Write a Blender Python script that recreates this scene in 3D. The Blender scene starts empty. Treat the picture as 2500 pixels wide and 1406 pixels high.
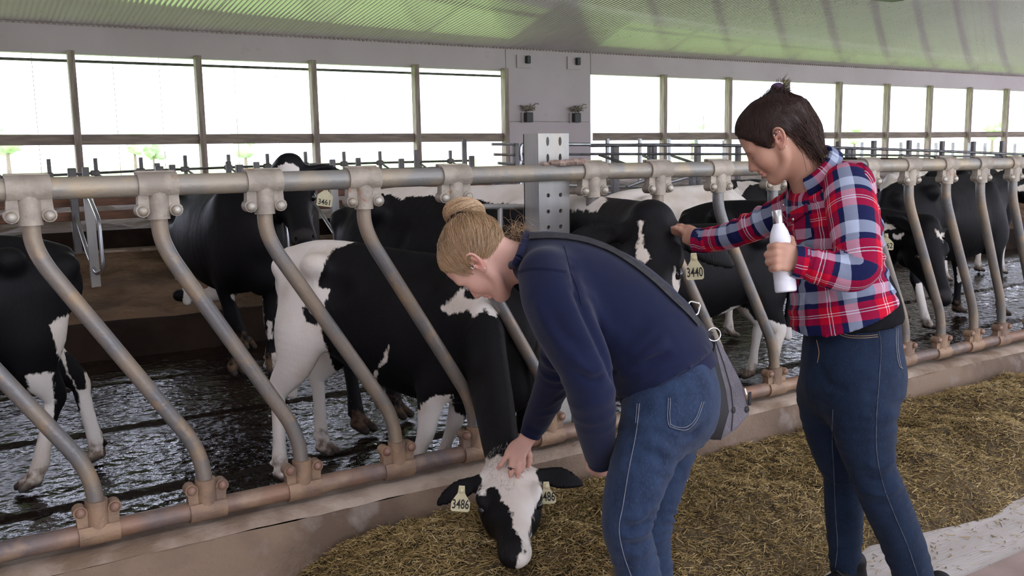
import bpy, math, random
import numpy as np
from mathutils import Vector, Matrix
from mathutils.bvhtree import BVHTree

random.seed(7)
rng = np.random.default_rng(7)
S = bpy.context.scene
COL = S.collection

# ------------------------------------------------------------------ camera
CAM_F, PITCH, ROLL, YAW, CAM_H = 2261.5, 0.1422, 0.0179, 0.5642, 1.5
FW = np.array([math.sin(YAW) * math.cos(PITCH), math.cos(YAW) * math.cos(PITCH), -math.sin(PITCH)])
_r = np.array([math.cos(YAW), -math.sin(YAW), 0.0])
_u = np.cross(_r, FW)
RT = _r * math.cos(ROLL) - _u * math.sin(ROLL)
UP = _r * math.sin(ROLL) + _u * math.cos(ROLL)
CAM = np.array([0.0, 0.0, CAM_H])

cam = bpy.data.cameras.new('camera')
cam.sensor_width = 36.0
cam.lens = CAM_F / 2500.0 * 36.0
cam.clip_start, cam.clip_end = 0.1, 600
camo = bpy.data.objects.new('camera', cam)
COL.objects.link(camo)
m = Matrix.Identity(4)
for i in range(3):
    m[i][0], m[i][1], m[i][2], m[i][3] = RT[i], UP[i], -FW[i], CAM[i]
camo.matrix_world = m
S.camera = camo

# ------------------------------------------------------------------ light and exposure
S.view_settings.view_transform = 'Standard'
S.view_settings.look = 'None'
S.view_settings.gamma = 1.0
S.view_settings.use_curve_mapping = False
S.view_settings.exposure = EXPOSURE = 0.2
W = bpy.data.worlds.new('sky')
S.world = W
W.use_nodes = True
bg = W.node_tree.nodes['Background']
bg.inputs['Color'].default_value = (0.83, 0.865, 1.06, 1)
bg.inputs['Strength'].default_value = 4.5
sun = bpy.data.lights.new('sun', 'SUN')
sun.energy = 10.0
sun.angle = 0.03
sun.color = (1.0, 0.95, 0.86)
suno = bpy.data.objects.new('sun', sun)
COL.objects.link(suno)
suno.rotation_euler = (math.radians(-14), math.radians(-12), 0)   # high summer sun
S.cycles.max_bounces = 8
S.cycles.diffuse_bounces = 5
S.cycles.glossy_bounces = 4
S.cycles.sample_clamp_indirect = 6.0


# ------------------------------------------------------------------ pixels of the photograph to points of the barn
def ray(x, y):
    return FW + RT * (x - 1250) / CAM_F - UP * (y - 703) / CAM_F
def atY(x, y, Y):
    r = ray(x, y); return CAM + r * (Y / r[1])
def atZ(x, y, z):
    r = ray(x, y); return CAM + r * ((z - CAM_H) / r[2])
def atD(x, y, d):
    return CAM + ray(x, y) * d
def pix(P):
    q = np.asarray(P, float) - CAM
    z = q @ FW
    return 1250 + CAM_F * (q @ RT) / z, 703 - CAM_F * (q @ UP) / z, z


# ------------------------------------------------------------------ materials
def new_mat(name):
    M = bpy.data.materials.new(name)
    M.use_nodes = True
    return M, M.node_tree, M.node_tree.nodes['Principled BSDF']

def nd(T, typ, **kw):
    n = T.nodes.new(typ)
    for k, v in kw.items():
        if k in n.inputs: n.inputs[k].default_value = v
        else: setattr(n, k, v)
    return n

def mat(name, c1, c2=None, scale=6.0, detail=6.0, rough=0.6, metal=0.0, bump=0.0, bscale=None, lo=0.4, hi=0.6,
        stretch=None, c3=None, s3=20.0, lo3=0.55, hi3=0.7, spec=0.5, coords='Object', rough2=None, bdist=0.01, sheen=0.0):
    """two colours mixed by noise, a third as specks, noise bump"""
    M, T, B = new_mat(name)
    L = T.links.new
    B.inputs['Roughness'].default_value = rough
    B.inputs['Metallic'].default_value = metal
    B.inputs['Specular IOR Level'].default_value = spec
    if sheen: B.inputs['Sheen Weight'].default_value = sheen
    tc = nd(T, 'ShaderNodeTexCoord')
    vec = tc.outputs[coords]
    if stretch:
        mp = nd(T, 'ShaderNodeMapping'); mp.inputs['Scale'].default_value = stretch
        L(vec, mp.inputs['Vector']); vec = mp.outputs[0]
    B.inputs['Base Color'].default_value = (*c1, 1)
    if c2 is not None:
        n = nd(T, 'ShaderNodeTexNoise', Scale=scale, Detail=detail)
        L(vec, n.inputs['Vector'])
        r = nd(T, 'ShaderNodeMapRange'); r.inputs[1].default_value = lo; r.inputs[2].default_value = hi
        L(n.outputs[0], r.inputs[0])
        mx = nd(T, 'ShaderNodeMix', data_type='RGBA')
        mx.inputs[6].default_value = (*c1, 1); mx.inputs[7].default_value = (*c2, 1)
        L(r.outputs[0], mx.inputs[0])
        out = mx.outputs[2]
        if rough2 is not None:
            rr = nd(T, 'ShaderNodeMapRange'); rr.inputs[3].default_value = rough; rr.inputs[4].default_value = rough2
            L(r.outputs[0], rr.inputs[0]); L(rr.outputs[0], B.inputs['Roughness'])
        if c3 is not None:
            n3 = nd(T, 'ShaderNodeTexNoise', Scale=s3, Detail=4.0)
            L(vec, n3.inputs['Vector'])
            r3 = nd(T, 'ShaderNodeMapRange'); r3.inputs[1].default_value = lo3; r3.inputs[2].default_value = hi3
            L(n3.outputs[0], r3.inputs[0])
            m3 = nd(T, 'ShaderNodeMix', data_type='RGBA'); m3.inputs[7].default_value = (*c3, 1)
            L(r3.outputs[0], m3.inputs[0]); L(out, m3.inputs[6]); out = m3.outputs[2]
        L(out, B.inputs['Base Color'])
    if bump:
        n2 = nd(T, 'ShaderNodeTexNoise', Scale=bscale or scale * 3, Detail=5.0)
        L(vec, n2.inputs['Vector'])
        b = nd(T, 'ShaderNodeBump', Strength=bump, Distance=bdist)
        L(n2.outputs[0], b.inputs['Height']); L(b.outputs[0], B.inputs['Normal'])
    return M


# ------------------------------------------------------------------ mesh building
def link(o, parent=None, loc=None):
    COL.objects.link(o)
    if parent is not None:
        o.parent = parent
    return o

def wloc(o):
    """world translation of an unrotated chain of parents"""
    v = Vector((0, 0, 0))
    while o is not None:
        v = v + o.location; o = o.parent
    return v

def tag(o, label=None, cat=None, group=None, kind=None):
    if label: o['label'] = label
    if cat: o['category'] = cat
    if group: o['group'] = group
    if kind: o['kind'] = kind
    return o

def empty(name, loc, label=None, cat=None, group=None, kind=None, parent=None):
    o = bpy.data.objects.new(name, None)
    o.empty_display_size = 0.1
    link(o, parent)
    o.location = Vector(loc) - (wloc(parent) if parent else Vector((0, 0, 0)))
    return tag(o, label, cat, group, kind)

def mesh_obj(name, V, Fc, mtl, parent=None, smooth=True, world=True, loc=None, attrs=None, auto=None):
    """one mesh object; vertices in world space are moved into the parent's space (parents carry no rotation)"""
    me = bpy.data.meshes.new(name)
    V = np.asarray(V, float)
    off = np.zeros(3)
    if world and parent is not None: off = np.array(wloc(parent))
    own = np.zeros(3)
    if loc is not None: own = np.array(loc, float)
    me.from_pydata((V - off - (own if world and parent is None else (own - off if world else 0))).tolist() if loc is not None and world else (V - off).tolist(), [], Fc if isinstance(Fc, list) else Fc.tolist())
    if smooth:
        me.polygons.foreach_set('use_smooth', [True] * len(me.polygons))
    for k, (a, typ) in (attrs or {}).items():
        at = me.attributes.new(k, typ, 'POINT')
        if typ == 'FLOAT_COLOR': at.data.foreach_set('color', np.asarray(a, np.float32).ravel())
        elif typ == 'FLOAT_VECTOR': at.data.foreach_set('vector', np.asarray(a, np.float32).ravel())
        else: at.data.foreach_set('value', np.asarray(a, np.float32).ravel())
    if mtl is not None: me.materials.append(mtl)
    me.update()
    if auto is not None:
        try: me.set_sharp_from_angle(angle=auto)
        except Exception: pass
    o = bpy.data.objects.new(name, me)
    link(o, parent)
    if loc is not None: o.location = Vector(own - off)
    return o

def nrm(v):
    v = np.asarray(v, float); return v / (np.linalg.norm(v) + 1e-12)

def fillet(P, r, n=6):
    """round the corners of a polyline"""
    P = [np.asarray(p, float) for p in P]
    out = [P[0]]
    for a, b, c in zip(P, P[1:], P[2:]):
        d1, d2 = a - b, c - b
        l1, l2 = np.linalg.norm(d1), np.linalg.norm(d2)
        t = min(r, l1 * 0.49, l2 * 0.49)
        p, q = b + d1 / l1 * t, b + d2 / l2 * t
        for k in range(n + 1):
            s = k / n
            out.append((1 - s) ** 2 * p + 2 * s * (1 - s) * b + s * s * q)
    out.append(P[-1])
    return out

def spline(P, n=6):
    """Catmull-Rom samples through rows of P"""
    P = np.asarray(P, float)
    if len(P) < 3:
        return np.array([P[0] + (P[-1] - P[0]) * t for t in np.linspace(0, 1, n + 1)])
    Q = np.vstack([2 * P[0] - P[1], P, 2 * P[-1] - P[-2]])
    out = []
    for i in range(1, len(Q) - 2):
        for t in np.arange(n) / n:
            a, b, c, d = Q[i - 1], Q[i], Q[i + 1], Q[i + 2]
            out.append(0.5 * (2 * b + (c - a) * t + (2 * a - 5 * b + 4 * c - d) * t * t + (3 * b - a - 3 * c + d) * t ** 3))
    out.append(P[-1])
    return np.array(out)

class MB:
    def __init__(s): s.v, s.f = [], []
    def add(s, V, Fc):
        b = len(s.v)
        s.v += [tuple(map(float, p)) for p in V]
        s.f += [tuple(int(i) + b for i in q) for q in Fc]
        return s
    def box(s, c, size, rot=None, bev=0.0):
        x, y, z = [k / 2 for k in size]
        if bev:
            V, Fc = bevbox(x, y, z, bev)
        else:
            V = np.array([(a * x, b * y, d * z) for a in (-1, 1) for b in (-1, 1) for d in (-1, 1)])
            Fc = [(0, 1, 3, 2), (4, 6, 7, 5), (0, 4, 5, 1), (2, 3, 7, 6), (0, 2, 6, 4), (1, 5, 7, 3)]
        if rot is not None: V = V @ np.asarray(rot).T
        return s.add(V + np.asarray(c, float), Fc)
    def bar(s, a, b, w, h, up=(0, 0, 1)):
        """square bar from a to b"""
        a, b = np.asarray(a, float), np.asarray(b, float)
        d = nrm(b - a); side = nrm(np.cross(d, up)); u = np.cross(side, d)
        V = [p + side * i * w / 2 + u * j * h / 2 for p in (a, b) for i, j in ((-1, -1), (1, -1), (1, 1), (-1, 1))]
        return s.add(V, [(3, 2, 1, 0), (4, 5, 6, 7), (0, 1, 5, 4), (1, 2, 6, 5), (2, 3, 7, 6), (3, 0, 4, 7)])
    def tube(s, P, r, n=10, caps=True, flat=None):
        P = np.asarray(P, float)
        r = np.broadcast_to(np.asarray(r, float), (len(P),))
        T = np.gradient(P, axis=0) if len(P) > 2 else np.array([P[1] - P[0]] * 2)
        T /= np.linalg.norm(T, axis=1)[:, None] + 1e-12
        ref = np.array((0, 0, 1.0)) if abs(T[0][2]) < 0.9 else np.array((1.0, 0, 0))
        U = nrm(np.cross(T[0], ref)); V = []
        for p, t, q in zip(P, T, r):
            U = nrm(U - t * (U @ t)); Wv = np.cross(t, U)
            for k in range(n):
                a = 2 * math.pi * k / n
                V.append(p + q * (U * math.cos(a) + Wv * math.sin(a) * (flat or 1.0)))
        m_ = len(P)
        Fc = [(i * n + k, i * n + (k + 1) % n, (i + 1) * n + (k + 1) % n, (i + 1) * n + k) for i in range(m_ - 1) for k in range(n)]
        if caps: Fc += [tuple(range(n))[::-1], tuple((m_ - 1) * n + k for k in range(n))]
        return s.add(V, Fc)
    def ball(s, c, r, nu=12, nv=8, R=None):
        r = np.broadcast_to(np.asarray(r, float), (3,))
        V = [(0, 0, 1.0)]
        for i in range(1, nv):
            th = math.pi * i / nv
            V += [(math.sin(th) * math.cos(2 * math.pi * k / nu), math.sin(th) * math.sin(2 * math.pi * k / nu), math.cos(th)) for k in range(nu)]
        V.append((0, 0, -1.0))
        Fc = [(0, 1 + k, 1 + (k + 1) % nu) for k in range(nu)]
        for i in range(nv - 2):
            Fc += [(1 + i * nu + k, 1 + (i + 1) * nu + k, 1 + (i + 1) * nu + (k + 1) % nu, 1 + i * nu + (k + 1) % nu) for k in range(nu)]
        e = 1 + (nv - 1) * nu
        Fc += [(e, e - nu + (k + 1) % nu, e - nu + k) for k in range(nu)]
        V = np.array(V) * r
        if R is not None: V = V @ np.asarray(R).T
        return s.add(V + np.asarray(c, float), Fc)
    def lathe(s, c, prof, n=24, R=None):
        V = [(q * math.cos(2 * math.pi * k / n), q * math.sin(2 * math.pi * k / n), z) for q, z in prof for k in range(n)]
        m_ = len(prof)
        Fc = [(i * n + k, i * n + (k + 1) % n, (i + 1) * n + (k + 1) % n, (i + 1) * n + k) for i in range(m_ - 1) for k in range(n)]
        Fc += [tuple(range(n))[::-1], tuple((m_ - 1) * n + k for k in range(n))]
        V = np.array(V)
        if R is not None: V = V @ np.asarray(R).T
        return s.add(V + np.asarray(c, float), Fc)
    def prism(s, poly, axis_o, ux, uy, depth):
        """polygon in the plane (ux, uy) at axis_o, extruded by vector depth"""
        o = np.asarray(axis_o, float); ux, uy, dv = map(np.asarray, (ux, uy, depth))
        A = [o + ux * a + uy * b for a, b in poly]
        n = len(poly)
        V = A + [p + dv for p in A]
        return s.add(V, [tuple(range(n))[::-1], tuple(range(n, 2 * n))] + [(k, (k + 1) % n, n + (k + 1) % n, n + k) for k in range(n)])
    def build(s, name, mtl, parent=None, smooth=True, auto=math.radians(40), **kw):
        return mesh_obj(name, s.v, s.f, mtl, parent, smooth=smooth, auto=auto if smooth else None, **kw)

def bevbox(x, y, z, b):
    V = []; Fc = []
    idx = {}
    for sx in (-1, 1):
        for sy in (-1, 1):
            for sz in (-1, 1):
                for ax in range(3):
                    p = [sx * (x - b), sy * (y - b), sz * (z - b)]
                    p[ax] = (sx * x, sy * y, sz * z)[ax]
                    idx[(sx, sy, sz, ax)] = len(V); V.append(p)
    for ax in range(3):
        o1, o2 = [(1, 2), (2, 0), (0, 1)][ax]
        for sg in (-1, 1):
            q = []
            for a, c in ((-1, -1), (1, -1), (1, 1), (-1, 1)):
                k = [0, 0, 0]; k[ax] = sg; k[o1] = a; k[o2] = c
                q.append(idx[(*k, ax)])
            Fc.append(tuple(q if sg > 0 else q[::-1]))
        for a in (-1, 1):
            for c in (-1, 1):
                k1 = [0, 0, 0]; k2 = [0, 0, 0]
                k1[ax], k2[ax] = -1, 1
                for k in (k1, k2): k[o1] = a; k[o2] = c
                q = [idx[(*k1, o1)], idx[(*k2, o1)], idx[(*k2, o2)], idx[(*k1, o2)]]
                Fc.append(tuple(q if a * c < 0 else q[::-1]))
    for sx in (-1, 1):
        for sy in (-1, 1):
            for sz in (-1, 1):
                q = [idx[(sx, sy, sz, i)] for i in range(3)]
                Fc.append(tuple(q if sx * sy * sz > 0 else q[::-1]))
    return np.array(V), Fc

# value noise, used to rough up surfaces and edges
_H = np.random.default_rng(3).random((64, 64, 64)).astype(np.float32)
def vnoise(P, s=1.0, octv=3):
    P = np.asarray(P, np.float32) * s
    out = np.zeros(len(P), np.float32); amp = 1.0; tot = 0
    for _ in range(octv):
        i = np.floor(P).astype(int); f = P - i; f = f * f * (3 - 2 * f)
        acc = 0
        for a in (0, 1):
            for b in (0, 1):
                for c in (0, 1):
                    w = (f[:, 0] if a else 1 - f[:, 0]) * (f[:, 1] if b else 1 - f[:, 1]) * (f[:, 2] if c else 1 - f[:, 2])
                    acc = acc + w * _H[(i[:, 0] + a) % 64, (i[:, 1] + b) % 64, (i[:, 2] + c) % 64]
        out += amp * (acc - 0.5) * 2; tot += amp
        amp *= 0.5; P = P * 2.03 + 7.1
    return out / tot
# ------------------------------------------------------------------ the barn
WALL_Y = 13.72
SLOPE = 0.15
EAVE = 3.32
m_white = mat('white painted steel', (0.46, 0.39, 0.395), (0.41, 0.345, 0.345), scale=0.7, rough=0.5, c3=(0.38, 0.29, 0.25), s3=5, lo3=0.66, hi3=0.85)
m_ceil = mat('glossy white roof sheet', (0.48, 0.43, 0.435), (0.44, 0.395, 0.40), scale=0.5, rough=0.055, spec=1.0)
m_wood = mat('weathered wood', (0.30, 0.235, 0.185), (0.20, 0.155, 0.125), scale=3, rough=0.75, stretch=(1, 8, 8), bump=0.3, bscale=30)
m_woodv = mat('weathered post', (0.34, 0.28, 0.23), (0.22, 0.17, 0.14), scale=3, rough=0.75, stretch=(9, 9, 1), bump=0.3, bscale=30)
m_conc = mat('pale concrete', (0.60, 0.555, 0.51), (0.50, 0.455, 0.41), scale=2.2, rough=0.7, c3=(0.34, 0.29, 0.23), s3=14, lo3=0.6, hi3=0.8, stretch=(0.35, 2.4, 1), bump=0.25, bscale=60)
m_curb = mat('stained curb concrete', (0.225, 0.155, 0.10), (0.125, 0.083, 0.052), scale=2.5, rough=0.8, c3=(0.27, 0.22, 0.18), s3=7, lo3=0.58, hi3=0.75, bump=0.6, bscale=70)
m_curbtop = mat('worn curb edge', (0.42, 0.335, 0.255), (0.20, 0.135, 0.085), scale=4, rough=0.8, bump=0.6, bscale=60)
m_sand = mat('damp brown sand', (0.235, 0.150, 0.092), (0.115, 0.073, 0.044), scale=2.2, rough=0.95, spec=0.15, bump=1.0, bscale=16, bdist=0.05)
m_sandl = mat('dry pale sand', (0.27, 0.21, 0.175), (0.165, 0.125, 0.10), scale=2, rough=0.95, bump=0.8, bscale=8, bdist=0.05)
m_dark = mat('dark wet timber', (0.030, 0.019, 0.013), (0.018, 0.011, 0.008), scale=3, rough=0.95, spec=0.12, bump=0.6, bscale=20)
m_rust = mat('rusty brown board', (0.19, 0.085, 0.042), (0.12, 0.055, 0.03), scale=5, rough=0.7, stretch=(1, 6, 6))
m_grass = mat('bright grass', (0.17, 0.29, 0.075), (0.22, 0.33, 0.11), scale=0.4, rough=0.9)
m_leaf = mat('haze paled leaves', (0.52, 0.57, 0.46), (0.44, 0.52, 0.40), scale=2, rough=0.8)  # distance haze and overexposure are put into this light leaf colour

def struct(o):
    o['kind'] = 'structure'; return o

# feed alley
mb = MB(); mb.box((8.0, -0.4, -0.1), (40, 7.4, 0.2))
struct(mb.build('floor_feed_alley', m_conc, smooth=False))
# darker strip at the alley's middle
mb = MB(); mb.box((8.0, 1.26, 0.001), (40, 1.0, 0.012))
m_strip = mat('reddish concrete strip', (0.40, 0.30, 0.26), (0.32, 0.24, 0.20), scale=4, rough=0.8, bump=0.3)
struct(mb.build('trim_1', m_strip, smooth=False))

# wet cow alley: height field of ripples and tread marks, sunk grooves
nx, ny = 420, 150
gx = np.linspace(-2.2, 18, nx); gy = np.linspace(3.3, 7.62, ny)
GX, GY = np.meshgrid(gx, gy, indexing='ij')
P = np.stack([GX.ravel(), GY.ravel(), 0 * GX.ravel()], 1)
z = 0.008 * vnoise(P * [1.0, 1.6, 1], 7.0, 3) + 0.003 * vnoise(P, 22.0, 2)
for gyy in (4.35, 5.52, 6.7):
    z -= 0.03 * np.exp(-((P[:, 1] - gyy) / 0.022) ** 2)
P[:, 2] = z
F_ = [(i * ny + j, (i + 1) * ny + j, (i + 1) * ny + j + 1, i * ny + j + 1) for i in range(nx - 1) for j in range(ny - 1)]
Mw, T, B = new_mat('wet slurry on concrete')
tc = nd(T, 'ShaderNodeTexCoord'); L = T.links.new
n1 = nd(T, 'ShaderNodeTexNoise', Scale=1.6, Detail=4.0); L(tc.outputs['Object'], n1.inputs['Vector'])
cr = nd(T, 'ShaderNodeMix', data_type='RGBA'); cr.inputs[6].default_value = (0.010, 0.0075, 0.006, 1); cr.inputs[7].default_value = (0.028, 0.018, 0.012, 1)
L(n1.outputs[0], cr.inputs[0]); L(cr.outputs[2], B.inputs['Base Color'])
mr = nd(T, 'ShaderNodeMapRange'); mr.inputs[1].default_value = 0.42; mr.inputs[2].default_value = 0.62; mr.inputs[3].default_value = 0.03; mr.inputs[4].default_value = 0.22
L(n1.outputs[0], mr.inputs[0]); L(mr.outputs[0], B.inputs['Roughness'])
n2 = nd(T, 'ShaderNodeTexNoise', Scale=26.0, Detail=3.0); L(tc.outputs['Object'], n2.inputs['Vector'])
n3 = nd(T, 'ShaderNodeTexVoronoi', Scale=17.0); L(tc.outputs['Object'], n3.inputs['Vector'])
ad = nd(T, 'ShaderNodeMath', operation='ADD'); L(n2.outputs[0], ad.inputs[0]); L(n3.outputs[0], ad.inputs[1])
bp = nd(T, 'ShaderNodeBump', Strength=1.0, Distance=0.0055); L(ad.outputs[0], bp.inputs['Height']); L(bp.outputs[0], B.inputs['Normal'])
B.inputs['IOR'].default_value = 1.33; B.inputs['Specular Tint'].default_value = (0.62, 0.77, 1.0, 1)
struct(mesh_obj('floor_cow_alley', P, F_, Mw))

# curb under the feed barrier
def strip_mesh(prof, x0, x1, n, amp, freq, seed):
    """profile in (y, z) swept along x with a rough surface"""
    prof = np.array(prof, float)
    xs = np.linspace(x0, x1, n)
    V = np.array([(x, y, zz) for x in xs for y, zz in prof])
    q = vnoise(V + seed, freq, 3)
    V[:, 1] += amp * q; V[:, 2] += amp * 0.6 * vnoise(V + seed + 5, freq, 3)
    k = len(prof)
    Fc = [(i * k + j, i * k + j + 1, (i + 1) * k + j + 1, (i + 1) * k + j) for i in range(n - 1) for j in range(k - 1)]
    return V, Fc
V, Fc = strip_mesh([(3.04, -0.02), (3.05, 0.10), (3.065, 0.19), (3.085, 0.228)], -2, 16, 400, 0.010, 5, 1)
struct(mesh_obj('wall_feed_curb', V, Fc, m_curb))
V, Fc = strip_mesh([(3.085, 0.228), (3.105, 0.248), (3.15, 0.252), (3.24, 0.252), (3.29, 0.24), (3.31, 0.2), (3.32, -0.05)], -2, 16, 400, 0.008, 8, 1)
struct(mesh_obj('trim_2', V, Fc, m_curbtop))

# stall curb, two sand beds head to head, concrete strip and brisket board
V, Fc = strip_mesh([(7.55, -0.03), (7.57, 0.20), (7.62, 0.25), (7.78, 0.26)], -3, 26, 200, 0.02, 3, 2)
struct(mesh_obj('wall_stall_curb', V, Fc, m_dark))
def bed(name, y0, y1, z0, z1, m_, amp, nx=260, ny=40, x0=-3, x1=30):
    xs, ys = np.linspace(x0, x1, nx), np.linspace(y0, y1, ny)
    A, Bq = np.meshgrid(xs, ys, indexing='ij')
    P = np.stack([A.ravel(), Bq.ravel(), 0 * A.ravel()], 1)
    t = (P[:, 1] - y0) / (y1 - y0)
    edge = np.minimum(1, np.minimum(t, 1 - t) * 8 + 0.15)
    P[:, 2] = z0 + (z1 - z0) * t + amp * edge * (vnoise(P, 0.9, 4) + 0.5 * vnoise(P, 4, 3))
    Fq = [(i * ny + j, (i + 1) * ny + j, (i + 1) * ny + j + 1, i * ny + j + 1) for i in range(nx - 1) for j in range(ny - 1)]
    return struct(mesh_obj(name, P, Fq, m_))
bed('ground_sand_bed', 7.76, 9.62, 0.24, 0.64, m_sand, 0.11)
bed('ground_far_sand_bed', 9.86, 13.6, 0.80, 1.04, m_sandl, 0.16, ny=90)
mb = MB(); mb.box((13, 9.72, 0.60), (34, 0.24, 0.12)); struct(mb.build('trim_3', m_curbtop, smooth=False))
mb = MB(); mb.box((13, 9.85, 0.72), (34, 0.05, 0.24)); struct(mb.build('trim_4', m_dark, smooth=False))

# far wall: knee wall, header, centre panel
X0, X1 = -3.0, 46.0
PL, PR = 8.64, 10.46
mb = MB(); mb.box(((X0 + X1) / 2, WALL_Y + 0.1, 0.6), (X1 - X0, 0.2, 1.26)); struct(mb.build('wall_knee', m_conc, smooth=False))
def zline(x, a, b):  # header height along the wall
    return a
HDR = 2.93
mb = MB()
for a, b in ((X0, PL - 0.006), (PL + 0.006, PR - 0.006), (PR + 0.006, X1)):
    mb.box(((a + b) / 2, WALL_Y + 0.06, (HDR + EAVE + 0.1) / 2), (b - a, 0.10, EAVE + 0.1 - HDR))
struct(mb.build('wall_back', m_white, smooth=False))
mb = MB()
mb.box(((PL + PR) / 2, WALL_Y + 0.06, (2.085 + HDR) / 2), (PR - PL - 0.012, 0.10, HDR - 2.085 - 0.0))
mb.box(((PL + PR) / 2, WALL_Y + 0.06, (1.2 + 2.073) / 2), (PR - PL - 0.012, 0.10, 2.073 - 1.2))
struct(mb.build('wall_panel', m_white, smooth=False))
m_jnt = mat('rust stained joint', (0.30, 0.23, 0.19), (0.4, 0.33, 0.3), scale=5, rough=0.8)
mb = MB(); mb.box(((PL + PR) / 2, WALL_Y + 0.075, 2.08), (PR - PL, 0.09, 0.014)); struct(mb.build('trim_5', m_jnt, smooth=False))

# the two banks of openings: posts, sill boards, curtain pipe, cords
m_pipe_d = mat('dark steel pipe', (0.16, 0.155, 0.155), (0.09, 0.085, 0.085), scale=9, rough=0.45, metal=0.6)
m_cord = mat('grey cord', (0.45, 0.45, 0.44), rough=0.8)
POSTS_L = [atY(x, 250, WALL_Y)[0] for x in (-140, 181, 487, 765, 1014)] + [PL - 0.05]
POSTS_R = [PR + 0.0] + [atY(x, 280, WALL_Y)[0] for x in (1617, 1775.5, 2044, 2161, 2265, 2362, 2452)]
POSTS_R.insert(3, (POSTS_R[2] + POSTS_R[3]) / 2)
while POSTS_R[-1] < X1 - 2: POSTS_R.append(POSTS_R[-1] + 1.7)
SILL = 1.81
for wi, PS in ((1, POSTS_L), (2, POSTS_R)):
    w = empty('window_%d' % wi, (PS[0], WALL_Y, 1.2), kind='structure')
    pm = None
    for k, x in enumerate(PS):
        if wi == 2 and k == 0: continue
        mb = MB(); mb.box((x, WALL_Y - 0.03, (1.1 + HDR) / 2 + 0.02), (0.085, 0.14, HDR - 1.1 + 0.04), bev=0.006)
        mb.build('post', m_woodv, w, smooth=False)
    for a, b in zip(PS, PS[1:]):
        mb = MB(); mb.box(((a + b) / 2, WALL_Y - 0.0, SILL), (b - a - 0.087, 0.05, 0.14), bev=0.004)
        mb.build('sill_board', m_wood, w, smooth=False)
        mb = MB()
        for t in (0.33, 0.7):
            mb.tube([(a + (b - a) * t, WALL_Y + 0.14, 1.2), (a + (b - a) * t, WALL_Y + 0.14, HDR + .02)], 0.004, 5)
        o = mb.build('cord', m_cord, w); o['kind'] = 'stuff'
    if wi == 1:
        mb = MB(); mb.tube([(PS[0] - 2, WALL_Y + 0.11, HDR - 0.08), (PS[-1], WALL_Y + 0.11, HDR - 0.08)], 0.02, 8)
        mb.build('curtain_pipe', m_pipe_d, w)

# corrugated roof sheet down to the eave
pitch_ = 0.068
ex0, ex1 = -4.0, 46.0
nw = int((ex1 - ex0) / pitch_)
prof_ = ((0.0, 0.0), (0.70, 0.0), (0.78, 0.007), (0.92, 0.007))      # flat with a narrow rib
xs = np.concatenate([ex0 + (k + a) * pitch_ for k in range(nw) for a, b in prof_] if False else [np.array([ex0 + (k + a) * pitch_ for a, b in prof_]) for k in range(nw)])
wv = np.tile([b for a, b in prof_], nw)
def roofz(y): return EAVE + SLOPE * (WALL_Y - y)
RIDGE_N, RIDGE_F = -0.2, -1.1      # open ridge between these
def sheet(name, ya, yb, za, zb):
    V = np.concatenate([np.stack([xs, 0 * xs + ya, za + wv], 1), np.stack([xs, 0 * xs + yb, zb + wv], 1)])
    n = len(xs)
    Fc = np.stack([np.arange(n - 1), np.arange(1, n), n + np.arange(1, n), n + np.arange(n - 1)], 1)
    return struct(mesh_obj(name, V, Fc, m_ceil))
c1 = sheet('ceiling', WALL_Y + 0.9, RIDGE_N, roofz(WALL_Y + 0.9), roofz(RIDGE_N))
zr = roofz(RIDGE_N)
sheet('ceiling_far_slope', RIDGE_F, RIDGE_F - 7.0, zr, zr - 7.0 * SLOPE)
# rusty line of closures where roof and wall meet, and rows of screws
mb = MB()
for k in range(0, int((32 - ex0) / pitch_)):
    x = ex0 + (k + 0.5) * pitch_
    mb.box((x, WALL_Y - 0.0, roofz(WALL_Y) - 0.012), (0.034, 0.03, 0.018))
o = mb.build('closure_strip', m_jnt, smooth=False); struct(o); o.name = 'trim_6'
mb = MB()
for yy in np.arange(WALL_Y - 0.5, 8.0, -0.62):
    for k in range(0, int((24 - ex0) / pitch_), 4):
        x = ex0 + (k + 0.5) * pitch_
        zz = roofz(yy) - 0.013
        mb.add([(x - .008, yy - .008, zz), (x + .008, yy - .008, zz), (x + .008, yy + .008, zz), (x - .008, yy + .008, zz), (x, yy, zz - .008)],
               [(0, 1, 4), (1, 2, 4), (2, 3, 4), (3, 0, 4)])
m_screw = mat('screw head', (0.2, 0.19, 0.18), rough=0.5, metal=0.5)
o = mb.build('screw_heads', m_screw, c1, smooth=False); o['kind'] = 'stuff'

# camera side of the barn: posts, low wall
mb = MB(); mb.box((8, -8.2, 0.45), (44, 0.2, 0.9)); struct(mb.build('wall_near_side', m_conc, smooth=False))
mb = MB(); mb.box((X0 - 0.1, 2.8, 2.0), (0.2, 22, 4.4)); 
struct(mb.build('wall_left', m_white, smooth=False))
mb = MB(); mb.box((X1 + 0.1, 2.8, 2.0), (0.2, 22, 4.4)); struct(mb.build('wall_right', m_white, smooth=False))

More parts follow.
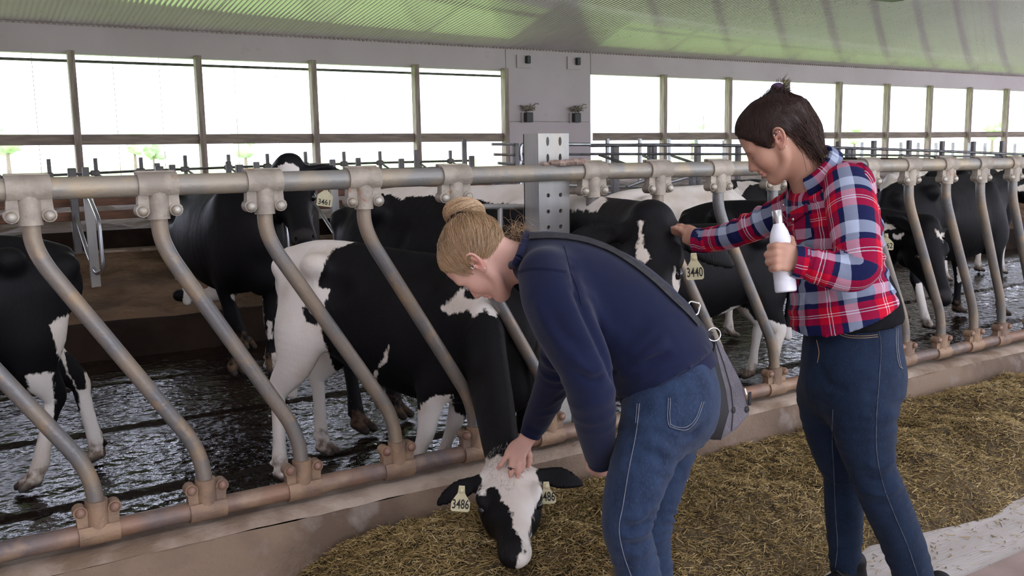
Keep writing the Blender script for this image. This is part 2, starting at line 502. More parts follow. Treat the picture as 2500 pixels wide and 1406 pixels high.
# outside: field and a hazy line of trees
mb = MB(); mb.add([(-300, -300, -0.25), (400, -300, -0.25), (400, -8.5, -0.25), (-300, -8.5, -0.25)], [(0, 1, 2, 3)])
mb.add([(-300, WALL_Y + 0.25, 0.2), (400, WALL_Y + 0.25, 0.2), (400, 500, 0.2), (-300, 500, 0.2)], [(0, 1, 2, 3)])
struct(mb.build('ground', m_grass, smooth=False))
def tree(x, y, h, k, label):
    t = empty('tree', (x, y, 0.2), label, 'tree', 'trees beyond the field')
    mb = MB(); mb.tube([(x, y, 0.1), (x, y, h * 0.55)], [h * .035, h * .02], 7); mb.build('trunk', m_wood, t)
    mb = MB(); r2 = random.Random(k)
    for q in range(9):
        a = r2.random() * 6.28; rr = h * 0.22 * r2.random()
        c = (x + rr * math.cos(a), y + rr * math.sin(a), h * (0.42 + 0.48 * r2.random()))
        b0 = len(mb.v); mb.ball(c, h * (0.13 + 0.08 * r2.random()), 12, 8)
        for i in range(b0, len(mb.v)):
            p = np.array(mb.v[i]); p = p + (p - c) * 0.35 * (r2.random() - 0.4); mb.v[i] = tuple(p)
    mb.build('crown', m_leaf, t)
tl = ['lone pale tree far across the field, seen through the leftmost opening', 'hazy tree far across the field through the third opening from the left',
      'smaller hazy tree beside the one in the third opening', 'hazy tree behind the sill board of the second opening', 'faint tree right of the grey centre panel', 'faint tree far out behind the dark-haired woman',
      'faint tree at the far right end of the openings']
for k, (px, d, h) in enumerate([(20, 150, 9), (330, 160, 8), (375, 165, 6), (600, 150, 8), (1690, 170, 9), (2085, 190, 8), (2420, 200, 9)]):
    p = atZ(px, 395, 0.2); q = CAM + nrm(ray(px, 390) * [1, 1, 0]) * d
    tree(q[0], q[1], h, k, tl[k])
# ------------------------------------------------------------------ feed barrier of slanted pipes
RAIL_Y = 3.18
m_galv = mat('dusty galvanized pipe', (0.345, 0.295, 0.225), (0.25, 0.24, 0.22), scale=7, rough=0.5, metal=0.35, c3=(0.40, 0.32, 0.215), s3=11, lo3=0.52, hi3=0.68, bump=0.15, bscale=90, rough2=0.4)
m_galvb = mat('muddy galvanized bar', (0.27, 0.215, 0.155), (0.175, 0.17, 0.165), scale=5.5, rough=0.5, metal=0.35, c3=(0.33, 0.235, 0.145), s3=12, lo3=0.55, hi3=0.7, bump=0.15, bscale=90, rough2=0.38)
m_rustrail = mat('rusty bottom rail', (0.27, 0.155, 0.10), (0.15, 0.12, 0.11), scale=4.5, rough=0.5, metal=0.25, c3=(0.36, 0.24, 0.15), s3=9, lo3=0.5, hi3=0.7, bump=0.2, bscale=70)
m_clamp = mat('dirty cast clamp', (0.41, 0.355, 0.285), (0.30, 0.255, 0.205), scale=14, rough=0.6, metal=0.3, c3=(0.30, 0.165, 0.09), s3=16, lo3=0.62, hi3=0.74, bump=0.3, bscale=80)
m_clampr = mat('rusted clamp', (0.33, 0.215, 0.13), (0.22, 0.145, 0.10), scale=12, rough=0.6, metal=0.25, bump=0.3, bscale=80)
m_bolt = mat('dull bolt head', (0.48, 0.45, 0.39), (0.34, 0.29, 0.22), scale=30, rough=0.45, metal=0.5)
m_boltr = mat('rusty bolt head', (0.23, 0.12, 0.085), (0.30, 0.2, 0.14), scale=30, rough=0.5, metal=0.3)
m_post = mat('galvanized post steel', (0.44, 0.42, 0.38), (0.32, 0.315, 0.30), scale=5, rough=0.5, metal=0.45, c3=(0.46, 0.36, 0.23), s3=4, lo3=0.52, hi3=0.7, stretch=(1, 1, 0.35), bump=0.1, bscale=70)

barrier = empty('feed_barrier', (2.2, RAIL_Y, 0.25), 'galvanized slant-bar feed barrier standing on the concrete curb between alley and cows', 'barrier')
HT = lambda x: 1.424 if x < 2.3 else 1.427 - 0.0088 * (x - 2.3)
mb = MB(); mb.tube([(x, RAIL_Y, HT(x)) for x in np.arange(-1.6, 14.1, 0.5)], 0.035, 16); mb.build('top_rail', m_galv, barrier)
HB = 0.305
mb = MB(); mb.tube([(-1.6, RAIL_Y, HB), (14, RAIL_Y, HB)], 0.033, 16); mb.build('bottom_rail', m_rustrail, barrier)
TOPS = [-0.463, -0.09, 0.276, 0.651, 1.002, 1.372, 1.754, 2.426, 2.797, 3.171, 3.543, 3.91, 4.282, 4.63, 4.977, 5.32, 5.665]
BOTS = [0.03, 0.392, 0.741, 1.088, 1.469, 1.82, 2.187, 2.85, 3.22, 3.585, 3.94, 4.29, 4.66, 5.0, 5.332, 5.63, 5.98]
for k in range(16):
    TOPS.append(6.03 + 0.365 * k); BOTS.append(6.35 + 0.365 * k)
def clamp(side, x, z, R, top):
    """saddle over the rail with two bolt ears and a socket for the bar"""
    c = MB(); dz = -1 if top else 1
    # saddle: open half-pipe around the rail
    n = 14
    a0, a1 = (-0.25 * math.pi, 1.25 * math.pi) if top else (0.75 * math.pi, 2.25 * math.pi)
    w = 0.062
    V = []; Fc = []
    for sx in (-w, w):
        for rr in (R + 0.008, R + 0.001):
            for i in range(n + 1):
                a = a0 + (a1 - a0) * i / n
                V.append((x + sx, RAIL_Y + rr * math.cos(a), z + rr * math.sin(a)))
    q = n + 1
    for i in range(n):
        Fc += [(i, i + 1, 2 * q + i + 1, 2 * q + i), (q + i, 3 * q + i, 3 * q + i + 1, q + i + 1), (i, q + i, q + i + 1, i + 1), (2 * q + i, 2 * q + i + 1, 3 * q + i + 1, 3 * q + i)]
    c.add(V, Fc)
    # flat lip standing up at the far edge of the saddle
    if top: c.box((x, RAIL_Y + 0.02, z + R + 0.006), (2 * w, 0.03, 0.014), bev=0.003)
    # socket
    c.tube([(x, RAIL_Y, z + dz * R * 0.2), (x, RAIL_Y - 0.002, z + dz * (R + 0.075))], [0.037, 0.035], 14)
    # ears
    for s in (-1, 1):
        poly = []
        for i in range(13):
            a = math.pi * 2 * i / 12
            poly.append((s * 0.052 + 0.022 * math.cos(a), dz * (R + 0.045) + 0.022 * math.sin(a)))
        c.prism(poly, (x, RAIL_Y - 0.022, z), (1, 0, 0), (0, 0, 1), (0, 0.044, 0))
        c.prism([(s * 0.034, dz * R * 0.4), (s * 0.062, dz * R * 0.4), (s * 0.066, dz * (R + 0.04)), (s * 0.02, dz * (R + 0.05))], (x, RAIL_Y - 0.018, z), (1, 0, 0), (0, 0, 1), (0, 0.036, 0))
    return c
def bolts(x, z, R, top, m_, bar):
    dz = -1 if top else 1
    for s in (-1, 1):
        b = MB(); b.ball((x + s * 0.052, RAIL_Y - 0.026, z + dz * (R + 0.047)), (0.017, 0.013, 0.017), 10, 7)
        b.build('bolt', m_, bar)
for k, (xt, xb) in enumerate(zip(TOPS, BOTS)):
    zt = HT(xt)
    dx = xb - xt
    pts = [(xt, RAIL_Y, zt - 0.03), (xt, RAIL_Y, zt - 0.165), (xt + dx * 0.06, RAIL_Y, zt - 0.235), (xb - dx * 0.07, RAIL_Y, HB + 0.245), (xb - 0.004, RAIL_Y, HB + 0.155), (xb, RAIL_Y, HB + 0.03)]
    mb = MB(); mb.tube(fillet(pts, 0.12, 6), 0.0265, 14)
    bar = mb.build('slant_bar', m_galvb, barrier)
    far = xt > 5.9
    clamp(1, xt, zt, 0.035, True).build('upper_clamp', m_clamp, bar)
    clamp(1, xb, HB, 0.033, False).build('lower_clamp', m_clampr, bar)
    if not far:
        bolts(xt, zt, 0.035, True, m_bolt, bar); bolts(xb, HB, 0.033, False, m_boltr, bar)
# dried dirt heap on the rail at the post
# punched steel post
px = 2.264; pw = 0.158; py0 = RAIL_Y + 0.05; pd = 0.11
post = empty('steel_post', (px, py0, 0), 'wide galvanized steel post with rows of punched holes behind the top rail', 'post')
holes = []
for row, zc in enumerate([1.555, 1.485]): holes += [(-0.031, zc, 0.008, 0.019), (0.033, zc, 0.008, 0.019)]
for zc in (1.33, 1.262, 1.195, 1.03, 0.96): holes += [(-0.031, zc, 0.009, 0.009), (0.033, zc, 0.009, 0.009)]
# front plate built as strips around the holes: grid of cells, hole cells carry an oval ring
mb = MB()
zs = sorted({0.0, 1.588} | {h[1] - 0.03 for h in holes} | {h[1] + 0.03 for h in holes})
xsx = [-pw / 2, -0.056, -0.006, 0.008, 0.058, pw / 2]
yf = py0
for i in range(len(zs) - 1):
    for j in range(5):
        za, zb, xa, xb_ = zs[i], zs[i + 1], xsx[j], xsx[j + 1]
        hh = [h for h in holes if za - 1e-6 <= h[1] - 0.03 and h[1] + 0.03 <= zb + 1e-6 and xa < h[0] < xb_]
        if not hh:
            mb.add([(px + xa, yf, za), (px + xb_, yf, za), (px + xb_, yf, zb), (px + xa, yf, zb)], [(0, 1, 2, 3)])
        else:
            h = hh[0]; n = 16; V = []
            for q in range(n):
                a = 2 * math.pi * (q + 0.5) / n; ca, sa = math.cos(a), math.sin(a)
                t = min((xb_ - h[0]) / ca if ca > 1e-6 else ((xa - h[0]) / ca if ca < -1e-6 else 9), (zb - h[1]) / sa if sa > 1e-6 else ((za - h[1]) / sa if sa < -1e-6 else 9))
                V.append((px + h[0] + ca * t, yf, h[1] + sa * t))
            for q in range(n):
                a = 2 * math.pi * (q + 0.5) / n
                V.append((px + h[0] + h[2] * math.cos(a), yf, h[1] + h[3] * math.sin(a)))
            for q in range(n):
                a = 2 * math.pi * (q + 0.5) / n
                V.append((px + h[0] + h[2] * math.cos(a), yf + 0.006, h[1] + h[3] * math.sin(a)))
            mb.add(V, [(q, (q + 1) % n, n + (q + 1) % n, n + q) for q in range(n)] + [(n + q, n + (q + 1) % n, 2 * n + (q + 1) % n, 2 * n + q) for q in range(n)])
            for q in range(n):   # corner triangles between neighbouring spokes on different sides
                p1, p2 = np.array(V[q]), np.array(V[(q + 1) % n])
                if abs(p1[0] - p2[0]) > 1e-6 and abs(p1[2] - p2[2]) > 1e-6:
                    cx = px + (xb_ if max(p1[0], p2[0]) > px + h[0] else xa); cz = zb if max(p1[2], p2[2]) > h[1] + 0.02 and min(p1[2], p2[2]) > h[1] - 0.02 else za
                    mb.add([p1, p2, (cx, yf, cz)], [(0, 1, 2)])
mb.build('front_plate', m_post, post, smooth=False)
mb = MB()
for s in (-1, 1):
    mb.box((px + s * (pw / 2 - 0.003), yf + pd / 2 + 0.003, 0.794), (0.006, pd, 1.588))
    mb.box((px + s * (pw / 2 - 0.02), yf + pd, 0.794), (0.04, 0.006, 1.588))
mb.build('side_flange', m_post, post, smooth=False)
m_mud = mat('dried droppings', (0.36, 0.26, 0.21), (0.26, 0.18, 0.14), scale=30, rough=0.95, bump=0.6, bscale=60)
mb = MB(); rr = random.Random(5)
for k in range(46):
    x = px + rr.gauss(0.025, 0.035); rz = 0.01 + 0.012 * rr.random()
    mb.ball((x, RAIL_Y + rr.uniform(-0.02, 0.02), HT(x) + 0.034 + 0.012 * rr.random()), (rz * 1.6, rz * 1.2, rz * 0.6), 6, 4)
o = mb.build('droppings', m_mud); tag(o, 'crust of dried bird droppings on the top rail at the steel post', 'droppings', kind='stuff')
# ------------------------------------------------------------------ stall dividers, rails and fences behind the cows
m_pipe = mat('galvanized stall pipe', (0.44, 0.44, 0.45), (0.30, 0.30, 0.31), scale=6, rough=0.35, metal=0.7, c3=(0.30, 0.22, 0.16), s3=5, lo3=0.55, hi3=0.7)
m_pipel = mat('shiny loop pipe', (0.55, 0.56, 0.58), (0.42, 0.42, 0.44), scale=6, rough=0.28, metal=0.8)
m_tpost = mat('dark weathered steel post', (0.17, 0.155, 0.145), (0.11, 0.10, 0.095), scale=4, rough=0.55, metal=0.3)
ORD = ['leftmost', 'second from the left', 'third from the left', 'fourth from the left', 'fifth from the left', 'sixth from the left', 'seventh from the left', 'eighth from the left', 'ninth from the left', 'tenth from the left', 'eleventh from the left', 'twelfth from the left', 'thirteenth from the left']
def loop(x, label, ys=8.22, ztop=1.20, zbot=0.60):
    t = empty('stall_divider', (x, 9.55, 0.6), label, 'stall divider', 'stall dividers in the sand bed')
    mb = MB(); mb.tube(fillet([(x, 9.6, ztop + .02), (x, ys + .42, ztop), (x, ys + .03, ztop - .17), (x, ys, zbot + .02), (x, ys + .40, zbot - .05), (x, 9.0, zbot + .08), (x, 9.6, zbot + .42)], .08, 5), 0.018, 10)
    mb.build('loop_pipe', m_pipel, t)
    mb = MB(); mb.box((x, 9.62, 0.98), (0.07, 0.07, 0.95), bev=.006); mb.build('post', m_tpost, t, smooth=False)
XL = [atY(x, 600, 8.22)[0] for x in (248, 488)]
dxl = XL[1] - XL[0]; print('loops', XL, dxl)
names = ['nearest stall loop at the left behind the second bar', 'stall loop left of the cow tagged 3461', 'stall loop hidden mostly by the cow tagged 3461', 'bent stall loop pipe beside the cow lying at the middle', 'stall loop above the back of the stroked cow', 'stall loop under the centre wall panel', 'stall loop between post and right openings', 'stall loop left of the dark-haired woman', 'stall loop behind the dark-haired woman', 'stall loop just right of the dark-haired woman']
for k in range(-1, 4):
    loop(XL[0] + dxl * k * 1.0, names[k + 1] if k >= 0 else 'stall loop at the left edge beyond the leftmost cow')
# uprights in the sand bed standing before the loops
for k, (px_, yb, yt) in enumerate([(222, 640, 488), (425, 600, 490), (818, 585, 440)]):
    a, b = atY(px_ + 8, yb, 8.75), atY(px_ - 6, yt, 8.75)
    mb = MB(); mb.bar((a[0], 8.75, 0.40), (b[0], 8.75, b[2] + 0.05), 0.075, 0.05, up=(0, 1, 0))
    o = mb.build('stall_upright', m_post, smooth=False); tag(o, ['thick upright beside the nearest stall loop at left', 'thick upright left of the lying black cow', 'upright right of the cow tagged 3461'][k], 'post', 'stall uprights')
for k, (za, y_) in enumerate(((1.13, 9.75), (1.00, 9.68))):
    t = empty('neck_rail', (0, y_, za), ['upper rusty brown neck rail along the stalls', 'lower rusty brown neck rail along the stalls'][k], 'rail', 'brown neck rails')
    for a in range(-2, 5, 3):
        mb = MB(); mb.box((a + 1.5, y_, za), (2.99, 0.045, 0.085), bev=.006); mb.build('board', m_rust, t, smooth=False)
# posts standing up behind the rail: second row of stalls
for k, px_ in enumerate((208, 420, 626, 812, 980, 1152)):
    p = atY(px_, 405, 10.2); tp = [408, 402, 395, 389, 387, 380][k]
    z = atY(px_, tp, 10.2)[2]
    mb = MB(); mb.box((p[0], 10.2, (z + .85) / 2), (0.06, 0.05, z - .85), bev=.005)
    o = mb.build('stall_post', m_tpost, smooth=False); tag(o, 'flat grey stall post just above the top rail, %s of its row' % ORD[k], 'post', 'near row of flat stall posts')
for k, (px_, tp) in enumerate(((383, 398), (557, 394), (874, 385), (1016, 366), (1133, 340))):
    p = atY(px_, tp, 12.2)
    mb = MB(); mb.box((p[0], 12.2, (p[2] + .9) / 2), (0.065, 0.05, p[2] - .9), bev=.005)
    o = mb.build('stall_post', m_tpost, smooth=False); tag(o, 'flat grey stall post near the far wall, %s of its row' % ORD[k], 'post', 'far row of flat stall posts')
# thin pipe rail with uprights along the far side
t = empty('pipe_rail', (2, 12.9, 1.0), 'thin dark pipe rail with uprights and brackets in front of the left openings', 'rail')
pa = [(-60, 434), (118, 428), (343, 417), (600, 407), (900, 398), (1100, 393), (1148, 392)]
P = [atY(x, y, 12.9) for x, y in pa]
mb = MB(); mb.tube(P, 0.017, 8); mb.build('upper_pipe', m_pipe_d, t)
mb = MB(); mb.tube([p - np.array([0, -.1, .085 if i < 3 else .095]) for i, p in enumerate(P)], 0.013, 8); mb.build('lower_pipe', m_pipe_d, t)
for px_, tp in ((-10, 392), (118, 388), (232, 386), (343, 384), (451, 379), (557, 377), (652, 375), (745, 370), (839, 370), (927, 369), (1018, 368), (1099, 367)):
    yb = np.interp(px_, [a for a, b in pa], [b for a, b in pa])
    p, q = atY(px_, tp, 12.88), atY(px_, yb + 18, 12.88)
    mb = MB(); mb.bar((p[0], 12.88, q[2] - .35), (p[0], 12.88, p[2]), 0.045, 0.035, up=(0, 1, 0)); u = mb.build('upright', m_tpost, t, smooth=False)
    r = atY(px_, yb, 12.88)
    mb = MB(); mb.box((r[0], 12.87, r[2]), (0.11, 0.05, 0.07), bev=.012); mb.build('bracket', m_tpost, u, smooth=False)
    a = np.array([r[0] + .05, 12.86, r[2] - .03]); mb = MB(); mb.tube([a, a + [.22, -.25, -.22]], 0.016, 6); mb.build('stay', m_pipel, u)
# pipe gate in front of the centre panel and on to the right
FY = 9.3
def fp(x, y, Y=FY): return atY(x, y, Y)
t = empty('pipe_fence', (6, FY, 1.0), 'dark two-rail pipe fence running to the right behind the barrier', 'fence')
mb = MB(); mb.tube([fp(x, y) for x, y in ((1440, 355), (1600, 354), (1760, 355), (1900, 357), (2060, 361), (2300, 369), (2500, 377), (2700, 386))], 0.023, 10); mb.build('upper_rail', m_pipe_d, t)
mb = MB(); mb.tube([fp(x, y) for x, y in ((1440, 376), (1600, 376), (1900, 376), (2100, 378), (2500, 384), (2700, 388))], 0.016, 8); mb.build('middle_rail', m_pipe_d, t)
mb = MB(); mb.bar(fp(2020, 391), fp(2700, 397), 0.05, 0.09); mb.build('lower_board', m_dark, t, smooth=False)
for px_, tp, wd in ((1505, 352, .10), (1590, 354, .05), (1600, 354, .07), (1707, 356, .085), (1806, 357, .07), (2050, 345, .04), (2075, 362, .09), (2086, 362, .09), (2138, 343, .075), (2224, 342, .075), (2305, 344, .075), (2381, 345, .075), (2451, 344, .07)):
    p = fp(px_, tp)
    mb = MB(); mb.box((p[0], FY + .03, (p[2] + .5) / 2), (wd, 0.06, p[2] - .5), bev=.006); mb.build('post', m_tpost, t, smooth=False)
for k, (a, b) in enumerate((((1463, 378), (1560, 412)), ((1570, 380), (1640, 408)), ((1640, 380), (1705, 402)), ((1850, 380), (1900, 402)), ((2200, 378), (2290, 398)), ((2260, 378), (2350, 402)), ((2430, 378), (2500, 396)))):
    p, q = fp(*a, FY + .2), fp(*b, FY - .6); mb = MB(); mb.tube([p, q], 0.018, 7); mb.build('stay', m_pipe_d, t)
for k, (px_, tp) in enumerate(((1483, 338), (1562, 338), (1633, 339), (1700, 340), (1768, 342), (2105, 347), (2200, 347), (2242, 348), (2286, 348), (2327, 348), (2367, 348), (2405, 349), (2478, 350))):
    p = atY(px_, tp, 12.9)
    mb = MB(); mb.box((p[0], 12.9, (p[2] + .95) / 2), (0.06, 0.05, p[2] - .95), bev=.005)
    o = mb.build('slim_post', m_pipe, smooth=False); tag(o, 'slim pale steel post before the right openings, %s' % ORD[k], 'post', 'slim posts before the openings')
# galvanized gate by the panel
t = empty('pipe_gate', (5.4, 9.0, 1.0), 'light galvanized pipe gate in front of the grey centre panel', 'gate')
G = lambda x, y: atY(x, y, 9.0)
mb = MB(); mb.tube(fillet([G(1272, 392), G(1270, 372), G(1272, 352), G(1440, 352.5)], .06, 5), 0.022, 10); mb.build('top_pipe', m_pipel, t)
mb = MB(); mb.tube(fillet([G(1278, 392), G(1279, 378), G(1290, 358), G(1345, 357)], .06, 5), 0.018, 10); mb.build('inner_pipe', m_pipe, t)
for y1, y2, r in ((376, 377, .015), (397, 399, .02), (448, 455, .017), (486, 492, .018)):
    mb = MB(); mb.tube([G(1272, y1), G(1440, y2)], r, 8); mb.build('cross_pipe', m_pipel if r > .016 else m_pipe_d, t)
mb = MB(); a, b = G(1259, 350), G(1259, 495); mb.box((a[0], 9.0, (a[2] + b[2]) / 2 - .1), (.06, .06, a[2] - b[2] + .2), bev=.006); mb.build('gate_post', m_tpost, t, smooth=False)
mb = MB(); a, b = G(1289, 376), G(1289, 500); mb.box((a[0], 9.05, (a[2] + b[2]) / 2 - .1), (.075, .05, a[2] - b[2] + .2), bev=.006); mb.build('gate_post', m_tpost, t, smooth=False)
for a, b in (((1298, 384), (1345, 402)), ((1296, 462), (1345, 438)), ((1200, 352), (1258, 352)), ((1205, 377), (1258, 378)), ((1215, 398), (1258, 401))):
    mb = MB(); mb.tube([G(*a), G(*b)], .016, 7); mb.build('cross_pipe', m_pipe, t)
# curved dark pipe over the backs
t = MB(); t.tube(fillet([atY(1205, 446, 7.35), atY(1290, 466, 7.35), atY(1318, 478, 7.35), atY(1326, 510, 7.35), atY(1326, 510, 7.35) * [1, 1, 0] + [0, 0, -.01]], .15, 6), 0.03, 10)
o = t.build('bent_pipe', m_tpost); tag(o, 'thick dark bent pipe arching above the black cow back, left of the steel post', 'pipe')
# galvanized hoop right of the blonde head
t = empty('hoop_frame', (2.0, 3.55, 0.3), 'galvanized square hoop frame beside the blonde bun', 'frame')
q = lambda x, y: atY(x, y, 3.46)
mb = MB(); mb.tube(fillet([q(1120, 506), q(1200, 504), q(1306, 505), q(1303, 700), q(1296, 900), q(1294, 1000)], .035, 5), 0.0125, 10); mb.build('hoop_pipe', m_post, t)
mb = MB(); mb.tube([q(1221, 507), q(1224, 760)], 0.012, 8); mb.build('inner_bar', m_post, t)
# slanted braces and pipes over the right stalls
for k, (a, b) in enumerate((((1530, 457), (1600, 430)), ((1612, 452), (1690, 430)), ((1722, 452), (1760, 440)))):
    mb = MB(); mb.tube([atY(*a, 9.6), atY(*b, 9.85)], .022, 8); o = mb.build('brace_pipe', m_pipel); tag(o, 'slanted shiny brace pipe right of the steel post, %s' % ORD[k], 'pipe', 'slanted brace pipes')
t = empty('stall_rails', (7, 10, .9), 'low pipe rails along the sand right of the steel post', 'rail')
for y1, y2 in ((455, 462), (470, 480), (482, 492)):
    mb = MB(); mb.tube([atY(1415, y1, 10.1), atY(1900, y2, 10.1)], .022, 8); mb.build('rail_pipe', m_pipe, t)
mb = MB(); a = atY(1688, 428, 8.9); b = atY(1686, 486, 8.9); mb.tube([b, a], .02, 8); mb.box(a + [0, -.02, -.07], (.07, .08, .16), bev=.01); mb.box(a + [.07, -.02, -.1], (.06, .05, .06), bev=.01)
o = mb.build('hand_pump', m_pipe_d, smooth=False); o.name = 'valve_post'; tag(o, 'black valve post behind the barrier near the long white cow', 'valve post')
# two wall fixtures with nests on the centre panel
m_blk = mat('black plastic box', (0.022, 0.021, 0.022), rough=0.5)
m_nest = mat('grassy mud nest', (0.27, 0.235, 0.19), (0.16, 0.14, 0.11), scale=20, rough=0.95, bump=0.6)
for k, (xu, yu, xl, yl) in enumerate(((1286, 149, 1285, 287), (1408, 153, 1402, 288))):
    side = ('left', 'right')[k]
    p = atY(xu, yu, WALL_Y); t = empty('vent_box', (p[0], WALL_Y, p[2]), 'small black vent high on the centre panel, the %s one' % side, 'vent', 'vents on the panel')
    mb = MB(); mb.box((p[0] - .06, WALL_Y - .0, p[2] - .01), (.30, .03, .22), bev=.004); mb.build('plate', m_white, t, smooth=False)
    mb = MB(); mb.box((p[0], WALL_Y - .04, p[2] + .02), (.085, .08, .13), bev=.012); mb.build('hood', m_blk, t, smooth=False)
    p = atY(xl, yl, WALL_Y); t = empty('outlet_box', (p[0], WALL_Y, p[2]), 'black box low on the centre panel with a nest on top, the %s one' % side, 'wall box', 'wall boxes on the panel')
    mb = MB(); mb.box((p[0], WALL_Y - .01, p[2]), (.22, .04, .18), bev=.004); mb.build('plate', m_white, t, smooth=False)
    mb = MB(); mb.box((p[0], WALL_Y - .06, p[2]), (.145, .12, .165), bev=.01); mb.build('box', m_blk, t, smooth=False)
    mb = MB(); rr = random.Random(k + 3)
    for q in range(60):
        a0 = rr.random() * 6.28; c = np.array([p[0] + .02 + rr.gauss(0, .045), WALL_Y - .06 + rr.gauss(0, .02), p[2] + .125 + rr.random() * .05])
        d = np.array([math.cos(a0), math.sin(a0) * .4, rr.gauss(.1, .3)]) * (.04 + .05 * rr.random()); mb.tube([c - d, c, c + d + [0, 0, .01]], .008, 4)
    mb.tube([(p[0] + .05, WALL_Y - .06, p[2] + .14), (p[0] + .15, WALL_Y - .08, p[2] + .24), (p[0] + .2, WALL_Y - .09, p[2] + .23)], .012, 5)
    o = mb.build('nest', m_nest); tag(o, 'dry grass nest on the %s black wall box' % side, 'nest', 'nests on the wall boxes')
# lamp housing cut by the top edge at right
a, b = hitc = atY(2065, -2, 8.5), atY(2210, -8, 8.5)
mb = MB(); c = (np.array(a) + b) / 2 + [0, 0, .03]; mb.box(c, (1.0, .22, .09), bev=.02)
t = empty('ceiling_light', c, 'dark light fitting hanging at the top edge of the photo, right', 'lamp'); mb.build('housing', m_blk, t, smooth=False)
mb = MB(); 
for s_ in (-.4, .4): mb.tube([c + [s_, 0, .04], c + [s_, 0, roofz(8.5) - c[2] - .01]], .006, 5)
mb.build('hanger', m_pipe_d, t)
# ------------------------------------------------------------------ blended-solid modeller: one continuous skin per body
class Field:
    def __init__(s, lo, hi, h):
        s.h = h; s.lo = np.array(lo, float)
        s.n = (np.ceil((np.array(hi, float) - s.lo) / h).astype(int) + 1)
        s.d = np.full(s.n, 0.5, np.float32)
        s.ax = [(s.lo[i] + h * np.arange(s.n[i])).astype(np.float32) for i in range(3)]
    def _sl(s, lo, hi):
        a = np.clip(np.floor((np.asarray(lo) - s.lo) / s.h).astype(int), 0, s.n - 1)
        b = np.clip(np.ceil((np.asarray(hi) - s.lo) / s.h).astype(int) + 1, 1, s.n)
        return tuple(slice(int(i), int(max(j, i + 1))) for i, j in zip(a, b))
    def _grid(s, sl):
        return s.ax[0][sl[0]][:, None, None], s.ax[1][sl[1]][None, :, None], s.ax[2][sl[2]][None, None, :]
    def merge(s, sl, e, k, op='add'):
        d = s.d[sl]
        if op == 'add':
            if k > 0:
                hh = np.maximum(k - np.abs(d - e), 0) / k
                s.d[sl] = np.minimum(d, e) - hh * hh * k * 0.25
            else: s.d[sl] = np.minimum(d, e)
        else:
            e = -e
            if k > 0:
                hh = np.maximum(k - np.abs(d - e), 0) / k
                s.d[sl] = np.maximum(d, e) + hh * hh * k * 0.25
            else: s.d[sl] = np.maximum(d, e)
    @staticmethod
    def _ell(qw, qh, qa, rw, rh, ra):
        a, b, c = qw / rw, qh / rh, qa / ra
        k0 = np.sqrt(a * a + b * b + c * c)
        k1 = np.sqrt((a / rw) ** 2 + (b / rh) ** 2 + (c / ra) ** 2)
        rm = np.minimum(np.minimum(rw, rh), ra)
        return np.where(k0 < 0.5, (k0 - 1) * rm, k0 * (k0 - 1) / np.maximum(k1, 1e-4))
    def chain(s, P, side=None, k=0.03, n=5, op='add', smooth=True):
        """P rows: x y z rw rh; side = direction of the rw axis"""
        P = np.array([list(p) + [p[3]] * (5 - len(p)) for p in P], float)
        if smooth and len(P) > 2: P = spline(P, n)
        P[:, 3:] = np.maximum(P[:, 3:], 0.002)
        R = P[:, 3:5].max(1)
        mg = k + 3 * s.h
        sl = s._sl((P[:, :3] - R[:, None]).min(0) - mg, (P[:, :3] + R[:, None]).max(0) + mg)
        tmp = np.full([q.stop - q.start for q in sl], 0.5, np.float32)
        o = np.array([q.start for q in sl])
        for a, b in zip(P[:-1], P[1:]):
            dv = b[:3] - a[:3]; L = np.linalg.norm(dv)
            if L < 1e-6: continue
            t_ = dv / L
            ref = np.array(side if side is not None else (0.3, 0.9, 0.1), float)
            w = ref - t_ * (ref @ t_); w = w / (np.linalg.norm(w) + 1e-9); hv = np.cross(t_, w)
            r = max(a[3], a[4], b[3], b[4]) + mg
            q = s._sl(np.minimum(a[:3], b[:3]) - r, np.maximum(a[:3], b[:3]) + r)
            X, Y, Z = s._grid(q)
            x, y, z = X - a[0], Y - a[1], Z - a[2]
            al = x * t_[0] + y * t_[1] + z * t_[2]
            t = np.clip(al / L, 0, 1)
            qa = al - t * L
            qw = x * w[0] + y * w[1] + z * w[2]; qh = x * hv[0] + y * hv[1] + z * hv[2]
            rw = a[3] + (b[3] - a[3]) * t; rh = a[4] + (b[4] - a[4]) * t
            e = s._ell(qw, qh, qa, rw, rh, np.minimum(rw, rh)).astype(np.float32)
            lo = [q[i].start - o[i] for i in range(3)]
            c0 = [max(0, v) for v in lo]
            c1 = [min(tmp.shape[i], q[i].stop - o[i]) for i in range(3)]
            ts = tuple(slice(c0[i], c1[i]) for i in range(3))
            es = tuple(slice(c0[i] - lo[i], c1[i] - lo[i]) for i in range(3))
            tmp[ts] = np.minimum(tmp[ts], e[es])
        s.merge(sl, tmp, k, op)
    def ell(s, c, r, R=None, k=0.03, op='add'):
        c = np.asarray(c, float); r = np.broadcast_to(np.asarray(r, float), (3,))
        R = np.eye(3) if R is None else np.asarray(R, float)   # columns: axes
        m_ = r.max() + k + 3 * s.h
        sl = s._sl(c - m_, c + m_)
        X, Y, Z = s._grid(sl)
        x, y, z = X - c[0], Y - c[1], Z - c[2]
        q = [x * R[0, i] + y * R[1, i] + z * R[2, i] for i in range(3)]
        s.merge(sl, s._ell(q[0], q[1], q[2], r[0], r[1], r[2]).astype(np.float32), k, op)
    def plane_cut(s, p, n, k=0.0):
        """remove everything on the side n points to"""
        n = nrm(n); X, Y, Z = s._grid(tuple(slice(0, int(i)) for i in s.n))
        e = (X - p[0]) * n[0] + (Y - p[1]) * n[1] + (Z - p[2]) * n[2]
        s.d = np.maximum(s.d, e.astype(np.float32))
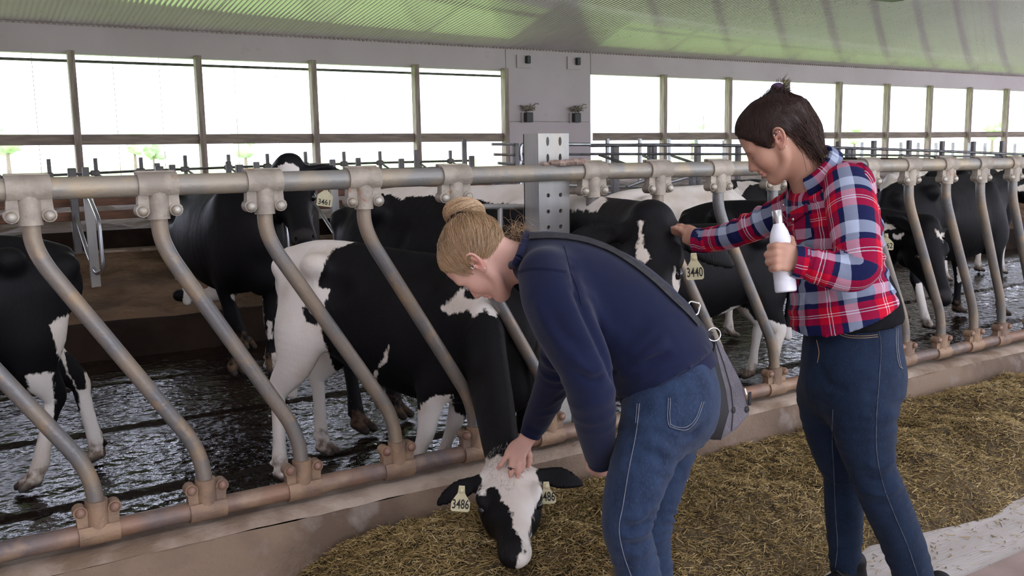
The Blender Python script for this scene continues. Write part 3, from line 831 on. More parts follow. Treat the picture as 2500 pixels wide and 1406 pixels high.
    def mesh(s, smooth=1):
        d = s.d; h = s.h
        g = d < 0
        c = np.zeros(np.array(d.shape) - 1, np.int8)
        for a in (0, 1):
            for b in (0, 1):
                for e in (0, 1):
                    c += g[a:d.shape[0] - 1 + a, b:d.shape[1] - 1 + b, e:d.shape[2] - 1 + e]
        I = np.argwhere((c > 0) & (c < 8))
        corner = np.array([(a, b, e) for a in (0, 1) for b in (0, 1) for e in (0, 1)])
        vals = np.stack([d[I[:, 0] + q[0], I[:, 1] + q[1], I[:, 2] + q[2]] for q in corner], 1)
        acc = np.zeros((len(I), 3)); cnt = np.zeros(len(I))
        for i in range(8):
            for j in range(i + 1, 8):
                if np.abs(corner[i] - corner[j]).sum() != 1: continue
                vi, vj = vals[:, i], vals[:, j]
                mk = (vi < 0) != (vj < 0)
                t = np.where(mk, vi / np.where(mk, vi - vj, 1), 0)
                acc += mk[:, None] * (corner[i] + (corner[j] - corner[i]) * t[:, None]); cnt += mk
        V = s.lo + h * (I + acc / cnt[:, None])
        idx = np.full(c.shape, -1, np.int32); idx[I[:, 0], I[:, 1], I[:, 2]] = np.arange(len(I))
        quads = []
        for ax in range(3):
            u, v = (ax + 1) % 3, (ax + 2) % 3
            sl0 = [slice(1, -1)] * 3; sl1 = [slice(1, -1)] * 3
            sl0[ax] = slice(0, -1); sl1[ax] = slice(1, None)
            g0, g1 = g[tuple(sl0)], g[tuple(sl1)]
            E = np.argwhere(g0 != g1)
            ins = g0[E[:, 0], E[:, 1], E[:, 2]]
            off = np.ones(3, int); off[ax] = 0
            E = E + off
            def cell(du, dv):
                q = E.copy(); q[:, u] -= du; q[:, v] -= dv
                return idx[q[:, 0], q[:, 1], q[:, 2]]
            Q = np.stack([cell(1, 1), cell(0, 1), cell(0, 0), cell(1, 0)], 1)
            Q[~ins] = Q[~ins][:, ::-1]
            quads.append(Q)
        Q = np.concatenate(quads); Q = Q[(Q >= 0).all(1)]
        for _ in range(smooth): V = relax(V, Q, 0.5)
        return V, Q

def relax(V, Q, f=0.5):
    a = np.concatenate([Q[:, [0, 1]], Q[:, [1, 2]], Q[:, [2, 3]], Q[:, [3, 0]]])
    a = np.concatenate([a, a[:, ::-1]])
    n = len(V)
    cnt = np.bincount(a[:, 0], minlength=n)
    A = np.stack([np.bincount(a[:, 0], V[a[:, 1], i], n) for i in range(3)], 1) / np.maximum(cnt, 1)[:, None]
    return V + f * (A - V)

def vnormals(V, Q):
    fn = np.cross(V[Q[:, 2]] - V[Q[:, 0]], V[Q[:, 3]] - V[Q[:, 1]])
    N = np.zeros_like(V)
    for i in range(4):
        for j in range(3): N[:, j] += np.bincount(Q[:, i], fn[:, j], len(V))
    return N / (np.linalg.norm(N, axis=1)[:, None] + 1e-12)

def in_poly_sd(U, poly):
    """signed distance to a polygon in 2-D, positive inside"""
    poly = np.asarray(poly, float); A = poly; Bp = np.roll(poly, -1, 0)
    dm = np.full(len(U), 1e9); ins = np.zeros(len(U), bool)
    for a, b in zip(A, Bp):
        e = b - a; w = U - a
        t = np.clip((w @ e) / (e @ e + 1e-12), 0, 1)
        q = w - t[:, None] * e
        dm = np.minimum(dm, (q * q).sum(1))
        cond = (a[1] <= U[:, 1]) != (b[1] <= U[:, 1])
        with np.errstate(divide='ignore', invalid='ignore'):
            xs_ = a[0] + (U[:, 1] - a[1]) / (b[1] - a[1]) * e[0]
        ins ^= cond & (U[:, 0] < xs_)
    return np.where(ins, 1, -1) * np.sqrt(dm)
# ------------------------------------------------------------------ cows
def hide_mat(name, white=(0.80, 0.74, 0.66), black=(0.006, 0.0055, 0.006), amp=0.03, freq=70):
    M, T, B = new_mat(name); L = T.links.new
    at = nd(T, 'ShaderNodeAttribute', attribute_name='pat')
    ad = nd(T, 'ShaderNodeAttribute', attribute_name='dirt')
    am = nd(T, 'ShaderNodeAttribute', attribute_name='skin')
    tc = nd(T, 'ShaderNodeTexCoord')
    mp = nd(T, 'ShaderNodeMapping'); mp.inputs['Scale'].default_value = (1, 1, 0.45); L(tc.outputs['Object'], mp.inputs['Vector'])
    n = nd(T, 'ShaderNodeTexNoise', Scale=float(freq), Detail=4.0); L(mp.outputs[0], n.inputs['Vector'])
    a = nd(T, 'ShaderNodeMath', operation='MULTIPLY_ADD'); L(n.outputs[0], a.inputs[0]); a.inputs[1].default_value = amp; L(at.outputs['Fac'], a.inputs[2])
    r = nd(T, 'ShaderNodeMapRange'); r.inputs[1].default_value = amp * 0.5 - 0.004; r.inputs[2].default_value = amp * 0.5 + 0.004; L(a.outputs[0], r.inputs[0])
    nw_ = nd(T, 'ShaderNodeTexNoise', Scale=5.0, Detail=5.0); L(tc.outputs['Object'], nw_.inputs['Vector'])
    wm = nd(T, 'ShaderNodeMix', data_type='RGBA'); wm.inputs[6].default_value = (*white, 1); wm.inputs[7].default_value = (white[0] * .84, white[1] * .78, white[2] * .70, 1)
    rw = nd(T, 'ShaderNodeMapRange'); rw.inputs[1].default_value = 0.45; rw.inputs[2].default_value = 0.7; L(nw_.outputs[0], rw.inputs[0]); L(rw.outputs[0], wm.inputs[0])
    c = nd(T, 'ShaderNodeMix', data_type='RGBA'); c.inputs[6].default_value = (*black, 1); L(wm.outputs[2], c.inputs[7]); L(r.outputs[0], c.inputs[0])
    # mud splashes towards the feet
    nm_ = nd(T, 'ShaderNodeTexNoise', Scale=24.0, Detail=5.0); L(tc.outputs['Object'], nm_.inputs['Vector'])
    dm = nd(T, 'ShaderNodeMath', operation='ADD'); L(nm_.outputs[0], dm.inputs[0]); L(ad.outputs['Fac'], dm.inputs[1])
    dr = nd(T, 'ShaderNodeMapRange'); dr.inputs[1].default_value = 0.92; dr.inputs[2].default_value = 1.18; dr.inputs[4].default_value = 0.9; L(dm.outputs[0], dr.inputs[0])
    c2 = nd(T, 'ShaderNodeMix', data_type='RGBA'); c2.inputs[7].default_value = (0.15, 0.095, 0.055, 1); L(dr.outputs[0], c2.inputs[0]); L(c.outputs[2], c2.inputs[6])
    c3 = nd(T, 'ShaderNodeMix', data_type='RGBA'); c3.inputs[7].default_value = (0.035, 0.030, 0.030, 1); L(am.outputs['Fac'], c3.inputs[0]); L(c2.outputs[2], c3.inputs[6])
    L(c3.outputs[2], B.inputs['Base Color'])
    B.inputs['Roughness'].default_value = 0.55
    B.inputs['Specular IOR Level'].default_value = 0.16
    mp2 = nd(T, 'ShaderNodeMapping'); mp2.inputs['Scale'].default_value = (1, 1, 0.3); L(tc.outputs['Object'], mp2.inputs['Vector'])
    nb = nd(T, 'ShaderNodeTexNoise', Scale=150.0, Detail=3.0); L(mp2.outputs[0], nb.inputs['Vector'])
    bpn = nd(T, 'ShaderNodeBump', Strength=0.35, Distance=0.006); L(nb.outputs[0], bpn.inputs['Height']); L(bpn.outputs[0], B.inputs['Normal'])
    return M
m_hide = hide_mat('black and white cow hide')
m_eye = mat('dark wet eye', (0.012, 0.009, 0.008), rough=0.08, spec=0.6)
m_tag = mat('ear tag plastic', (0.72, 0.66, 0.40), (0.64, 0.57, 0.36), scale=20, rough=0.5, bump=0.1)
m_ink = mat('black tag print', (0.02, 0.02, 0.02), rough=0.7)
m_inkp = mat('faded tag print', (0.42, 0.38, 0.25), rough=0.7)

def text_mesh(txt, size):
    cu = bpy.data.curves.new('tmp', 'FONT'); cu.body = txt; cu.size = size; cu.align_x = 'CENTER'; cu.align_y = 'CENTER'
    cu.resolution_u = 3; cu.offset = size * 0.012
    o = bpy.data.objects.new('tmp', cu); COL.objects.link(o)
    dg = bpy.context.evaluated_depsgraph_get(); dg.update()
    me = o.evaluated_get(dg).to_mesh()
    V = np.array([v.co[:] for v in me.vertices]); Fc = [tuple(p.vertices) for p in me.polygons]
    o.evaluated_get(dg).to_mesh_clear()
    bpy.data.objects.remove(o); bpy.data.curves.remove(cu)
    return V, Fc

def ear_tag(parent, Minv, top, down, face, num, w=0.075, h=0.10, narrow=0.82, stud=True):
    """plate hanging from 'top' along 'down', its printed side towards 'face' (all world space)"""
    down = nrm(down); face = nrm(np.asarray(face) - down * (np.asarray(face) @ down)); right = np.cross(face, -down) * -1.0
    right = np.cross(-down, face)      # viewer's right when looking against face
    top = np.asarray(top, float)
    poly = [(-0.010, 0.016), (0.010, 0.016), (0.013, -0.012), (w / 2 * narrow, -0.034), (w / 2, -0.045), (w / 2, -h + 0.006), (w / 2 - 0.006, -h), (-w / 2 + 0.006, -h), (-w / 2, -h + 0.006), (-w / 2, -0.045), (-w / 2 * narrow, -0.034), (-0.013, -0.012)]
    mb = MB(); mb.prism(poly, top, right, -down, face * 0.003)
    if stud: mb.ball(top + face * 0.003, 0.011, 8, 6)
    def loc(V): return (np.asarray(V) - Minv[1]) @ Minv[0].T
    V = loc(mb.v)
    o = mesh_obj('ear_tag', V, mb.f, m_tag, parent, smooth=False, world=False)
    tv, tf = text_mesh(num, 0.042)
    sx = min(1.0, (w * 0.88) / (np.ptp(tv[:, 0]) + 1e-6))
    Pn = top + down * (h - 0.026) + face * 0.0042 + tv[:, :1] * right * sx + tv[:, 1:2] * (-down) * 1.15
    q = mesh_obj('tag_number', loc(Pn), tf, m_ink, o, smooth=False, world=False)
    tv, tf = text_mesh('DAIRY', 0.012)
    return o

def cow(label, x, y, fwd, s=1.0, h=0.014, tilt=0.0, head=None, feet=None, white=(), tags=(), tail=True, lie=False, group='cows in the barn', ears=None, neckmid=None, udder=0.0, dirt=1.0, tuft=False, rnd=0, ear_r=1.0, neck_r=1.0, slim=1.0, z0=0.0, extra=(), earwax=(.75, -.35), hw=1.0, muz_skin=1.0):
    """white: list of ('p', depth, [pixels]) or ('e', centre, radii) in cow space, prefix '-' paints black again; applied in order"""
    f2 = np.array([fwd[0], fwd[1], 0.0]); f2 /= np.linalg.norm(f2)
    Rm = np.stack([f2, [-f2[1], f2[0], 0], [0, 0, 1]], 1)     # columns: cow axes in the world
    O = np.array([x, y, z0])
    def lo(P): return (np.asarray(P, float) - O) @ Rm          # world -> cow space (metres)
    def T3(p):                                                  # template -> cow space
        return np.array([p[0] * s, p[1] * s, (p[2] - tilt * (p[0] + 0.6)) * s])
    down = -0.50 if lie else 0.0
    def row(p, rw, rh):
        q = T3((p[0], p[1], p[2] + down)); return [*q, rw * s * slim if abs(p[1]) < 1e-6 else rw * s, rh * s]
    if head is None: head = dict(poll=T3((1.05, 0, 1.32)) , dir=(0.75, 0, -0.65), up=(0.65, 0, 0.75))
    poll = np.array(head['poll'], float); hd = nrm(head['dir']); up = np.array(head['up'], float); up = nrm(up - hd * (up @ hd)); sd = np.cross(up, hd)   # sd: cow's left
    hs = head.get('s', s)
    pts = [lo(r[:3]) for ch in extra for r in ch] + [T3((-1.0, -0.55, -0.02)), T3((0.85, 0.55, 1.42)), poll - 0.32 * hs, poll + 0.32 * hs, poll + hd * 0.55 * hs - 0.12 * hs, poll + hd * 0.55 * hs + 0.12 * hs]
    lo_, hi_ = np.min(pts, 0), np.max(pts, 0); lo_[2] = max(lo_[2], -0.06) if lie or True else lo_[2]
    F = Field(lo_, hi_, h)
    Yv = (0, 1, 0)
    F.chain([row((-.70, 0, 1.00), .11, .15), row((-.56, 0, .985), .185, .235), row((-.38, 0, .945), .215, .285), row((-.15, 0, .90), .24, .325), row((.10, 0, .875), .25, .345), row((.32, 0, .885), .22, .335), row((.50, 0, .905), .165, .285), row((.61, 0, .90), .10, .20)], side=Yv, k=0.05)
    F.chain([row((-.74, 0, 1.14), .035, .035), row((-.45, 0, 1.20), .045, .045), row((-.1, 0, 1.205), .05, .05), row((.25, 0, 1.205), .055, .06), row((.45, 0, 1.185), .05, .07)], side=Yv, k=0.07)
    for sg in (-1, 1):
        F.ell(T3((-.42, sg * .185, 1.15 + down)), np.array([.075, .06, .06]) * s, k=0.07)
        F.ell(T3((-.715, sg * .10, 1.09 + down)), np.array([.05, .045, .05]) * s, k=0.06)
        F.ell(T3((.38, sg * .14, 1.0 + down)), np.array([.10, .065, .20]) * s, k=0.08)
        F.ell(T3((-.27, sg * .235, 1.06 + down)), np.array([.085, .05, .07]) * s, k=0.06, op='sub')
    F.ell(T3((.57, 0, .68 + down)), np.array([.12, .08, .13]) * s, k=0.08)
    if udder: F.ell(T3((-.42, 0, .60 + down)), np.array([.15, .12, .13]) * s * udder, k=0.05)
    # legs
    feet = feet or {}
    dft = dict(hl=(-.57, .15), hr=(-.57, -.15), fl=(.43, .14), fr=(.43, -.14))
    hoofs = []
    for key, (fx, fy) in dft.items():
        sg = 1 if key[1] == 'l' else -1
        tgt = feet.get(key)
        if lie or tgt is False: continue
        dz = 0.0
        if tgt is None: sh = np.zeros(2)
        else:
            tw = lo([tgt[0], tgt[1], 0.0]); sh = tw[:2] - np.array([fx, fy]) * s
            dz = tgt[2] if len(tgt) > 2 else 0.0
        ztop = 0.95
        def leg(px_, py_, pz, rw, rh):
            q = T3((px_, py_ * 1.0, pz)); wgt = max(0.0, 1 - pz / ztop)
            if pz < 0.9: q[2] = pz * s - tilt * (px_ + .6) * s * (pz / 0.9)
            q[:2] += sh * wgt; q[2] += dz * wgt
            return [*q, rw * s, rh * s]
        if key[0] == 'h':
            y0 = sg * .15
            F.chain([leg(-.50, sg * .11, .98, .09, .19), leg(-.525, sg * .155, .78, .088, .165), leg(-.555, sg * .16, .62, .062, .105), leg(-.655, y0, .47, .037, .060), leg(-.645, y0, .38, .031, .042), leg(-.622, y0, .22, .030, .036), leg(-.612, y0, .13, .036, .042), leg(-.595, y0, .085, .034, .038)], side=Yv, k=0.05)
            hf = leg(-.565, y0, .042, .045, .06)
        else:
            y0 = sg * .14
            F.chain([leg(.42, sg * .12, .96, .065, .15), leg(.44, sg * .155, .76, .07, .125), leg(.38, sg * .16, .62, .058, .085), leg(.385, sg * .15, .50, .045, .058), leg(.402, y0, .375, .041, .046), leg(.40, y0, .30, .031, .036), leg(.398, y0, .19, .029, .032), leg(.398, y0, .125, .036, .040), leg(.408, y0, .08, .033, .036)], side=Yv, k=0.05)
            hf = leg(.43, y0, .042, .045, .06)
        for q in (-1, 1):
            c = np.array(hf[:3]); c[1] += q * .024 * s
            F.chain([[c[0] - .03 * s, c[1], c[2] + .02 * s, .026 * s, .035 * s], [c[0] + .045 * s, c[1] + q * .006 * s, c[2] - .012 * s, .022 * s, .02 * s]], side=Yv, k=0.012, smooth=False)
        # dewclaws
        for q in (-1, 1):
            F.ell([hf[0] - .065 * s, hf[1] + q * .022 * s, hf[2] + .065 * s], .014 * s, k=0.01)
        hoofs.append(hf)
    if lie:
        F.ell(T3((0, 0, .35)), np.array([.75, .34, .28]) * s, k=0.1)
        for sg in (-1, 1):
            F.chain([[*T3((.40, sg * .2, .25)), .08 * s, .08 * s], [*T3((.72, sg * .22, .12)), .05 * s, .05 * s], [*T3((.55, sg * .25, .06)), .04 * s, .04 * s]], k=0.05)
        sg = -1 if rnd % 2 else 1
        F.chain([[*T3((-.45, sg * .25, .42)), .15 * s, .17 * s], [*T3((-.2, sg * .38, .24)), .10 * s, .12 * s], [*T3((-.45, sg * .46, .10)), .05 * s, .06 * s], [*T3((-.22, sg * .5, .06)), .035 * s, .04 * s], [*T3((-.1, sg * .5, .05)), .045 * s, .045 * s]], k=0.05)
    # neck
    nb = T3((.40, 0, 1.0 + down)); ne = poll - up * 0.085 * hs + hd * 0.02 * hs
    md = (nb * 0.48 + ne * 0.52) if neckmid is None else np.array(neckmid)
    dv = nrm(ne - nb)
    nr = s * neck_r
    F.chain([[*(nb - dv * .08), .115 * s, .25 * s], [*(nb * .7 + md * .3), .12 * nr, .215 * nr], [*md, .09 * nr, .16 * nr], [*ne, .075 * hs, .105 * hs]], side=sd * 0.5 + np.array([0, 0.5, 0]) if abs(sd[1]) > 0.3 else Yv, k=0.08)
    # head
    def H(t, u, v=0.0): return poll + (hd * t + up * u + sd * v) * hs
    def hrow(t, rw, rh): return [*H(t, -rh), rw * hs, rh * hs]
    hrw = lambda t, rw, rh: hrow(t, rw * (1 + (hw - 1) * max(0.25, 1 - t * 1.6)), rh)
    F.chain([hrw(0.0, .088, .085), hrw(.07, .104, .115), hrw(.16, .106, .130), hrw(.24, .084, .112), hrw(.32, .066, .090), hrw(.40, .064, .075), hrw(.455, .066, .064), hrw(.485, .055, .050)], side=sd, k=0.04)
    HR = np.stack([hd, sd, up], 1)
    F.ell(H(.0, -.02), np.array([.05, .06, .05]) * hs, HR, k=0.05)
    for sg in (-1, 1):
        F.ell(H(.15, -.045, sg * hw * .088), np.array([.05, .025, .03]) * hs, HR, k=0.03)
        F.ell(H(.20, -.075, sg * hw * .108), np.array([.03, .016, .022]) * hs, HR, k=0.015, op='sub')
        F.ell(H(.12, -.21, sg * hw * .05), np.array([.085, .025, .05]) * hs, HR, k=0.05)
        F.ell(H(.482, -.035, sg * .036), np.array([.018, .011, .016]) * hs, HR, k=0.01, op='sub')
        # ear
        ed = (ears or {}).get(sg, (sg * .93, -.30, -.12))       # side, up, along the face
        e = nrm(sd * ed[0] + up * ed[1] + hd * ed[2])
        b = H(.03, -.055, sg * hw * .075)
        wax = nrm(np.cross(e, up * 0.6 + hd * 0.8)); wax = nrm(np.cross(e, wax)) if abs(wax @ up) > 0.8 else wax
        wx_ = up * earwax[0] + hd * earwax[1]; wax = nrm(wx_ - e * (wx_ @ e))
        lr = .205 * hs * ear_r
        rmin = max(.011 * hs, h * 0.85)
        F.chain([[*b, .026 * hs, .026 * hs], [*(b + e * lr * .25), .036 * hs, .024 * hs], [*(b + e * lr * .5 - up * .004), .052 * hs, max(.014 * hs, rmin)], [*(b + e * lr * .75 - up * .012), .045 * hs, rmin], [*(b + e * lr - up * .03), .016 * hs, rmin]], side=wax, k=0.03)
        fr = nrm(np.cross(wax, e)); fr = fr if fr @ hd > 0 else -fr
        F.ell(b + e * lr * .55 + fr * .022 * hs, np.array([lr * .34, .034 * hs, .016 * hs]), np.stack([e, wax, fr], 1), k=0.012, op='sub')
    if tail and not lie:
        F.chain([[*T3((-.73, 0, 1.13 + down)), .035 * s, .035 * s], [*T3((-.80, 0, 1.0 + down)), .025 * s, .025 * s], [*T3((-.80, .02, .72 + down)), .018 * s, .018 * s], [*T3((-.79, .02, max(.5 + down, .1))), .02 * s, .03 * s], [*T3((-.79, .02, max(.36 + down, .06))), .03 * s, .04 * s]], k=0.03)
    for ch in extra: F.chain([[*lo(r[:3]), r[3], r[4]] for r in ch], k=0.04)
    F.plane_cut((0, 0, -0.012), (0, 0, -1))
    V, Q = F.mesh(1)
    # hide pattern: signed distance to white, in metres
    Vw = V @ Rm.T + O
    N = vnormals(V, Q)
    V = V + N * (0.004 * vnoise(V, 6, 3))[:, None]
    jit = 0.012 * vnoise(V, 26, 2)
    pat = np.full(len(V), -0.2)
    for it in white:
        typ = it[0]
        if typ.endswith('p'):
            dep, poly = it[1], it[2]; rng_ = it[3] if len(it) > 3 else 9.0
            pc = np.mean([atD(a, b, dep) for a, b in poly], 0)
            n = nrm(CAM - pc); ua = nrm(np.cross((0, 0, 1), n)); ub = np.cross(n, ua)
            # the patch outline lies on a plane through the hide; it is laid onto the skin along that plane's normal
            PP = [atD(a, b, dep) for a, b in poly]
            P2 = np.array([((p - pc) @ ua, (p - pc) @ ub) for p in PP])
            U2 = np.stack([(Vw - pc) @ ua, (Vw - pc) @ ub], 1)
            sdv = in_poly_sd(U2, P2) + jit
            sdv = np.where(np.abs((Vw - pc) @ n) < rng_, sdv, -0.2)
        elif typ.endswith('e'):
            c, r = np.array(it[1]) * s, np.array(it[2]) * s
            sdv = (1 - np.linalg.norm((V - c) / r, axis=1)) * r.min() + jit * 2
        elif typ.endswith('z'):     # everything below a height
            sdv = it[1] * s - V[:, 2] + jit * 3
        elif typ.endswith('h'):     # head space: t, u, v, radii
            c = H(*it[1]); q = (V - c) @ HR / (np.array(it[2]) * hs)
            sdv = (1 - np.linalg.norm(q, axis=1)) * min(it[2]) * hs + jit
        pat = np.minimum(pat, -sdv) if typ[0] == '-' else np.maximum(pat, sdv)
    dz_ = np.clip((0.34 * s - V[:, 2]) / (0.34 * s), 0, 1) ** 1.3 * 0.8 * dirt
    if lie: dz_ *= 0.6
    hq = (V - H(.25, -.1)) @ HR / (np.array([.42, .26, .22]) * hs)
    dz_ = dz_ * np.clip((np.linalg.norm(hq, axis=1) - .85) * 3, 0, 1)
    mz = (V - H(.47, -.05)) @ HR / (np.array([.05, .075, .07]) * hs)
    skin = np.clip((1 - np.linalg.norm(mz, axis=1)) * 4, 0, 1) * muz_skin
    if hoofs:
        skin = np.maximum(skin, np.clip((0.062 * s - V[:, 2]) / 0.02, 0, 1) * 0.8)
    o = mesh_obj('cow', V, Q, m_hide, None, world=False, attrs=dict(pat=(pat, 'FLOAT'), dirt=(dz_, 'FLOAT'), skin=(skin, 'FLOAT')))
    mw = Matrix.Identity(4)
    for i in range(3):
        for j in range(3): mw[i][j] = Rm[i, j]
        mw[i][3] = O[i]
    o.matrix_world = mw
    tag(o, label, 'cow', group)
    for sg in (-1, 1):
        mb = MB(); mb.ball(H(.197, -.072, sg * hw * .088), .021 * hs, 12, 8)
        mesh_obj('eye', mb.v, mb.f, m_eye, o, world=False)
    Minv = (Rm.T, O)
    info = dict(o=o, Minv=Minv, H=lambda *a: H(*a) @ Rm.T + O, hd=Rm @ hd, up=Rm @ up, sd=Rm @ sd, V=Vw, Q=Q, pat=pat, N=N @ Rm.T)
    for tg in tags:
        ear_tag(o, Minv, *tg)
    return info
# ------------------------------------------------------------------ the herd
def cdir(v, fwd):
    """world vector -> cow space"""
    f2 = np.array([fwd[0], fwd[1], 0.0]); f2 /= np.linalg.norm(f2)
    return np.array([v @ f2, v @ np.array([-f2[1], f2[0], 0]), v[2]])
def cpt(P, x, y, fwd, z0=0.0): return cdir(np.asarray(P, float) - np.array([x, y, z0]), fwd)
def head_at(poll, muzzle, upw, x, y, fwd, s, z0=0.0):
    p, m_ = np.array(poll, float), np.array(muzzle, float)
    d = nrm(m_ - p)
    return dict(poll=cpt(p, x, y, fwd, z0), dir=cdir(d, fwd), up=cdir(np.array(upw, float), fwd), s=s)
tocam = lambda P: nrm(CAM - np.asarray(P))

# 1: the one being petted, head through the barrier
hx, hy, hf = 1.81, 3.76, (0.5, -0.87)
poll, muz = atD(1236, 1132, 3.34), atD(1259, 1370, 2.99)
WH = [('p', 4.3, [(887, 565), (887, 584), (809, 615), (778, 690), (782, 708), (806, 711), (797, 739), (780, 790), (797, 850), (816, 906), (840, 918), (884, 937), (905, 975), (880, 1010), (900, 1300), (560, 1300), (560, 540), (887, 540)]),
      ('-p', 4.2, [(738, 751), (747, 745), (775, 780), (772, 795), (748, 785)]),
      ('p', 4.0, [(949, 843), (946, 880), (926, 900), (917, 936), (907, 936), (909, 915), (929, 885), (939, 860)]),
      ('p', 3.95, [(1078, 751), (1119, 714), (1147, 699), (1131, 723), (1147, 730), (1180, 726), (1212, 745), (1212, 775), (1180, 757), (1156, 776), (1143, 757), (1119, 764), (1094, 767)]),
      ('p', 3.9, [(967, 1017), (995, 1005), (1026, 999), (1032, 980), (1069, 962), (1103, 968), (1112, 999), (1137, 1005), (1150, 1060), (1150, 1400), (940, 1400), (950, 1060)], 0.55),
      ('-p', 3.9, [(1103, 968), (1140, 1010), (1125, 1002), (1108, 985)]), ('-p', 3.9, [(985, 1066), (1003, 1080), (1000, 1102), (985, 1112), (972, 1090)]),
      ('p', 3.15, [(1130, 1147), (1180, 1112), (1196, 1120), (1215, 1108), (1240, 1118), (1290, 1100), (1315, 1128), (1308, 1150), (1345, 1200), (1330, 1260), (1330, 1400), (1200, 1400), (1130, 1200)], 0.42),
      ('-p', 3.15, [(1120, 1190), (1153, 1194), (1188, 1213), (1186, 1192), (1201, 1181), (1215, 1195), (1226, 1221), (1244, 1237), (1252, 1266), (1257, 1285), (1266, 1310), (1271, 1339), (1262, 1352), (1262, 1400), (1180, 1400), (1100, 1220)], 0.42),
      ('-p', 3.15, [(1335, 1178), (1322, 1205), (1303, 1250), (1293, 1310), (1303, 1340), (1350, 1330), (1370, 1200)], 0.42),
      ('-p', 3.25, [(1040, 1150), (1140, 1140), (1168, 1152), (1178, 1172), (1172, 1200), (1150, 1215), (1140, 1250), (1040, 1250)], 0.4), ('-p', 3.3, [(1322, 1140), (1420, 1150), (1420, 1240), (1340, 1215), (1318, 1172)], 0.4)]
hero = cow('black cow with white rump, its white-blazed head through the bars being petted', hx, hy, hf, s=0.905, h=0.0085, tilt=0.10,
           head=head_at(poll, muz, nrm(CAM - poll) * 1.0 + np.array([0, 0, 0.1]), hx, hy, hf, 0.79), feet=dict(hr=(1.31, 4.09), hl=(1.62, 4.36), fr=(1.70, 3.58), fl=(1.93, 3.72)),
           white=WH, neckmid=cpt([1.87, 3.17, 0.70], hx, hy, hf), ears={1: (.93, -.05, .16), -1: (-.93, -.16, .22)}, neck_r=0.98, ear_r=1.12, earwax=(.35, -.85), hw=1.42, muz_skin=.25)

# 2: black cow at the left edge, hindquarters in view, walking out of the frame
px2 = [(133, 815), (170, 790), (205, 800), (214, 860), (236, 880), (252, 1140), (200, 1140), (196, 1010), (188, 950), (150, 880)]
cow('black cow with white hind legs, cut off by the left edge of the photo', -0.14, 4.57, (-0.96, -0.26), s=0.95, h=0.012, tail=False,
    feet=dict(hl=(.30, 4.68), hr=(.63, 4.93)), head=None,
    white=[('p', 4.9, px2), ('-p', 4.9, [(157, 862), (185, 855), (206, 900), (208, 948), (190, 945), (170, 915)]), ('p', 4.7, [(68, 935), (126, 925), (130, 1010), (115, 1230), (40, 1230), (70, 1000)])])

# 3: the cow facing the camera behind the white rump
p3, m3 = atD(706, 392, 6.05), atD(748, 592, 5.72)
f3 = (0.12, -1.0); x3, y3 = 1.80, 6.72
c3 = cow('black cow facing us with a white star on its forehead, ear tag 3461', x3, y3, f3, s=1.08, h=0.012,
    head=head_at(p3, m3, nrm(CAM - p3) + np.array([0.1, 0, 0.35]), x3, y3, f3, 1.26), feet=dict(fl=(1.98, 6.30), fr=(1.76, 6.42), hl=(2.1, 7.25), hr=False),
    ears={1: (.98, -.12, .1), -1: (-.98, -.12, .1)}, slim=1.12,
    extra=[[[*atD(574, 640, 7.4), .16, .16], [*atD(556, 686, 7.4), .13, .12], [*atD(532, 712, 7.4), .085, .075], [*atD(500, 720, 7.4), .052, .048], [*atD(468, 716, 7.4), .04, .036], [*atD(446, 718, 7.4), .046, .042], [*atD(436, 722, 7.4), .05, .045]]],
    white=[('p', 6.0, [(679, 406), (691, 403), (701, 396), (706, 399), (718, 401), (730, 411), (728, 428), (689, 430)], 0.3),
           ('p', 7.3, [(446, 690), (490, 690), (520, 640), (545, 640), (566, 735), (500, 760), (446, 745)], 0.6),
           ('p', 6.4, [(562, 722), (600, 715), (640, 730), (646, 800), (650, 960), (600, 960), (606, 765)], 0.5),
           ('p', 6.2, [(650, 780), (664, 786), (666, 830), (652, 832)], 0.4), ('p', 6.2, [(668, 776), (696, 772), (700, 850), (690, 838)], 0.4), ('p', 6.2, [(662, 862), (688, 856), (690, 900), (664, 908)], 0.4)])
def hang_tag(c, px_, py_, d, num, w=0.075, h=0.1, tilt=0.0, stud=True):
    P = atD(px_, py_, d)
    ear_tag(c['o'], c['Minv'], P, np.array([0, 0, -1.0]) + RT * tilt, nrm(CAM - P) * [1, 1, 0.2], num, w, h, stud=stud)
hang_tag(c3, 796, 461, 5.90, '3461', .098, .112, -0.16)
hang_tag(c3, 622, 466, 5.95, '3461', .098, .112, 0.1)
hang_tag(hero, 1127, 1196, 3.23, '3486', .066, .078, -0.10)
hang_tag(hero, 1334, 1186, 3.30, '3486', .062, .066, 0.05)

# 4: the cow whose head the other woman strokes
x4, y4, f4 = 2.33, 4.12, (0.42, -0.91)
p4, m4 = atD(1590, 521, 3.52), atD(1585, 742, 3.30)
c4 = cow('black cow with ear tag 3440 and narrow blaze, stroked by the woman in plaid', x4, y4, f4, s=1.07, h=0.0095,
    head=head_at(p4, m4, nrm(CAM - p4) + np.array([0.0, 0, 0.45]), x4, y4, f4, 1.12), feet={}, neckmid=cpt([2.46, 3.18, 1.15], x4, y4, f4),
    ears={1: (.86, -.46, .2), -1: (-.95, -.16, .1)}, ear_r=1.15, earwax=(.4, -.75),
    white=[('p', 3.4, [(1560, 541), (1574, 540), (1568, 553), (1564, 569), (1571, 593), (1579, 613), (1586, 630), (1575, 642), (1554, 634), (1555, 600), (1560, 579), (1562, 560)], 0.3),
           ('p', 3.7, [(1648, 655), (1660, 690), (1680, 725), (1662, 740), (1640, 700)], 0.35),
           ('p', 5.0, [(900, 440), (915, 468), (975, 478), (985, 492), (1005, 477), (1060, 478), (1100, 488), (1150, 486), (1222, 497), (1334, 507), (1400, 510), (1400, 440)], 1.2)])
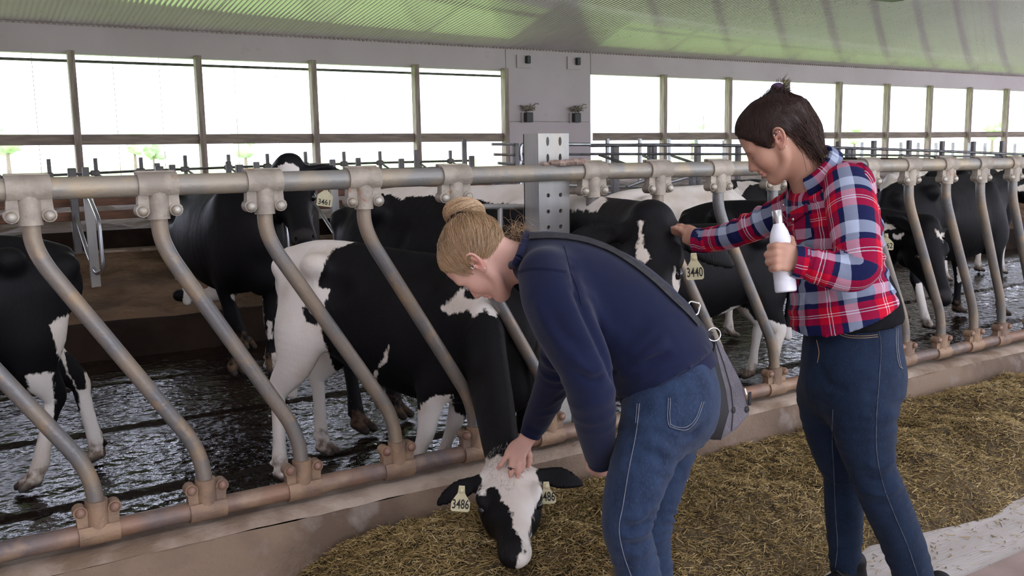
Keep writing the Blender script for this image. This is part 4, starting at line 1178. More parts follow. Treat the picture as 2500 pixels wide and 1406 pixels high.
hang_tag(c4, 1694, 628, 3.36, '3440', .064, .082, 0.07)

# 5: the long white cow
x5, y5, f5 = 5.02, 5.45, (1.0, -0.12)
cow('long white cow with small black spots, behind the stroked cow', x5, y5, f5, s=0.98, h=0.014, head=dict(poll=np.array([.95, 0.1, 1.0]), dir=(0.6, 0, -0.8), up=(.8, 0, .6)),
    feet=dict(hr=(4.55, 5.15), hl=(4.6, 5.6)),
    white=[('e', (0, 0, .8), (1.5, 1, 1.2)), ('-p', 6.6, [(1690, 540), (1702, 527), (1706, 545), (1696, 550)]), ('-p', 6.6, [(1712, 556), (1722, 548), (1760, 552), (1780, 562), (1740, 568)]), ('-p', 6.4, [(1395, 470), (1418, 470), (1412, 500), (1395, 500)])])

# 6: black cow with white legs between the two women
x6, y6, f6 = 4.02, 4.22, (-0.93, 0.25)
cow('black cow with white belly and white hind legs between the two women', x6, y6, f6, s=0.84, h=0.011, feet=dict(hl=(4.32, 3.90), hr=(4.52, 4.24), fl=(3.6, 4.2), fr=(3.7, 4.5)),
    head=dict(poll=np.array([.85, 0.15, .75]), dir=(0.5, 0, -0.85), up=(.85, 0, .5)),
    white=[('p', 5.6, [(1690, 800), (1733, 783), (1762, 763), (1783, 747), (1813, 745), (1829, 752), (1845, 779), (1878, 779), (1918, 793), (1960, 800), (1960, 1060), (1690, 1060)]),
           ('-p', 5.6, [(1858, 840), (1862, 838), (1866, 855), (1861, 858)]), ('-p', 5.6, [(1868, 872), (1882, 876), (1878, 896), (1872, 892)])])

# 7: 3462 looking right behind the woman in plaid
x7, y7, f7 = 4.98, 4.40, (0.42, -0.9)
p7, m7 = atD(2272, 546, 5.85), atD(2312, 712, 5.70)
c7 = cow('black cow looking right with white diamond on forehead, right of the woman in plaid', x7, y7, f7, s=0.92, h=0.011,
    head=head_at(p7, m7, nrm(CAM - p7) * .95 + RT * 0.55 + np.array([0, 0, .25]), x7, y7, f7, 1.0), ears={-1: (-.8, .1, -.5)},
    neckmid=cpt([5.28, 3.88, 0.98], x7, y7, f7),
    white=[('p', 5.7, [(2283, 558), (2294, 570), (2305, 568), (2306, 580), (2302, 594), (2290, 580)], 0.4), ('p', 6.0, [(2140, 546), (2176, 547), (2186, 556), (2155, 562), (2160, 575), (2140, 580)], 0.4), ('p', 6.0, [(2180, 570), (2205, 572), (2200, 585), (2184, 580)], 0.4),
           ('p', 6.2, [(2190, 680), (2212, 668), (2232, 682), (2222, 710), (2230, 1000), (2150, 1000), (2150, 720), (2180, 720)])])
hang_tag(c7, 2164, 576, 5.78, '3462', .085, .088, 0.02)

# 8: the big black cow along the right
x8, y8, f8 = 7.40, 4.72, (1.0, -0.08)
cow('big black cow standing broadside at the right edge, dull white legs', x8, y8, f8, s=1.0, h=0.013, udder=0.8, feet=dict(hr=(6.92, 4.50), hl=(7.2, 4.95), fr=(8.0, 4.5)),
    white=[('p', 7.4, [(2236, 690), (2275, 690), (2280, 840), (2230, 840)], 0.3), ('p', 7.7, [(2296, 716), (2330, 716), (2330, 800), (2296, 800)], 0.4), ('p', 7.4, [(2330, 650), (2370, 655), (2410, 668), (2440, 655), (2440, 690), (2330, 690)]),
           ('p', 8.0, [(2480, 455), (2500, 450), (2520, 450), (2520, 470), (2484, 467)])])
cow('black cow with white saddle stripe, far right beyond the broadside black cow', 10.2, 6.2, (1.0, -0.05), s=1.04, h=0.018,
    white=[('p', 9.8, [(2430, 412), (2450, 412), (2462, 438), (2446, 432)]), ('p', 9.8, [(2420, 440), (2445, 434), (2465, 442), (2500, 444), (2500, 462), (2440, 450)]), ('z', .5)])

# lying in the stalls
cow('black cow lying in the sand facing out, pale spot on its forehead', 2.38, 8.92, (0.10, -1.0), s=0.95, h=0.018, lie=True, z0=0.50, head=dict(poll=np.array([.72, .05, .50]), dir=(0.75, 0, -0.65), up=(.65, 0, .75)),
    white=[('p', 8.5, [(458, 526), (472, 526), (475, 540), (462, 543)])])
cow('black and white cow lying behind the bent pipe of a stall divider', 4.02, 8.85, (-0.3, -0.95), s=0.95, h=0.018, lie=True, z0=0.45, rnd=1, head=dict(poll=np.array([.72, -.1, .58]), dir=(0.6, 0, -0.8), up=(.8, 0, .6)),
    white=[('p', 9.0, [(838, 525), (858, 505), (880, 505), (868, 560), (850, 575), (836, 575)]), ('z', .1)])
cow('black cow lying with a white streak over its shoulder, left of the dark-haired woman', 8.80, 8.45, (-1.0, -0.2), s=0.95, h=0.018, lie=True, z0=0.42, head=dict(poll=np.array([.85, 0, .45]), dir=(0.7, 0, -0.7), up=(.7, 0, .7)),
    white=[('p', 10.8, [(1784, 472), (1800, 455), (1798, 442), (1830, 440), (1864, 446), (1830, 452), (1815, 470), (1808, 482)])])
cow('white cow lying far back in the stalls, seen over the broadside black cow', 13.2, 8.9, (-1.0, -0.1), s=1.0, h=0.022, lie=True, z0=0.48, head=dict(poll=np.array([.85, 0, .6]), dir=(0.7, 0, -0.7), up=(.7, 0, .7)), white=[('e', (0, 0, .4), (1.5, 1, 1)), ('-e', (.1, -.2, .5), (.2, .3, .3))])

# tufts of longer hair on the polls of the two nearest cows
m_tuftw = mat('white tuft hair', (0.74, 0.68, 0.61), (0.6, 0.52, 0.45), scale=30, rough=.6); m_tuftb = mat('black tuft hair', (0.012, 0.011, 0.012), rough=.5)
def tuft(c, n, name, mtl, region, ln, seed, lean):
    g = np.random.default_rng(seed); P = []
    ids = np.where(region(c['V']))[0]
    V, Fc = [], []
    for i in ids[g.integers(0, len(ids), n)]:
        a = c['V'][i]; d = nrm(c['N'][i] * .45 + lean + g.normal(0, .28, 3)); l_ = ln * g.uniform(.5, 1.2)
        s_ = nrm(np.cross(d, g.normal(0, 1, 3))) * .0006; b0 = len(V)
        m_ = a + d * l_ * .55; e = a + d * l_ + c['hd'] * l_ * .35
        V += [a - s_, a + s_, m_ + s_ * .7, m_ - s_ * .7, e, a + np.cross(s_, d)]
        Fc += [(b0, b0 + 1, b0 + 2, b0 + 3), (b0 + 3, b0 + 2, b0 + 4), (b0 + 1, b0 + 5, b0 + 2), (b0 + 5, b0, b0 + 3)]
    V = (np.array(V) - c['Minv'][1]) @ c['Minv'][0].T
    o = mesh_obj(name, V, Fc, mtl, c['o'], world=False); o['kind'] = 'stuff'
near_ = lambda p, r: (lambda V: np.linalg.norm(V - p, axis=1) < r)
hp_ = hero['H'](.0, -.01)
tuft(hero, 420, 'poll_tuft', m_tuftw, lambda V: near_(hp_, .085)(V), .020, 1, hero['hd'] * .9)
tuft(hero, 120, 'forehead_tuft', m_tuftw, lambda V: near_(hero['H'](.13, .0), .035)(V), .018, 2, -hero['hd'] * 1.2)
# ------------------------------------------------------------------ people: shared builders
FWH = nrm(FW * [1, 1, 0]); RTH = nrm(RT * [1, 1, 0]); ZUP = np.array([0, 0, 1.0])

def skin_mat(name, c, c2, red):
    M, T, B = new_mat(name); L = T.links.new
    tc = nd(T, 'ShaderNodeTexCoord'); n = nd(T, 'ShaderNodeTexNoise', Scale=28.0, Detail=4.0); L(tc.outputs['Object'], n.inputs['Vector'])
    m1 = nd(T, 'ShaderNodeMix', data_type='RGBA'); m1.inputs[6].default_value = (*c, 1); m1.inputs[7].default_value = (*c2, 1); L(n.outputs[0], m1.inputs[0])
    at = nd(T, 'ShaderNodeAttribute', attribute_name='red')
    m2 = nd(T, 'ShaderNodeMix', data_type='RGBA'); m2.inputs[7].default_value = (*red, 1); L(at.outputs['Fac'], m2.inputs[0]); L(m1.outputs[2], m2.inputs[6])
    L(m2.outputs[2], B.inputs['Base Color'])
    B.inputs['Roughness'].default_value = 0.5; B.inputs['Specular IOR Level'].default_value = 0.35
    B.inputs['Subsurface Weight'].default_value = 0.15; B.inputs['Subsurface Radius'].default_value = (0.012, 0.005, 0.003); B.inputs['Subsurface Scale'].default_value = 0.5
    return M

def hair_mat(name, cols, rough=0.38):
    M, T, B = new_mat(name); L = T.links.new
    at = nd(T, 'ShaderNodeAttribute', attribute_name='tone')
    r = nd(T, 'ShaderNodeValToRGB'); e = r.color_ramp.elements
    e[0].position = 0; e[0].color = (*cols[0], 1); e[1].position = 1; e[1].color = (*cols[-1], 1)
    for i, c in enumerate(cols[1:-1]):
        q = e.new((i + 1) / (len(cols) - 1)); q.color = (*c, 1)
    L(at.outputs['Fac'], r.inputs[0]); L(r.outputs[0], B.inputs['Base Color'])
    B.inputs['Roughness'].default_value = rough; B.inputs['Specular IOR Level'].default_value = 0.5
    return M

def cloth_mat(name, c1, c2, scale=5, weave=600.0, bump=0.25, rough=0.85, sheen=0.3, stretch=None, fleck=None):
    M = mat(name, c1, c2, scale=scale, rough=rough, spec=0.2, sheen=sheen, bump=bump, bscale=weave, bdist=0.002, stretch=stretch, lo=0.3, hi=0.7, c3=fleck, s3=90.0, lo3=0.52, hi3=0.75)
    return M

class HeadFrame:
    def __init__(s, o, fwd, up, k=1.0):
        s.o = np.asarray(o, float); s.f = nrm(fwd); u = np.asarray(up, float); s.u = nrm(u - s.f * (u @ s.f)); s.l = np.cross(s.u, s.f); s.k = k
        s.R = np.stack([s.f, s.l, s.u], 1)
    def __call__(s, x, y, z): return s.o + (s.f * x + s.l * y + s.u * z) * s.k
    def inv(s, P): return (np.asarray(P) - s.o) @ s.R / s.k

def head_field(h, neck, vox=0.0023):
    """a woman's head: frame h has its origin between the ears, x forward, y left, z up"""
    k = h.k
    ext = [h(x, y, z) for x in (-.13, .15) for y in (-.11, .11) for z in (-.14, .15)] + [np.array(q[:3]) + s for q in neck for s in (-.075, .075)]
    F = Field(np.min(ext, 0), np.max(ext, 0), vox)
    E = lambda c, r, kk, op='add', R=None: F.ell(h(*c), np.array(r) * k, h.R if R is None else R, k=kk, op=op)
    C = lambda rows, kk, side=None, op='add', sm=True: F.chain([[*h(*r[:3]), r[3] * k, (r[4] if len(r) > 4 else r[3]) * k] for r in rows], side=h.l if side is None else side, k=kk, op=op, smooth=sm)
    E((-.008, 0, .040), (.096, .073, .084), .02)
    E((.045, 0, .052), (.046, .058, .056), .03)
    C([(.040, 0, .03, .060, .050), (.048, 0, -.03, .053, .046), (.055, 0, -.07, .036, .034), (.060, 0, -.088, .022, .024)], .03)
    for s in (-1, 1):
        C([(-.002, s * .056, -.020, .018), (.010, s * .052, -.060, .017), (.045, s * .034, -.088, .016), (.074, s * .010, -.098, .014)], .025)
        E((.060, s * .040, -.024), (.028, .022, .026), .03)
        E((.080, s * .028, .024), (.014, .026, .010), .02)
        E((.100, s * .031, .004), (.016, .018, .010), .012, 'sub')
        E((.0795, s * .031, .003), (.0135, .0165, .0125), .006)          # lowered lids
        E((.104, s * .0105, -.034), (.011, .0075, .0075), .008)
        E((.104, s * .006, -.0425), (.005, .003, .003), .003, 'sub')
        # ear
        eR = np.stack([nrm(h.f * .985 - h.l * s * .17), nrm(h.l * s * .985 + h.f * .17), h.u], 1)
        ec = np.array(h(-.010, s * .0765, .001)); ca_, sa_ = math.cos(.22), math.sin(.22)
        ea = eR[:, 0] * ca_ + eR[:, 2] * sa_; ez = eR[:, 2] * ca_ - eR[:, 0] * sa_; en = eR[:, 1]
        EP = lambda a_, z_, n_=0.0: ec + (ea * a_ + ez * z_ + en * n_) * k
        Re = np.stack([ea, en, ez], 1)
        F.ell(EP(-.003, .002, -.004), np.array([.0165, .0055, .029]) * k, Re, k=.006)
        F.ell(EP(.004, -.006, -.010), np.array([.012, .012, .018]) * k, Re, k=.01)
        F.chain([[*EP(a_, z_, .0012), .0040 * k] for a_, z_ in ((.006, .002), (.0125, .014), (.010, .026), (.001, .0325), (-.010, .030), (-.0175, .020), (-.0185, .006), (-.0145, -.008), (-.008, -.019), (-.001, -.028))], side=h.l, k=.003)
        F.ell(EP(.003, -.027, .0), np.array([.0085, .0048, .0085]) * k, Re, k=.005)
        F.chain([[*EP(a_, z_, .0005), .0028 * k] for a_, z_ in ((.004, .022), (-.006, .017), (-.0095, .006), (-.006, -.008), (.001, -.015))], side=h.l, k=.003)
        F.ell(EP(.001, -.003, .003), np.array([.0072, .0058, .0095]) * k, Re, k=.003, op='sub')
        F.ell(EP(-.011, .016, .0045), np.array([.0035, .0035, .010]) * k, Re, k=.003, op='sub')
        F.ell(EP(.0105, -.006, .001), np.array([.0045, .004, .007]) * k, Re, k=.004)
    C([(.090, 0, .016, .010, .010), (.100, 0, -.004, .0105, .010), (.111, 0, -.022, .011, .010), (.1165, 0, -.031, .0115, .0095)], .014)
    E((.094, 0, -.047), (.012, .018, .010), .012)
    E((.0985, 0, -.0565), (.0095, .021, .0058), .006)
    E((.0965, 0, -.0685), (.0095, .0185, .0065), .006)
    E((.110, 0, -.0625), (.009, .023, .0022), .003, 'sub')
    E((.080, 0, -.092), (.016, .018, .014), .018)
    F.chain([[*h(-.022, 0, -.01), .052 * k, .056 * k]] + [list(q) for q in neck], side=h.l, k=.03)
    return F

def head_red(h, V, lips=1.0):
    L = h.inv(V)
    r = np.zeros(len(V))
    def blob(c, rad, amt):
        q = np.linalg.norm((L - c) / rad, axis=1); return amt * np.clip(1.3 - q, 0, 1)
    r = np.maximum(r, blob((.100, 0, -.0625), (.016, .026, .013), lips))
    for s in (-1, 1):
        r = np.maximum(r, blob((-.012, s * .078, 0), (.024, .014, .034), .55)); r = np.maximum(r, blob((.07, s * .045, -.03), (.03, .02, .03), .3))
    r = np.maximum(r, blob((.112, 0, -.03), (.014, .016, .012), .45))
    return np.clip(r, 0, 1)

def strands(paths, r0, tone, n=3, taper=True):
    """thin three-sided tubes, all in one mesh; paths: list of (m,3)"""
    V, Fc, T = [], [], []
    b = 0
    for P, tn, r in zip(paths, tone, r0):
        P = np.asarray(P); m_ = len(P)
        t = np.gradient(P, axis=0); t /= np.linalg.norm(t, axis=1)[:, None] + 1e-9
        u = np.cross(t, [0.31, 0.52, 0.79]); u /= np.linalg.norm(u, axis=1)[:, None] + 1e-9
        w = np.cross(t, u)
        rr = r * (np.minimum(1, np.minimum(np.arange(m_) + .6, (m_ - np.arange(m_)) * .5 + .1)) if taper else np.ones(m_))
        for q in range(n):
            a = 2 * math.pi * q / n
            V.append(P + (u * math.cos(a) + w * math.sin(a)) * rr[:, None])
        i = np.arange(m_ - 1)
        for q in range(n):
            p = (q + 1) % n
            Fc.append(np.stack([b + q * m_ + i, b + q * m_ + i + 1, b + p * m_ + i + 1, b + p * m_ + i], 1))
        T.append(np.full(n * m_, tn)); b += n * m_
    return np.concatenate(V), np.concatenate(Fc), np.concatenate(T)

def hand_fields(wrist, fingers, palm, vox=0.002, r=(0.0085, 0.0075, 0.0062), fore=None, pk=.012):
    """fingers: list of polylines (4 joints each) in the world; palm: rows x y z rw rh with side"""
    pts = [np.array(q) for f in fingers for q in f] + [np.array(q[:3]) for q in palm[0]] + ([np.array(q[:3]) for q in fore] if fore else [])
    F = Field(np.min(pts, 0) - .05, np.max(pts, 0) + .05, vox)
    F.chain(palm[0], side=palm[1], k=.01)
    if fore: F.chain(fore, side=palm[1], k=.02)
    for i, f in enumerate(fingers):
        m_ = 1.12 if i == 4 else (0.9 if i == 3 else 1.0)
        F.chain([[*q, rr * m_, rr * m_ * .95] for q, rr in zip(f, (r[0] * 1.08, r[0], r[1], r[2]))], side=palm[1], k=pk if i < 4 else .014, n=4)
        for q in f[1:3]: F.ell(q, r[0] * m_ * 1.06, k=.006)
    return F

def merge_mesh(parts):
    V, Q, b = [], [], 0
    for v, q in parts:
        V.append(v); Q.append(q + b); b += len(v)
    return np.concatenate(V), np.concatenate(Q)

def chain_uv(V, rows, side):
    """cloth coordinates: arc length along the chain and distance around it"""
    P = spline(np.array([list(r) + [r[3]] * (5 - len(r)) for r in rows], float), 8)
    X = P[:, :3]; S = np.concatenate([[0], np.cumsum(np.linalg.norm(np.diff(X, axis=0), axis=1))])
    best = np.full(len(V), 1e9); u = np.zeros(len(V)); v = np.zeros(len(V))
    rm = np.mean(P[:, 3:5])
    for a, b, s0, s1 in zip(X[:-1], X[1:], S[:-1], S[1:]):
        d = b - a; L2 = d @ d
        tt = ((V - a) @ d) / L2
        t = np.clip(tt, 0, 1)
        q = V - a - t[:, None] * d; D = (q * q).sum(1)
        w = np.array(side, float); n = nrm(d); w = nrm(w - n * (w @ n)); hh = np.cross(n, w)
        ok = D < best
        best = np.where(ok, D, best)
        u = np.where(ok, s0 + (s1 - s0) * np.clip(tt, -3 if s0 == 0 else 0, 4 if s1 == S[-1] else 1), u)
        v = np.where(ok, np.arctan2(q @ hh, q @ w) * rm, v)
    return np.stack([u, v, 0 * u], 1)

def folds(V, N, u, ctr, lam, amp, width, seed=0.0, noise=0.5, mask=1.0):
    """raised cloth folds across a limb: ripples in arc length u around ctr"""
    g = np.exp(-((u - ctr) / width) ** 2)
    ph = (u + 0.35 * lam * 2 * vnoise(V + seed, 9, 2)) / lam * 2 * math.pi
    rip = np.maximum(np.sin(ph), -0.35)
    return amp * g * rip * np.clip(0.55 + noise * 2 * vnoise(V + seed + 3, 7, 2), 0, 1.3) * mask

def ridges(V, N, bv, lines):
    """raise or sink cloth along lines on the visible side: (pixel points, height, width)"""
    d_ = np.zeros(len(V))
    for pts, amp, w in lines:
        P = [on_surf(bv, *p, off=0) for p in spline(np.array(pts, float), 18)]
        P = [p for p in P if p is not None]
        if len(P) < 3: continue
        P = np.array(P); L2 = np.full(len(V), 9.0)
        for p in P: L2 = np.minimum(L2, ((V - p) ** 2).sum(1))
        e = np.minimum(((V - P[0]) ** 2).sum(1), ((V - P[-1]) ** 2).sum(1))
        d_ += amp * np.exp(-L2 / w ** 2) * np.clip(np.sqrt(e) / (2 * w), .25, 1)
    return V + N * d_[:, None]
def bvh_of(V, Q): return BVHTree.FromPolygons([tuple(p) for p in V], [tuple(int(i) for i in q) for q in Q])
def on_surf(bvh, px_, py_, off=0.0015, dmax=8):
    d = nrm(ray(px_, py_)); h = bvh.ray_cast(Vector(CAM), Vector(d), dmax)
    if h[0] is None:
        return None
    return np.array(h[0]) + np.array(h[1]) * off * (1 if np.array(h[1]) @ d < 0 else -1)
def surf_line(mb, bvh, pts, r=0.0018, n=5, off=0.0012, flat=None):
    P = [on_surf(bvh, *p, off=off) for p in spline(np.array(pts, float), n)]
    P = [p for p in P if p is not None]
    if len(P) > 2:
        seg = [P[0]]
        for p in P[1:]:
            if np.linalg.norm(p - seg[-1]) > 0.06:
                if len(seg) > 2: mb.tube(seg, r, 5, flat=flat)
                seg = []
            seg.append(p)
        if len(seg) > 2: mb.tube(seg, r, 5, flat=flat)

m_lash = mat('dark lashes', (0.03, 0.02, 0.018), rough=0.6)
m_steel = mat('small polished metal', (0.75, 0.74, 0.72), rough=0.2, metal=1.0)
m_black = mat('black fabric', (0.007, 0.007, 0.008), (0.010, 0.010, 0.012), scale=20, rough=0.9, spec=0.08)
def shoe(heel, fwd, length, m1, m2, parent, sole=0.025):
    """laced low shoe with a sole, heel point on the floor"""
    f = nrm(np.array(fwd) * [1, 1, 0]); l = np.cross(ZUP, f); h = np.array(heel, float)
    p = lambda x, y, z: h + f * x * length + l * y + ZUP * z
    ext = [p(-.15, -.07, -.01), p(1.15, .07, .16), p(-.15, .07, 0), p(1.15, -.07, 0)]
    F = Field(np.min(ext, 0), np.max(ext, 0), .006)
    F.chain([[*p(.08, 0, .055), .034, .034], [*p(.3, 0, .055), .036, .045], [*p(.6, 0, .045), .042, .034], [*p(.82, 0, .038), .042, .027], [*p(.93, 0, .034), .032, .022]], side=l, k=.02)
    F.chain([[*p(.14, 0, .05), .036, .04], [*p(.14, 0, .11), .04, .045]], side=l, k=.02)
    F.plane_cut(p(0, 0, .012), (0, 0, -1))
    V, Q = F.mesh(1); o = mesh_obj('shoe', V, Q, m1, parent)
    out = [(-.02, .0), (.03, .034), (.3, .036), (.6, .045), (.82, .046), (.97, .028), (1.0, 0), (.97, -.028), (.82, -.046), (.6, -.045), (.3, -.036), (.03, -.034)]
    mb = MB(); mb.prism([(a * length, b) for a, b in out], p(0, 0, 0), f, l, ZUP * sole); mb.build('sole', m2, o, smooth=False)
    mb = MB()
    for i in range(4):
        x = .42 + .09 * i; zt = .098 - .016 * i
        mb.tube([p(x, -.022, zt - .012), p(x + .03, 0, zt), p(x, .022, zt - .012)], .003, 6)
    mb.build('laces', m2, o)
    return o
# ------------------------------------------------------------------ the bending woman in the navy sweatshirt
D = atD
skinB = skin_mat('fair skin', (0.66, 0.40, 0.31), (0.60, 0.34, 0.26), (0.62, 0.19, 0.16))
hairB = hair_mat('blonde hair', [(0.17, 0.095, 0.045), (0.33, 0.20, 0.10), (0.50, 0.33, 0.18), (0.66, 0.48, 0.29)])
m_navy = cloth_mat('navy sweatshirt cotton', (0.0036, 0.0070, 0.033), (0.0030, 0.0058, 0.026), bump=0.12, weave=420, sheen=0.12)
m_navyrib = cloth_mat('navy ribbing', (0.005, 0.0075, 0.037), (0.004, 0.006, 0.029), bump=0.5, weave=300, sheen=0.1)
m_denimB = cloth_mat('mid blue denim', (0.021, 0.040, 0.086), (0.009, 0.018, 0.044), scale=9, weave=500, bump=0.35, rough=0.8, sheen=0.1, stretch=(3, 3, 1), fleck=(0.030, 0.052, 0.10))
m_stitch = mat('pale stitching', (0.20, 0.225, 0.27), (0.15, 0.15, 0.16), scale=60, rough=0.8)
m_stitcht = mat('tan stitching', (0.42, 0.27, 0.13), rough=0.8)

fB = nrm(-RTH * 0.94 + FWH * 0.34); lB = np.cross(ZUP, fB)
HB_ = HeadFrame(D(1178.4, 628.1, 2.657), RT * -0.394 - UP * 0.816 + FW * 0.423, RT * -0.883 + UP * 0.463 + FW * 0.072, 1.0)
B = empty('person', (1.72, 2.0, 0.0), 'woman with a blonde bun in navy sweatshirt bending down, petting the grazing cow', 'person')

# body under the clothes, head, hands: one skin
neckB = [[*D(1262, 640, 2.68), .055, .058], [*D(1300, 640, 2.70), .062, .065]]
Fh = head_field(HB_, neckB); hv = Fh.mesh(1)
hero_bvh = bvh_of(hero['V'], hero['Q'])
def hit_d(bv, x, y, default):
    p = on_surf(bv, x, y, 0.0); return default if p is None else pix(p)[2]
dS = np.mean([hit_d(hero_bvh, x, y, 3.05) for x, y in ((1264, 1163), (1246, 1163), (1216, 1141))]) - 2.986 - .004   # palm rests on the forehead
print('hand shift', dS)
DH = lambda x, y, d: D(x, y, d + dS)
fing = [
    [DH(1276, 1108, 3.00), DH(1277, 1128, 2.975), DH(1275, 1143, 2.98), DH(1272, 1153, 3.00)],
    [DH(1262, 1110, 2.995), DH(1264, 1135, 2.965), DH(1265, 1152, 2.968), DH(1264, 1166, 2.985)],
    [DH(1250, 1108, 2.995), DH(1249, 1135, 2.965), DH(1247, 1152, 2.968), DH(1246, 1166, 2.985)],
    [DH(1240, 1104, 3.0), DH(1231, 1122, 2.98), DH(1223, 1134, 2.98), DH(1215, 1143, 2.99)],
    [DH(1286, 1092, 3.02), DH(1292, 1112, 3.02), DH(1292, 1126, 3.02), DH(1289, 1138, 3.02)]]
palm = ([[*DH(1291, 1064, 3.03), .024, .019], [*DH(1280, 1080, 3.02), .030, .017], [*DH(1265, 1096, 3.005), .037, .015], [*DH(1257, 1112, 2.99), .034, .011]], RT)
Fr = hand_fields(None, fing, palm, fore=[[*DH(1320, 1010, 3.02), .034, .03], [*DH(1300, 1050, 3.03), .027, .024], [*DH(1290, 1066, 3.03), .025, .02]], r=(.0095, .0082, .0068))
hd = D(1460, 1120, 2.60)
fl = []
for i in range(4):
    y0 = 1132 + i * 4
    fl.append([D(1450 + 5 * i, 1136 + 2 * i, 2.60 + .008 * i), D(1446 + 7 * i, 1146 + i, 2.62 + .012 * i), D(1452 + 8 * i, 1153, 2.65 + .01 * i), D(1464 + 7 * i, 1154, 2.67 + .01 * i)])
fl.append([D(1448, 1126, 2.62), D(1441, 1134, 2.64), D(1440, 1142, 2.655), D(1444, 1149, 2.67)])
Fl = hand_fields(None, fl, ([[*D(1464, 1105, 2.57), .025, .02], [*D(1462, 1122, 2.59), .034, .017], [*D(1464, 1138, 2.61), .036, .014]], RT), fore=[[*D(1455, 1050, 2.53), .033, .03], [*D(1463, 1098, 2.56), .026, .022], [*D(1464, 1110, 2.58), .025, .02]])
spB = [(1640, 955, 2.62), (1585, 860, 2.63), (1500, 755, 2.64), (1410, 688, 2.66), (1330, 650, 2.68), (1290, 638, 2.69)]
Fb = Field(np.min([D(*q) for q in spB] + [D(1590, 1700, 2.7)], 0) - .35, np.max([D(*q) for q in spB], 0) + .35, .012)
Fb.chain([[*D(*q), a, b] for q, a, b in zip(spB, (.15, .13, .14, .15, .10, .055), (.10, .10, .105, .10, .07, .055))], side=lB, k=.04)
armL = [(1322, 676, 2.50), (1366, 770, 2.45), (1425, 885, 2.42), (1448, 1000, 2.46), (1464, 1105, 2.56)]
armR = [(1385, 690, 2.84), (1382, 800, 2.90 + dS * .2), (1368, 885, 2.95 + dS * .45), (1335, 985, 3.0 + dS * .8), (1300, 1052, 3.03 + dS)]
for A in (armL, armR): Fb.chain([[*D(*q), r] for q, r in zip(A, (.05, .047, .04, .036, .026))], k=.04)
legL = [(1612, 1005, 2.52, .10), (1579, 1100, 2.50, .088), (1546, 1200, 2.48, .078), (1530, 1285, 2.48, .066), (1543, 1340, 2.50, .063), (1560, 1406, 2.52, .060), (1570, 1500, 2.56, .054), (1578, 1600, 2.60, .047), (1583, 1660, 2.62, .046)]
legR = [(1648, 1005, 2.74, .092), (1628, 1100, 2.74, .084), (1602, 1195, 2.74, .076), (1582, 1280, 2.74, .068), (1588, 1340, 2.76, .061), (1599, 1406, 2.78, .055), (1606, 1500, 2.82, .049), (1610, 1560, 2.85, .046), (1612, 1610, 2.87, .045)]
for A in (legL, legR): Fb.chain([[*D(*q[:3]), q[3] - .014] for q in A], k=.05)
bv = Fb.mesh(1)
V, Q = merge_mesh([hv, Fr.mesh(1), Fl.mesh(1), bv])
red = np.zeros(len(V)); red[:len(hv[0])] = head_red(HB_, hv[0], .6)
for f in fing:
    for q, a in ((f[3], .5), (f[2], .2)): red = np.maximum(red, a * np.clip(1.4 - np.linalg.norm(V - q, axis=1) / .011, 0, 1))
body = mesh_obj('body', V, Q, skinB, B, attrs=dict(red=(red, 'FLOAT')))
mb = MB(); c = DH(1248, 1142, 2.966); mb.tube([c + .0105 * (RT * math.cos(a) + FW * math.sin(a)) for a in np.linspace(0, 6.28, 17)], .0022, 6); mb.ball(DH(1247, 1144, 2.956), (.006, .005, .006), 8, 6)
mb.build('ring', mat('dark ring', (0.06, 0.05, 0.045), rough=0.3, metal=0.8), body)
# finger nails
mb = MB()
for f in fing[:4]:
    d = nrm(f[3] - f[2]); c = f[3] + d * .001 - FW * .0045; mb.ball(c, (.0048, .0022, .0062), 8, 6, np.stack([RT, FW, UP], 1))
mb.build('nails', mat('nail', (0.72, 0.42, 0.38), rough=0.3), body)
# lashes, brow
mb = MB()
for s in (-1, 1):
    mb.tube([HB_(.0915 - .004 * abs(t) ** 2, s * .031 + t * .015, -.0065 + .0015 * abs(t)) for t in np.linspace(-1, 1, 9)], [.0009] * 9, 5)
mb.build('eyelashes', m_lash, body)
mb = MB()
for s in (-1, 1): mb.tube([HB_(.0925 - .010 * abs(t + .3) ** 2 * .6, s * .032 + t * s * .02, .0265 - .003 * t * t) for t in np.linspace(-1, 1, 9)], .0022, 5, flat=.6)
mb.build('eyebrows', mat('fair brow', (0.26, 0.16, 0.09), rough=0.7), body)
# ear jewellery
mb = MB(); mb.ball(HB_(-.010, .082, -.029), .0028, 8, 6); mb.build('ear_stud', m_steel, body)
mb = MB(); c = HB_(.002, .083, .004); mb.tube([c + .0052 * (HB_.f * math.cos(a) + HB_.u * math.sin(a)) for a in np.linspace(0, 6.28, 15)], .0009, 6); mb.build('ear_ring', m_steel, body)

# hair: cap, combed strands up to a rolled bun, loose wisps at the nape
def hair_cap(h, infl, cuts, vox=.004, extra=()):
    ext = [h(x, y, z) for x in (-.14, .14) for y in (-.11, .11) for z in (-.14, .16)] + [np.array(e[:3]) + q for ch in extra for e in ch for q in (-.07, .07)]
    F = Field(np.min(ext, 0), np.max(ext, 0), vox)
    F.ell(h(-.008, 0, .040), np.array([.096 + infl, .073 + infl, .084 + infl]), h.R, k=.01)
    F.ell(h(.042, 0, .056), np.array([.046 + infl * .6, .056 + infl * .6, .054 + infl]), h.R, k=.03)
    for ch in extra: F.chain(ch, side=h.l, k=.03)
    for p, n in cuts:
        F.plane_cut(h(*p), h.f * n[0] + h.l * n[1] + h.u * n[2])
    return F.mesh(1)
bunB = D(1133, 520, 2.72)
cutsB = [((.022, 0, .004), (.80, 0, -.60)), ((.022, 0, .014), (.42, 0, -.907))]
cv = hair_cap(HB_, .0075, cutsB)
